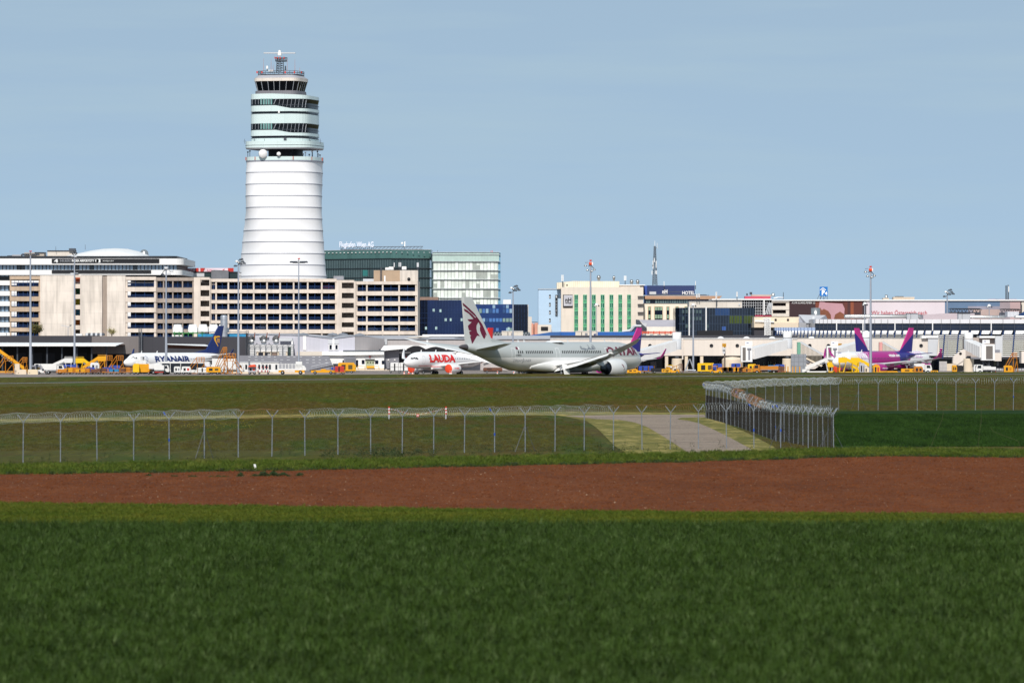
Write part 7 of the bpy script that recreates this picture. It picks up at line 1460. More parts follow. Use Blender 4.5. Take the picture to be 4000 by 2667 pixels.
def tractor(label, px, d, rot, m, cab=True):
    t = thing('baggage_tractor', label, 'tractor', (wx(px, d), d, apron_z(d)), R(rot), GG); q = B()
    q.prism([(-1.5, .35), (1.6, .35), (1.6, 1.0), (.4, 1.15), (.2, .8), (-.9, .8), (-1.0, 1.1), (-1.5, 1.1)], -.75, .75, m); q.build('body', t, world=False)
    q = B()
    for x in (-.85, .25):
        for y in (-.68, .68): q.tube((x, y, .8), (x, y, 1.9), .05, .05, 5, m)
    q.box(-1., .45, -.74, .74, 1.88, 1.98, m); q.build('cab_roof', t, world=False); q = B(); q.box(.22, .27, -.66, .66, 1.1, 1.86, GGL); q.box(-.7, -.2, -.5, .5, .8, 1.25, GBK); q.build('seat', t, world=False); wheels(t, (-.95, 1.0), .7, .36); return t
def dolly(label, px, d, rot, m, load=None, h=1.4, n='baggage_cart'):
    t = thing(n, label, 'baggage cart', (wx(px, d), d, apron_z(d)), R(rot), GG); q = B(); q.box(-1.5, 1.5, -.75, .75, .42, .55, m); q.tube((1.5, 0, .45), (2.3, 0, .4), .05, .05, 5, GBK)
    for x in (-1.45, 1.45):
        for y in (-.7, .7): q.tube((x, y, .5), (x, y, .55+h), .04, .04, 5, m)
    q.build('frame', t, world=False)
    if load: q = B(); q.prism([(-1.15, .62), (1.15, .62), (1.2, .4+h), (.9, .55+h), (-.95, .5+h), (-1.15, .4+h)], -.7, .7, load); q.box(-1.17, 1.17, -.72, -.68, .56+h*.45, .62+h*.45, GBK); q.box(-.25, .1, -.73, -.69, .6, .5+h*.9, GBK); q.build('load', t, world=False)
    wheels(t, (-1.1, 1.1), .65, .22); return t
def bus(label, px, d, rot, m, L_=13.):
    t = thing('apron_bus', label, 'bus', (wx(px, d), d, apron_z(d)), R(rot), GG); x = L_/2; q = B(); q.prism([(-x, .35), (x, .35), (x+.1, 1.6), (x-.1, 3.0), (x-.4, 3.15), (-x+.3, 3.15), (-x, 2.95)], -1.5, 1.5, m); q.build('body', t, world=False)
    for s_ in (1, -1):
        for a, bb in ((-x+.5, -x+3), (-x+3.15, -x+5.6), (-x+5.75, x-3.2), (x-3.05, x-1.3)): q = B(); q.box(a, bb, s_*1.5-.03, s_*1.5+.03, 1.15 if a > -x+1 else 1.2, 2.75, GGL); q.build('window', t, world=False)
        for a in (-x+3.2, x-2.9): q = B(); q.box(a, a+1.4, s_*1.5-.05, s_*1.5+.05, .45, 2.7, GGL); q.build('door', t, world=False)
    for s_ in (1, -1): q = B(); q.box(s_*x-.06 if s_ < 0 else x+.0, s_*x+.03 if s_ < 0 else x+.12, -1.3, 1.3, 1.1, 2.75, GGL); q.build('windscreen', t, world=False)
    wheels(t, (-x+2.4, x-2.6), 1.4, .5); return t
def box_truck(label, px, d, rot, m, mc, L_=6., h=3., raise_=0., name='service_truck'):
    t = thing(name, label, 'truck', (wx(px, d), d, apron_z(d)), R(rot), GG); x = L_/2; q = B(); q.prism([(x-1.7, .6), (x, .6), (x+.05, 1.4), (x-.25, 2.3), (x-1.7, 2.3)], -1.05, 1.05, mc); q.build('cab', t, world=False)
    q = B(); q.prism([(x+.03, 1.5), (x-.22, 2.2), (x-.3, 2.2), (x-.05, 1.5)], -.95, .95, GGL); q.build('windscreen', t, world=False)
    for s_ in (1, -1): q = B(); q.prism([(x-1.3, 1.45), (x-.3, 1.45), (x-.5, 2.15), (x-1.3, 2.15)], s_*1.05-.02, s_*1.05+.02, GGL); q.build('door_window', t, world=False)
    q = B(); q.box(-x, x-1.8, -1.2, 1.2, .95+raise_, h+raise_, m); q.box(-x, x-1.9, -1.22, 1.22, 1.0+raise_, 1.12+raise_, GREYD); q.build('box', t, world=False); q = B(); q.box(-x, x, -.9, .9, .55, .8, GBK); q.box(-x-.02, -x+.1, -1.1, 1.1, .5, .7, RDW)
    if raise_: q.tube((-x+.5, 0, .8), (x-2.3, 0, .95+raise_), .15, .15, 6, STEEL); q.tube((x-2.3, 0, .8), (-x+.5, 0, .95+raise_), .15, .15, 6, STEEL)
    q.build('chassis', t, world=False); wheels(t, (-x+1.1, x-1), 1., .45); return t
def belt_loader(label, px, d, rot, m):
    t = thing('belt_loader', label, 'belt loader', (wx(px, d), d, apron_z(d)), R(rot), GG); q = B(); q.prism([(-3, .4), (3, .4), (3, .95), (.8, 1.05), (.6, 1.3), (-.4, 1.3), (-.6, .95), (-3, .95)], -.9, .9, m); q.build('body', t, world=False); q = B(); q.add([(-3.4, -.5, 1.0), (3.6, -.5, 2.5), (3.6, .5, 2.5), (-3.4, .5, 1.0), (-3.4, -.5, .75), (3.6, -.5, 2.25), (3.6, .5, 2.25), (-3.4, .5, .75)], [(0, 1, 2, 3), (7, 6, 5, 4), (0, 4, 5, 1), (2, 6, 7, 3), (1, 5, 6, 2), (0, 3, 7, 4)], GBK)
    q.path([(-3, -.55, 1.9), (3.4, -.55, 3.3)], .04, STEEL); q.path([(-3, .55, 1.9), (3.4, .55, 3.3)], .04, STEEL)
    for k in range(6): f_ = k/5; q.tube((-3+6.4*f_, -.55, 1+1.4*f_), (-3+6.4*f_, -.55, 1.9+1.4*f_), .03, .03, 4, STEEL)
    q.build('conveyor', t, world=False); wheels(t, (-2, 2), .85, .4); return t
def open_truck(label, px, d, rot):
    """white flat loader with rails on a yellow skirt"""
    t = thing('cargo_loader', label, 'truck', (wx(px, d), d, apron_z(d)), R(rot), GG); q = B(); q.box(-3.3, 3.2, -1.1, 1.1, .5, 1.05, YE); q.build('chassis', t, world=False); q = B(); q.box(-3.4, 2.6, -1.15, 1.15, 1.05, 1.5, GW); q.prism([(2.2, 1.05), (3.6, 1.05), (3.6, 1.5), (3.1, 2.2), (2.2, 2.3)], -.9, .9, GW); q.box(1.0, 2.6, -.8, .8, 1.5, 3.2, GW); q.build('deck', t, world=False)
    q = B()
    for y in (-1.1, 1.1):
        for z in (1.9, 2.3, 2.65): q.tube((-3.3, y, z), (2.6, y, z), .05, .05, 5, GW)
        for k in range(8): q.tube((-3.3+k*.84, y, 1.5), (-3.3+k*.84, y, 2.65), .05, .05, 5, GW)
    q.build('rail', t, world=False); q = B(); q.box(-1.8, .8, -1.17, 1.17, .6, .95, GW); q.build('stripe', t, world=False); wheels(t, (-2.3, 2.2), 1., .48); return t
def cone(label, px, d):
    q = B(); z = apron_z(d); s0 = Vector((wx(px, d), d, z)); q.box(s0.x-.28, s0.x+.28, d-.28, d+.28, z, z+.06, ORANGE)
    for h0, h1, m in ((.06, .3, ORANGE), (.3, .55, WHITE), (.55, .85, ORANGE), (.85, 1.0, WHITE)): q.lathe([(.26*(1.15-h0), h0), (.26*(1.15-h1), h1)], s0, m, 12)
    return solo(q, 'traffic_cone', label, 'cone', 'orange and white cones', s0)
def block(label, px, w_, d, hgt, m, dep=1.2, name='concrete_block'):
    q = B(); x0, x1 = wx(px-w_/2, d), wx(px+w_/2, d); z = apron_z(d); q.prism([(x0, z), (x1, z), (x1-.08, z+hgt), (x0+.08, z+hgt)], d, d+dep, m); q.box(x0+.3, x0+.6, d-.03, d, z+hgt*.2, z+hgt*.4, CONC_D); return solo(q, name, label, 'concrete block', 'pale concrete blocks', (px and wx(px, d), d, z))
# far left group
pax_stairs('tall yellow passenger stairs with high platform at the far left picture edge', 28, 1290, 180, YE, 9., 5.6)
work_steps('orange open work steps at the far left below the tall yellow stairs', 18, 1284, 10, OG, 3.4, 2.4)
block('tall pale concrete block left of the far left mast foot', 66, 22, 1286, 2.6, BEI); block('low pale concrete block in front of the far left stairs', 84, 38, 1280, 1.2, BEI); block('low cream concrete block at the foot of the far left mast', 128, 40, 1278, 1.25, mat('cream_block', '#dccbae', .8, var=.1))
work_steps('thin yellow hoist frame beside the tall concrete block', 88, 1296, 0, OG, 3.0, 1.4); gpu('dark cluttered power unit behind the far left mast foot', 140, 1300, 0, GREYD, None, 3.2, 2.2)
tractor('white open tow tractor with a canopy right of the far left mast', 168, 1292, 180, GW); box_truck('white cabin truck with shaded front between mast and white stairs', 212, 1286, 0, GW, GW, 5., 2.6)
pax_stairs('white passenger stairs with raised platform in the dark canopy opening, left', 234, 1330, 0, GW, 6.5, 2.7); box_truck('small white van in the shade left of the white stairs', 164, 1345, 180, GW, GW, 4.2, 2.3)
pax_stairs('bright yellow passenger stairs behind the row of orange carts, left of the pair', 334, 1325, 180, YB, 5., 2.7); pax_stairs('amber yellow passenger stairs, highest platform of the pair behind the carts', 366, 1300, 0, YE, 6.2, 3.3)
work_steps('orange maintenance steps with caged top, left of two beside the white airliner nose', 412, 1315, 0, OG, 3.4); work_steps('orange maintenance steps with caged top, right of two beside the white airliner nose', 455, 1315, 0, OG, 3.4)
for i, (x, c, ld, l) in enumerate(((243, OG, OG, 'orange baggage cart left end of the orange cart row'), (266, OG, YE, 'yellow loaded cart second in the orange cart row'), (290, OG, OG, 'orange tarpaulin cart third in the row, behind the mast foot'), (314, OG, YE, 'broad yellow cart fourth in the row'), (334, OG, OG, 'orange cart fifth in the row before the blue bags'), (352, BRN, GBL, 'cart with blue bags below the amber stairs'), (374, BRN, BRN, 'brown cart with a white number plate below the amber stairs'), (398, OG, BRN, 'orange framed cart with brown load under the left maintenance steps'), (421, OG, GBL, 'orange framed cart with blue load between the maintenance steps'), (446, OG, GTL, 'orange framed cart with teal load under the right maintenance steps'), (470, OG, BRN, 'rusty cart behind the yellow box near the airliner nose'), (492, OG, OG, 'orange cart under the airliner nose'))):
    dolly(l, x, 1283+(i % 3)*3, 0 if i % 2 else 180, c, ld, .75+.22*(i % 3))
for x, l in ((371, 'small white crate on the carts below the amber stairs'),): gpu(l, x, 1290, 0, GW, GREYD, 2.2, 2.9, name='white_crate', cat='crate')
gpu('large blue skip in the shade behind the orange carts', 276, 1330, 0, GBL, GBL, 4., 2.2, name='blue_skip', cat='container'); gpu('blue covered cart under the right maintenance steps', 448, 1330, 0, GBL, GBL, 3., 2.0, name='blue_skip', cat='container')
gpu('big amber air start unit with slanted front below the white airliner nose', 560, 1283, 180, YE, None, 4.6, 2.6); gpu('amber box unit at the front left of the air start unit', 532, 1280, 180, YB, None, 1.6, 2.7); pax_stairs('slim white folding stairs at the open door of the white airliner', 568, 1300, 160, GW, 4.6, 2.3, False); box_truck('white van with dark glass behind the air start unit', 592, 1300, 180, GW, GW, 5., 1.8)
box_truck('white high loader with scaffold top in front of the navy lettered airliner', 622, 1282, 0, GW, GW, 5., 2.3, .35); box_truck('white square service truck seen from its end, foot of the drum mast', 624, 1278, 90, GW, GW, 5., 2.3)
bus('white apron bus with dark doors right of the square white truck', 720, 1286, 0, GW); gpu('white and blue crate with red lid in front of the apron bus', 728, 1279, 0, GW, RDW, 2.2, 2., name='white_crate', cat='crate'); gpu('white crate with small windows in front of the bus doors', 693, 1279, 0, GW, GREYD, 1.6, 2., name='white_crate', cat='crate')
work_steps('orange open steps in front of the apron bus', 768, 1281, 0, OG, 3.1, 2.2); dolly('white baggage cart right of the steps before the bus', 792, 1279, 0, GW, GW, 1.2); gpu('amber power unit right of the apron bus', 834, 1279, 0, YE, None, 3.6, 1.9); dolly('blue loaded cart behind the amber power unit right of the bus', 812, 1284, 0, OG, GBL, 1.4)
work_steps('dense orange scaffold steps beside the light mast under the navy tail, left', 885, 1283, 0, OG, 4.0, 2.6); work_steps('orange steps leaning right beside the white site cabins', 912, 1281, 180, OG, 3.4, 2.6); work_steps('tall thin orange scaffold mast under the airliner tail', 872, 1287, 0, OG, 5.6, 1.2); pax_stairs('white passenger stairs behind the orange scaffold under the tail', 850, 1305, 0, GW, 5., 2.2)
box_truck('white tank truck behind the orange scaffold under the wing tip', 890, 1318, 0, GW, GW, 8., 3.8)
gpu('long low dark box added behind the grey airliner belly', 2082, 1290, 0, GBK, GBK, 6.4, 1.5, name='flat_trailer', cat='trailer')  # made-up trailer standing in for an unidentified dark bar
# site cabins with dark windows
sc_ = thing('site_cabin', 'row of white site cabins with narrow dark windows below the retaining wall', 'site cabin', (wx(1010, 1320), 1320, apron_z(1320))); d = 1320; q = B(); q.pbox(925, 1022, 1414, 1462, d, 3, GW); q.pbox(1023, 1088, 1413, 1462, d+.1, 3, GW); q.pbox(924, 1089, 1412.5, 1414.5, d-.2, 3.4, LIGHTG); q.build('wall', sc_)
for x in (958, 974, 993, 1008.5, 1023.5, 1037.5, 1050.5, 1075.5): q = B(); q.pbox(x, x+7.5, 1424, 1442, d-.06, .1, GGL); q.build('window', sc_)
q = B(); q.pbox(905, 1190, 1452, 1466, 1300, 1, BEI); solo(q, 'concrete_barrier', 'long low beige concrete barrier below the white site cabins', 'barrier', None, P(1040, 1462, 1300))
gpu('grey box with an orange sloping lid in front of the site cabins', 985, 1283, 0, GREYP, ORANGE, 2.0, 1.9, name='salt_bin', cat='bin'); q = B(); c = (wx(985, 1282), 1282, apron_z(1282)); q.prism([(c[0]-1.1, c[2]+1.9), (c[0]+1.1, c[2]+1.9), (c[0]+.6, c[2]+2.5), (c[0]-.4, c[2]+2.35)], 1281.1, 1283, ORANGE); solo(q, 'bin_lid', 'orange sloping lid on the grey box before the site cabins', 'lid', None, c)
dolly('flat trailer with red and white warning posts before the site cabins', 1030, 1283, 0, GBK, None, .4, 'barrier_trailer')
for k, (x, l) in enumerate(((1008, 'red and white warning post left on the flat trailer'), (1023, 'red and white warning post second on the flat trailer'), (1036, 'taller red and white warning post third on the flat trailer'), (1046, 'red round warning disc post right on the flat trailer'))):
    q = B(); s0 = Vector((wx(x, 1283), 1283, apron_z(1283)+.56)); q.tube(s0, s0+Vector((0, 0, .5)), .14, .14, 8, RDW); q.tube(s0+Vector((0, 0, .5)), s0+Vector((0, 0, 1.)), .14, .14, 8, WHITE); q.tube(s0+Vector((0, 0, 1.)), s0+Vector((0, 0, 1.3+.2*(k == 2))), .14, .1, 8, RDW); solo(q, 'warning_post', l, 'warning post', 'warning posts on the trailer', s0)
open_truck('white and yellow cargo loader with white rails below the retaining wall', 1140, 1281, 0); belt_loader('yellow belt loader with grey rails in front of the retaining wall', 1262, 1290, 0, YE)
gpu('amber tank trailer with black chassis before the grey roller door', 1354, 1330, 0, YE, None, 4.4, 2.7); tractor('orange tug with red cargo beside the amber tank trailer', 1324, 1292, 180, OG); dolly('rusty orange small cart in front of the amber tank trailer', 1326, 1287, 0, OG, RDW, 1.5); dolly('cart with blue tarpaulin left of the amber tank trailer', 1312, 1300, 0, GBK, GBL, 1.2)
q = B(); s0 = P(1385, 1449, 1335); q.box(s0.x-.35, s0.x+.35, 1335, 1335.3, s0.z, s0.z+1.6, YB); q.box(s0.x-.36, s0.x+.36, 1334.95, 1335, s0.z+.6, s0.z+.8, GBK); solo(q, 'warning_board', 'upright yellow and black warning board right of the amber tank trailer', 'warning board', None, s0)
for x, l in ((1543, 'white covered baggage container cart in front of the grey hangar wall, left of two'), (1578, 'white covered baggage container cart under the red lettered airliner nose, right of two')): dolly(l, x, 1330, 0, GBK, GW, 2.2, 'container_cart')
for x, d, l in ((1579, 1262, 'cone left of the red lettered airliner nose wheel'), (1597, 1300, 'taller looking cone behind the red lettered airliner nose'), (1612, 1258, 'cone beside the red lettered airliner nose wheel'), (1758, 1255, 'pale cone below the red engine cover of the centre airliner'), (1763, 1252, 'second cone below the red engine cover of the centre airliner'), (1943, 1255, 'cone under the grey airliner tail, left of two'), (2007, 1255, 'cone under the grey airliner belly, right of two')): cone(l, x, d)
gpu('dark cluttered equipment box seen under the red lettered airliner belly', 1670, 1300, 0, GBK, BRN, 3.5, 1.6, name='equipment_box', cat='equipment box'); gpu('low brown equipment box behind the grey airliner tail', 1925, 1330, 0, BRN, BRN, 5., 1.4, name='equipment_box', cat='equipment box')
# right of the grey airliner
tractor('yellow pushback tractor below the grey airliner nose', 2478, 1262, 0, YE); gpu('flat yellow tow unit in front of the grey airliner nose', 2470, 1258, 0, YE, GBK, 2.6, 1.5); dolly('blue and orange loaded cart in the dark undercroft, left', 2512, 1330, 0, OG, GBL, 1.3); dolly('cart with blue load in the dark undercroft, second', 2534, 1332, 0, OG, GBL, 1.3); gpu('dark flat trailer in the undercroft right of the blue carts', 2580, 1325, 0, GBK, GREYD, 5., 1.3, name='flat_trailer', cat='trailer')
q = B(); s0 = P(2617, 1450, 1330); q.tube(s0, s0+Vector((0, 0, 1.5)), .1, .1, 6, STEELD); q.box(s0.x-.5, s0.x+.5, 1329.8, 1330.2, s0.z+.9, s0.z+1.4, GW); q.box(s0.x-.8, s0.x+.8, 1329.8, 1330, s0.z+1.5, s0.z+1.65, YB); solo(q, 'stop_bar_sign', 'white tunnel sign with striped bar beside the concrete drum', 'sign', None, s0)
work_steps('brown cage rack at the foot of the concrete drum, left of the trestle', 2652, 1320, 0, BRN, 1.2, 1.2); tractor('small yellow tug right of the long taxiway sign', 2630, 1300, 180, YE)
gpu('bright yellow power unit on black chassis under the pier, first in the yellow row', 2758, 1310, 0, YB, None, 4.4, 2.7); tractor('yellow tug with blue load behind it, second in the yellow row', 2796, 1300, 0, YE); dolly('cart with blue covers in the yellow row behind the tug', 2802, 1308, 0, OG, GBL, 2.0)
for x, m, l in ((2822, OG, 'orange covered cart, third in the yellow row'), (2842, YB, 'bright yellow box cart at the middle of the yellow row'), (2862, YE, 'amber box cart right of the bright yellow box cart'), (2890, YE, 'amber cart with dark openings in the yellow row'), (2908, OG, 'orange cart before the blue covered one in the yellow row'), (2952, YE, 'amber cart right of the bright yellow box near the jet bridge cab')): dolly(l, x, 1302, 0, OG, m, 1.15)
dolly('cart with blue cover between amber carts in the yellow row', 2874, 1306, 0, OG, GBL, 2.1); gpu('bright yellow box unit with red end near the jet bridge cab', 2938, 1297, 0, YB, RDW, 2.2, 2.5); dolly('small cart with people sized blue and orange bags', 2918, 1294, 0, BRN, OG, .9)
box_truck('orange double cab truck at the right end of the yellow row', 2990, 1297, 180, OG, OG, 6.4, 2.0)
dolly('brown cage cart right of the orange truck', 3030, 1297, 0, BRN, BRN, 1.4); dolly('brown cage cart beside the jet bridge drum', 3046, 1299, 0, OG, BRN, 1.4); gpu('teal covered cart in the shade behind the brown cage carts', 3022, 1330, 0, GTL, GTL, 3., 2.0, name='teal_cart', cat='cart'); dolly('blue cart in the shade right of the teal one', 3046, 1330, 0, OG, GBL, 1.7)
for x, l in ((3053, 'yellow bollard left of the jet bridge drum'), (3078, 'yellow bollard in front of the jet bridge drum'), (3097, 'yellow bollard right of the jet bridge drum'), (3108, 'yellow bollard beside the beige block'), (3124, 'yellow bollard nearest the green ended gangway')):
    q = B(); s0 = Vector((wx(x, 1330), 1330, apron_z(1330))); q.tube(s0, s0+Vector((0, 0, 1.7)), .14, .14, 10, YE); solo(q, 'bollard', l, 'bollard', 'yellow bollards', s0)
q = B(); s0 = P(3120, 1448, 1350); q.box(s0.x-2, s0.x+2, 1350, 1352, s0.z-.6, s0.z+4.4, mat('grey_rack', '#8c8f96', .6, seams=(1.2, 1.2, .1, .7))); solo(q, 'grey_rack', 'grey steel rack under the green ended gangway', 'rack', None, s0)
pax_stairs('long white passenger stairs rising to the right below the green ended gangway', 3198, 1290, 0, GW, 7.2, 2.9)
pax_stairs('bright yellow passenger stairs sloping right, nearest to the white ones', 3275, 1282, 180, YB, 5.4, 1.9); pax_stairs('yellow passenger stairs in front of the pink airliner nose, lowest platform', 3312, 1270, 180, YB, 5.6, 2.3); pax_stairs('yellow passenger stairs under the white nose, tallest of the yellow group', 3334, 1262, 180, YB, 7.4, 3.1); pax_stairs('yellow passenger stairs left of the red topped mast', 3376, 1256, 180, YB, 6.5, 3.1)
gpu('grey cabinet between yellow stairs and the red topped mast', 3368, 1246, 0, GREYP, GREYD, 1.4, 3.0, name='grey_cabinet', cat='cabinet'); gpu('beige box at the foot of the red topped mast', 3386, 1244, 0, BEI, BEI, 1.2, 2.1, name='beige_box', cat='box')
gpu('yellow unit in front of the red engine cover, right', 3424, 1238, 0, YE, RDW, 1.6, 2.6); gpu('low yellow tow bar unit below the pink engine', 3470, 1240, 0, YE, YE, 4.6, 1.1); gpu('long low yellow tug below the second pink engine', 3555, 1270, 0, YE, GBK, 4.5, 1.5); gpu('amber framed generator with dark grille right of the pink engine', 3587, 1262, 0, OG, GBK, 2.2, 2.1); box_truck('white service van under the second pink engine', 3604, 1300, 0, GW, GW, 4.5, 2.6)
gpu('small yellow unit beside the dark cart under the angular connector', 3728, 1300, 0, YE, GBK, 1.2, 2.2); dolly('dark cart under the angular connector', 3742, 1300, 0, GBK, GBK, 1.6)
box_truck('white car parked under the last jet bridge, upper of two', 3836, 1310, 180, GW, GW, 4.4, 1.9); box_truck('white van with dark windows under the last jet bridge, front of two', 3850, 1296, 180, GW, GW, 5., 1.8)
work_steps('tall orange ladder frame near the right picture edge', 3955, 1286, 0, OG, 4.2, 1.4); gpu('yellow power unit at the foot of the tall orange ladder, right', 3938, 1284, 0, YE, OG, 2.2, 2.2)
# ---------------------------------------------------------------- security fences with Y arms, chain link and razor wire coils
GALV = mat('galvanised_post', '#858b94', .5, .35, var=.25, scale=6); WIRE = mat('chain_link_wire', '#4a4d4e', .6, .1); WIRED = mat('dark_chain_link', '#2b2722', .8); RAZ = mat('razor_wire', '#a4a9aa', .45, .4, var=.25, scale=2); RAZB = mat('new_razor_wire', '#5d6265', .4, .6, var=.5, scale=2); RUST = mat('rusty_wire', '#8a6248', .8, var=.25, scale=2); BTAPE = mat('blue_tape', '#1f4fb4', .5)  # side fence mesh in darker wire, dense when seen obliquely
def fpost(par, c, dirv, hgt, brace=False, tape=0):
    """steel post with two arms leaning across the line of the fence"""
    n = Vector((-dirv.y, dirv.x, 0)); b = B(); r = .038; m = GALV; top = c+Vector((random.gauss(0, .022), random.gauss(0, .02), hgt+random.gauss(0, .02)))
    b.tube(c, top, r, r, 6, m)
    p = b.build('fence_post', par)
    for s_, nm in ((1, 'arm'), (-1, 'arm')):
        b = B(); tip = top+(dirv*s_*.0+ARMV*s_)*.43+Vector((0, 0, .56)); b.tube(top, tip, r*.95, r*.9, 6, m); b.build(nm, p)
        if tape and s_ < 0: b = B(); b.tube(top.lerp(tip, .62), top.lerp(tip, .95), r*1.35, r*1.35, 6, BTAPE); b.build('blue_tape', p)
    if tape: b = B(); b.tube(c.lerp(top, .45), c.lerp(top, .52), r*1.5, r*1.5, 6, BTAPE); b.build('blue_tape', p)
    if brace:
        for s_ in (1, -1): b = B(); b.tube(c.lerp(top, .72), c+dirv*s_*.95, .02, .02, 5, STEELD); b.build('brace', p)
    return p
ARMV = Vector((1, 0, 0))
def chain(par, pts, hgt, pitch=.09, w_=.0026, wm=None):
    b = B()
    for a, e in zip(pts, pts[1:]):
        L_ = (e-a).length; u = (e-a)/L_; n = int(L_/pitch); nn = Vector((-u.y, u.x, 0))
        for s_ in (1, -1):
            k = -int(hgt/pitch) if s_ > 0 else 0
            for i in range(-int(hgt/pitch), n+int(hgt/pitch)):
                # one wire rising to the right (or left), clipped to the bay
                x0, x1 = i*pitch, i*pitch+s_*hgt; z0, z1 = 0., hgt
                if max(x0, x1) <= 0 or min(x0, x1) >= L_: continue
                def cl(x, z, xo, zo):
                    xx = min(max(x, 0), L_); return xx, z+(xx-x)*(zo-z)/(xo-x)
                p0 = cl(x0, z0, x1, z1); p1 = cl(x1, z1, x0, z0)
                q0 = a+u*p0[0]+Vector((0, 0, p0[1]+.05)); q1 = a+u*p1[0]+Vector((0, 0, p1[1]+.05)); o = len(b.v)
                b.add([q0-u*w_, q0+u*w_, q1+u*w_, q1-u*w_, q0-nn*w_, q0+nn*w_, q1+nn*w_, q1-nn*w_], [(0, 1, 2, 3), (4, 5, 6, 7)], wm or WIRE)
        for h in (.55, 1.25, hgt): b.tube(a+Vector((0, 0, h)), e+Vector((0, 0, h)), .006, .006, 3, STEELD)
    return b.build('chain_link', par)
def coil(par, a, e, hgt, rad, pitch, m, seed, wob=.06, r=.0052):
    rn = random.Random(seed); L_ = (e-a).length; u = (e-a)/L_; up = Vector((0, 0, 1)); n = Vector((-u.y, u.x, 0)); turns = max(1, int(L_/pitch)); seg = 14; pts = []; b = B()
    ph = [rn.uniform(-wob, wob) for _ in range(turns+2)]
    for i in range(turns*seg+1):
        t = i/seg; th = 2*math.pi*t; k = int(t); rr = rad*(1+ph[k]+(ph[k+1]-ph[k])*(t-k)); c = a+u*(L_*t/turns)+up*(hgt+.32+.05*math.sin(t*.37+seed))
        pts.append(c+n*rr*math.cos(th)+up*rr*math.sin(th)+u*ph[k]*.8*pitch)
    for i, (p, q) in enumerate(zip(pts, pts[1:])):
        d = (q-p).normalized(); s1 = d.orthogonal().normalized()*r; s2 = d.cross(s1); b.add([p+s1, p+s2, p-s1, p-s2, q+s1, q+s2, q-s1, q-s2], [(0, 1, 5, 4), (1, 2, 6, 5), (2, 3, 7, 6), (3, 0, 4, 7)], m)
        if i % 2 == 0:  # barbs
            c = (p+q)/2; s1 = s1.normalized()*.02; s2 = s2.normalized()*.02; dd = d*.02
            b.add([c-s1-dd, c+s1-dd*.3, c+s1+dd, c-s1+dd*.3], [(0, 1, 2, 3)], m)
    return b.build('razor_wire_coil', par)
def fence(name, label, posts, hgts, braces=(), tapes=(), rust=(), armv=Vector((1, 0, 0)), pitch=.19, raz=None, rad=.36, link=(), wr=.0052):
    global ARMV
    ARMV = armv; t = thing(name, label, 'fence', posts[len(posts)//2], 0, 'perimeter fences'); n = len(posts)
    for i, c in enumerate(posts):
        d = (posts[min(i+1, n-1)]-posts[max(i-1, 0)]).normalized(); fpost(t, c, d, hgts[i], i in braces, i in tapes)
    chain(t, posts, min(hgts)*.97, *link)
    for i in range(n-1): coil(t, posts[i], posts[i+1], (hgts[i]+hgts[i+1])/2, rad, pitch*random.uniform(.85, 1.25), RUST if i in rust else (raz or RAZ), i+1, .06, wr)
    return t
def fpt(px, py): d = dg(py); return Vector((wx(px, d), d, 0))
nx = [-205, -57, 90, 236, 379, 522, 661, 798, 930.5, 1062, 1191, 1320, 1448, 1571, 1694, 1814, 1932, 2051.5, 2168, 2282, 2396, 2508, 2618, 2728, 2838, 2945, 3049.5, 3157, 3247]
nb_ = lambda x: interp(x, [(-205, 1815), (90, 1807), (661, 1793), (1191, 1779), (1694, 1769), (2168, 1762), (2508, 1757), (2728, 1753), (3049, 1750), (3247, 1750)])
nj = lambda x: interp(x, [(-205, 1657), (90, 1650), (236, 1646), (661, 1638), (1062, 1632), (1571, 1627), (1932, 1622), (2282, 1615), (2508, 1612), (2728, 1608), (2945, 1604), (3049, 1607), (3157, 1608), (3247, 1619)])
P1 = [fpt(x, nb_(x)) for x in nx]; H1 = [(nb_(x)-nj(x))*p.y/F for x, p in zip(nx, P1)]
fence('security_fence', 'long chain link security fence with Y arms and razor wire along the field, front', P1, H1, {7, 17, 26, 28}, {6, 16, 25, 26}, {8, 9, 20, 21, 22})
sx_ = [2758, 2769, 2783, 2797, 2811, 2826, 2840.5, 2855, 2870, 2885, 2900, 2915, 2930, 2946, 2964.5, 2980, 2996, 3012.5, 3030, 3047, 3064, 3083, 3100, 3118, 3137, 3157, 3174, 3194, 3215, 3234, 3256]
sb = lambda x: interp(x, [(2758, 1633), (2885, 1668), (2980, 1703), (3030, 1722), (3118, 1736), (3256, 1752)])
sj = lambda x: interp(x, [(2758, 1517), (2826, 1527), (2885, 1548), (2964, 1584), (3030, 1605), (3118, 1612), (3256, 1622)])
P2 = [fpt(x, sb(x)) for x in sx_]; H2 = [(sb(x)-sj(x))*p.y/F for x, p in zip(sx_, P2)]
fence('security_fence', 'security fence running back into the field with closely seen posts and glittering coils', P2, H2, {0, 8, 18, 28}, {0, 9, 18}, {8, 9, 12, 13, 14}, Vector((.85, .3, 0)), .5, RAZB, .42, (.1, .004, WIRED))
fx = [2758, 2805, 2843, 2881, 2919, 2952, 2990, 3026, 3061, 3095, 3130, 3166, 3205, 3244, 3276, 3353, 3430, 3507, 3583, 3659, 3734, 3810, 3884, 3958, 4034, 4110, 4186]
fb = lambda x: interp(x, [(2758, 1631), (3276, 1603), (4186, 1601)])
fj = lambda x: interp(x, [(2758, 1517), (2881, 1512), (3026, 1503), (3276, 1497), (4186, 1493)])
P3 = [fpt(x, fb(x)) for x in fx]; H3 = [(fb(x)-fj(x))*p.y/F for x, p in zip(fx, P3)]
fence('security_fence', 'far security fence behind the green enclosure on the right', P3, H3, {8, 11, 15}, {11, 23}, (), Vector((1, 0, 0)), .22, RAZ, .42, (), .0085)
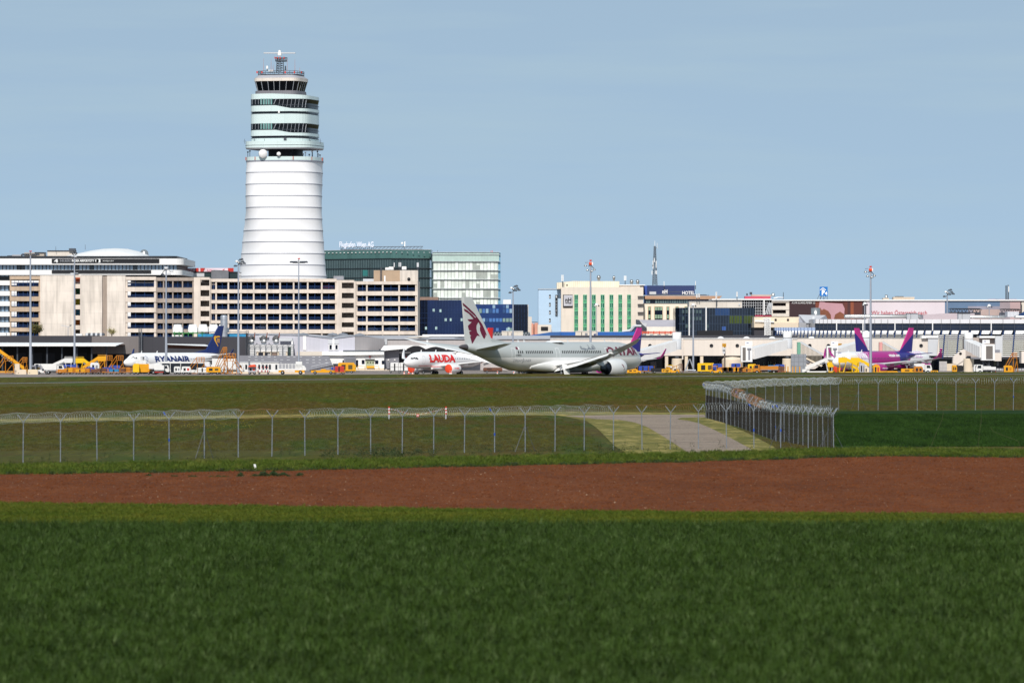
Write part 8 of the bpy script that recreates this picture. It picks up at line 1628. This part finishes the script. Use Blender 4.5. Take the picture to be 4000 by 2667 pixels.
# ---------------------------------------------------------------- small things along the fence
q = B(); s0 = fpt(1000, 1834); q.tube(s0, s0+Vector((-.1, 0, .36)), .085, .08, 12, WHITE); q.tube(s0+Vector((-.1, 0, .36)), s0+Vector((-.1, 0, .38)), .08, .05, 12, WHITE); solo(q, 'marker_post', 'short leaning white marker post at the edge of the ploughed field', 'marker post', None, s0)
for px, l in ((1520, 'red and white barrier post behind the fence, left of two'), (1742, 'red and white barrier post behind the fence, right of two')):
    d = 560; s0 = Vector((wx(px, d), d, 0)); q = B(); q.tube(s0, s0+Vector((0, 0, .55)), .08, .08, 10, GREYP)
    for k, m in enumerate((RED, WHITE, RED, WHITE, RED)): q.tube(s0+Vector((0, 0, .55+.17*k)), s0+Vector((0, 0, .72+.17*k)), .1, .1, 10, m)
    solo(q, 'barrier_post', l, 'barrier post', 'barrier posts behind the fence', s0)
q = B()
for a, e in (((1527, 1), (1592, .55)), ((1592, .55), (1640, .45)), ((1640, .45), (1735, 1))):
    p, r_ = Vector((wx(a[0], 560), 560, a[1]*1.15)), Vector((wx(e[0], 560), 560, e[1]*1.15))
    for k in range(10): q.tube(p.lerp(r_, k/10), p.lerp(r_, (k+1)/10), .016, .016, 5, RED if k % 2 else WHITE)
solo(q, 'barrier_chain', 'sagging red and white chain between the two barrier posts', 'chain', None, Vector((wx(1630, 560), 560, .5)))
q = B(); s0 = Vector((wx(1632, 559), 559, 0)); q.tube(s0, s0+Vector((0, 0, .45)), .03, .03, 6, STEELD); q.box(s0.x-.14, s0.x+.14, 558.9, 559, .3, .6, RED); q.box(s0.x-.1, s0.x+.1, 558.88, 558.9, .4, .5, WHITE); solo(q, 'warning_plate', 'small red and white plate hanging low between the barrier posts', 'sign', None, s0)
# stalks in the enclosure
for i, (pts, l) in enumerate((([(3634, 1750), (3657, 1690), (3680, 1640), (3686, 1607)], 'tall leaning dry stalk in the green crop, left of three'), ([(3819, 1760), (3825, 1700), (3833, 1640), (3833, 1592)], 'thin upright dry stalk in the green crop, middle of three'), ([(3989, 1772), (3978, 1722), (3882, 1686), (3869, 1668)], 'bent dry stalk at the right edge of the green crop'))):
    d = 405; q = B(); vs = [P(x, min(y, HY+HC*F/d), d) for x, y in pts]; q.path(vs, .007, mat('dry_stalk', '#5f5843', .9)); solo(q, 'dry_stalk', l, 'plant', 'dry stalks in the crop', vs[0])
# ---------------------------------------------------------------- grass, crop and weeds
def gnodes(name, surf, tuft, density, smin, smax, seed, tilt=.25):
    """scatter of one tuft mesh over a ground sheet"""
    ng = bpy.data.node_groups.new(name, 'GeometryNodeTree'); ng.interface.new_socket('Geometry', in_out='INPUT', socket_type='NodeSocketGeometry'); ng.interface.new_socket('Geometry', in_out='OUTPUT', socket_type='NodeSocketGeometry')
    n = ng.nodes; L = ng.links.new; gi = n.new('NodeGroupInput'); go = n.new('NodeGroupOutput'); dp = n.new('GeometryNodeDistributePointsOnFaces'); ip = n.new('GeometryNodeInstanceOnPoints'); oi = n.new('GeometryNodeObjectInfo')
    dp.inputs['Density'].default_value = density; dp.inputs['Seed'].default_value = seed; oi.inputs[0].default_value = tuft; oi.inputs['As Instance'].default_value = True
    r1 = n.new('FunctionNodeRandomValue'); r1.data_type = 'FLOAT_VECTOR'; r1.inputs[0].default_value = (-tilt, -tilt, 0); r1.inputs[1].default_value = (tilt, tilt, 6.283); r1.inputs['Seed'].default_value = seed
    r2 = n.new('FunctionNodeRandomValue'); r2.data_type = 'FLOAT'; r2.inputs[2].default_value = smin; r2.inputs[3].default_value = smax; r2.inputs['Seed'].default_value = seed+1
    L(gi.outputs[0], dp.inputs['Mesh']); L(dp.outputs['Points'], ip.inputs['Points']); L(oi.outputs['Geometry'], ip.inputs['Instance']); L(r1.outputs[0], ip.inputs['Rotation']); L(r2.outputs[1], ip.inputs['Scale']); L(ip.outputs[0], go.inputs[0])
    md = surf.modifiers.new('scatter', 'NODES'); md.node_group = ng; return surf
def tuft(name, n, h, spread, w_, mats, seed, droop=.5):
    rn = random.Random(seed); b = B()
    for i in range(n):
        a = rn.uniform(0, 6.283); r = spread*math.sqrt(rn.random()); p = Vector((r*math.cos(a), r*math.sin(a), -.02)); l = h*rn.uniform(.55, 1.1); dr = Vector((math.cos(a+rn.uniform(-1, 1)), math.sin(a+rn.uniform(-1, 1)), 0))*l*droop*rn.uniform(.2, 1); u = Vector((-dr.y, dr.x, 0)).normalized()*w_/2
        m1 = p+dr*.35+Vector((0, 0, l*.65)); tip = p+dr+Vector((0, 0, l)); b.add([p-u*.8, p+u*.8, m1+u, m1-u, tip], [(0, 1, 2, 3), (3, 2, 4)], mats[i % len(mats)])
    me = bpy.data.meshes.new(name); me.from_pydata(b.v, [], b.f)
    for m in b.ms: me.materials.append(m)
    me.polygons.foreach_set('material_index', b.i); return bpy.data.objects.new(name, me)
def world_leaf(key, cols, sc, fine, amp=.4): return ground_mat(key, cols, sc, 0, .6, fine, True, amp)
CR = [world_leaf('crop_leaf', ['#2e4113', '#25360d', '#3a4e1e', '#56663c'], [(.3, .14, .46, .62), (.9, .6, .5, .66), (2.4, 2.4, .54, .68)], 3.5, .5)]
GR = [world_leaf('short_grass_leaf', ['#50581a', '#425014', '#5e5b1c'], [(.1, .3, .42, .6), (.7, .7, .52, .7)], 3., .4)]
FG = [world_leaf('field_leaf', FCOL, FSC, 1.3)]
VG = [world_leaf('verge_leaf', ['#4a5a1c', '#374814', '#686c2c', '#504a1e'], [(.3, .3, .45, .6), (.6, .5, .52, .66), (1.2, 1.2, .56, .72)], 3., .45)]
YG = [world_leaf('young_leaf', ['#263d13', '#1b300d', '#34501b'], [(.3, .03, .44, .58), (1.4, .5, .5, .66)], 3.2, .5)]
def leafmat(key, col): return mat(key, col, .6, var=.25, scale=3., spec=.2)
WG = [leafmat('weed_leaf_a', '#2b3c18'), leafmat('weed_leaf_b', '#223016'), leafmat('weed_leaf_c', '#3a3a1c')]
def inside(x, y, poly):
    r = False
    for (x0, y0), (x1, y1) in zip(poly, poly[1:]+poly[:1]):
        if (y0 > y) != (y1 > y) and x < (x1-x0)*(y-y0)/(y1-y0)+x0: r = not r
    return r
def clear(o, polys):
    """no tufts on the path and the mown strips"""
    bm = bmesh.new(); bm.from_mesh(o.data); dl = []
    for f in bm.faces:
        c = f.calc_center_median(); px, py = 2000+c.x/c.y*F, HY+HC/c.y*F
        if any(inside(px, py, p) for p in polys): dl.append(f)
    bmesh.ops.delete(bm, geom=dl, context='FACES'); bm.to_mesh(o.data); bm.free()
def patch(name, xs, ds, zf, m):
    o = sheet(name, xs, ds, zf, m, 'stuff'); return o
XC = ramp(-34, 34, 34)
o = patch('crop', XC, ramp(108, D_STRIP, 26), lambda X, d: .012, G_CROPSOIL); gnodes('crop_scatter', o, tuft('crop_tuft', 18, .5, .2, .024, CR, 1, .75), 13, .6, 1.35, 1, .35)
o = patch('short_grass', XC, [lambda x: D_STRIP+.1]+[(lambda k: lambda x: D_STRIP+(soil_near(x)-D_STRIP)*k)(i/6) for i in range(1, 7)], lambda X, d: .012, G_STRIP); gnodes('strip_scatter', o, tuft('grass_tuft', 14, .13, .2, .02, GR, 2, .8), 14, .6, 1.3, 2)
XA = ramp(-60, 60, 60)
o = patch('field_edge_grass', XA, [(lambda k: lambda x: soil_far(max(-60, min(40, x)))+.35+k)(i) for i in (0, 3, 7, 12, 18, 23)], lambda X, d: .012, G_VERGE); gnodes('verge_scatter', o, tuft('verge_tuft', 16, .34, .22, .022, VG, 3, .7), 8, .3, 1.2, 3, .35)
XB = ramp(-100, 100, 125)
o = patch('field_grass_tufts', XB, [(lambda k: lambda x: 404+(d_run(x)-70-404)*k)(i/80) for i in range(81)], lambda X, d: .004+field_z(X, d), G_FIELD)
clear(o, [[(1700, 1604), (2250, 1600), (2700, 1600), (2800, 1634), (2930, 1684), (3030, 1730), (3060, 1800), (2400, 1800), (2330, 1720), (2280, 1650), (2100, 1628), (1700, 1626)], [(-200, 1632), (900, 1617), (1700, 1607), (1700, 1626), (900, 1636), (-200, 1655)], [(3262, 1603), (4800, 1598), (4800, 1760), (3262, 1760)]])
gnodes('field_scatter', o, tuft('field_tuft', 12, .13, .34, .03, FG, 4, .8), 1.5, .4, 1.4, 4)
b = B(); n = 24; dd = [420+i*9 for i in range(20)]; b.add([(wx(3262, d)+(82-wx(3262, d))*i/n, d, .036) for d in dd for i in range(n+1)], [(j*(n+1)+i, j*(n+1)+i+1, (j+1)*(n+1)+i+1, (j+1)*(n+1)+i) for j in range(19) for i in range(n)], G_CROP2)
o = b.build('enclosure_crop_leaves'); o['kind'] = 'stuff'; gnodes('crop2_scatter', o, tuft('young_crop_tuft', 12, .22, .22, .02, YG, 5, .7), 5, .6, 1.3, 5)
# weeds: dark docks along the fence foot, each plant its own thing is beyond counting, so one mass
rn = random.Random(21); b = B()
def weed(c, h, w_):
    for i in range(int(26*w_/.3)):
        p = c+Vector((rn.gauss(0, w_*.45), rn.gauss(0, w_*.45), rn.uniform(.0, h)*(1-.0))); s_ = rn.uniform(.03, .085); u = Vector((rn.gauss(0, 1), rn.gauss(0, 1), rn.gauss(0, .7))).normalized(); v_ = u.orthogonal().normalized()
        b.add([p-u*s_, p+v_*s_*.45, p+u*s_, p-v_*s_*.45], [(0, 1, 2, 3)], WG[rn.randrange(3)])
for i in range(260):
    px = rn.choice([rn.uniform(1260, 1700), rn.uniform(1180, 2500), rn.uniform(1400, 1650), rn.uniform(-50, 3000)]); c = fpt(px, nb_(px)+rn.uniform(-4, 18)); weed(c, rn.uniform(.25, .85), rn.uniform(.14, .34))
o = b.build('fence_weeds'); o['kind'] = 'stuff'
b = B()
for i in range(520):
    x = rn.uniform(-42, 45); c = Vector((x, soil_far(x)-rn.uniform(-.2, .7), 0)); weed(c, rn.uniform(.1, .26), rn.uniform(.12, .36)*(1.6 if rn.random() < .2 else 1))
o = b.build('field_edge_weeds'); o['kind'] = 'stuff'
def bush(label, px0, px1, py, hgt, n, seed):
    b = B(); rn2 = random.Random(seed); d = dg(py); x0, x1 = wx(px0, d), wx(px1, d)
    for i in range(n):
        t = rn2.random(); env = (math.sin(math.pi*t)**.6)*(.65+.35*math.sin(t*23+seed)); p = Vector((x0+(x1-x0)*t+rn2.gauss(0, .05), d+rn2.gauss(0, .35), rn2.uniform(0, hgt)*env)); s_ = rn2.uniform(.03, .08); u = Vector((rn2.gauss(0, 1), rn2.gauss(0, 1), rn2.gauss(0, .7))).normalized(); v_ = u.orthogonal().normalized()
        b.add([p-u*s_, p+v_*s_*.45, p+u*s_, p-v_*s_*.45], [(0, 1, 2, 3)], WG[rn2.randrange(2)])
    solo(b, 'weed_clump', label, 'weeds', 'dark weed clumps on the bare soil', Vector(((x0+x1)/2, d, 0)))
bush('long dark weed clump on the bare soil right of the white marker post', 985, 1132, 1859, .36, 2600, 1); bush('small dark weed tuft on the bare soil right of the long clump', 1158, 1186, 1858, .25, 320, 2); bush('small dark weed tuft on the bare soil left of the long clump', 928, 950, 1860, .28, 320, 3); bush('thin row of dark weeds on the bare soil near the picture left third', 816, 896, 1862, .1, 300, 4); bush('tiny weed tuft on the bare soil far left of the others', 570, 588, 1858, .14, 120, 5); bush('tiny flat weed tuft on the bare soil, second from the left', 672, 690, 1860, .1, 120, 6); bush('low weed streak on the bare soil, third from the left', 735, 768, 1861, .1, 160, 7)
# clods on the ploughed soil
CLOD = ground_mat('soil_clod', ['#673a20', '#532c19', '#764426'], [(.5, .5, .4, .6), (2, 2, .5, .7)], 0, 1, 3, True)
me = bpy.data.meshes.new('clod'); cv, cf = [], []; r3 = random.Random(8)
for k in range(5):
    c = Vector((r3.uniform(-.35, .35), r3.uniform(-.35, .35), .01)); s_ = r3.uniform(.03, .07); o0 = len(cv)
    for i in range(5): a = i*1.2566; cv.append(c+Vector((math.cos(a)*s_*r3.uniform(.8, 1.4), math.sin(a)*s_*r3.uniform(.8, 1.4), 0)))
    cv.append(c+Vector((r3.uniform(-.3, .3)*s_, r3.uniform(-.3, .3)*s_, s_*r3.uniform(.7, 1.2)))); cf += [(o0+i, o0+(i+1) % 5, o0+5) for i in range(5)]
me.from_pydata(cv, [], cf); me.materials.append(CLOD)
o = patch('soil_clods', ramp(-48, 48, 48), [(lambda k: lambda x: soil_near(x)+(soil_far(x)-soil_near(x))*k)(i/12) for i in range(13)], lambda X, d: .012, G_SOIL); gnodes('clod_scatter', o, bpy.data.objects.new('clod', me), 2.2, .4, 1.3, 6, .1)
# pale stones and straw on the ploughed soil
b = B(); STN = mat('pale_stone', '#b59a80', .8, var=.2)
for i in range(1300):
    x = rn.uniform(-46, 46); t = rn.random(); d = soil_near(x)+(soil_far(x)-soil_near(x))*t; s_ = rn.uniform(.008, .024)*(1.8 if rn.random() < .06 else 1); c = Vector((x, d, .03))
    b.add([c+Vector((-s_*1.4, 0, 0)), c+Vector((0, -s_, 0)), c+Vector((s_*1.4, 0, 0)), c+Vector((0, s_, 0)), c+Vector((0, 0, s_))], [(0, 1, 4), (1, 2, 4), (2, 3, 4), (3, 0, 4)], STN)
o = b.build('soil_stones'); o['kind'] = 'stuff'
# yellow flowers behind the fence
b = B(); FLW = mat('yellow_flower', '#c2a92a', .6)
for i in range(420):
    px = rn.choice([rn.gauss(760, 260), rn.gauss(700, 180), rn.gauss(1180, 120)]); d = dg(rn.gauss(1665, 8) if px < 1000 else rn.gauss(1625, 8)); c = Vector((wx(px, d), d, .16)); s_ = .022
    b.add([c+Vector((-s_, 0, 0)), c+Vector((0, 0, -s_)), c+Vector((s_, 0, 0)), c+Vector((0, 0, s_))], [(0, 1, 2, 3)], FLW)
o = b.build('yellow_flowers'); o['kind'] = 'stuff'
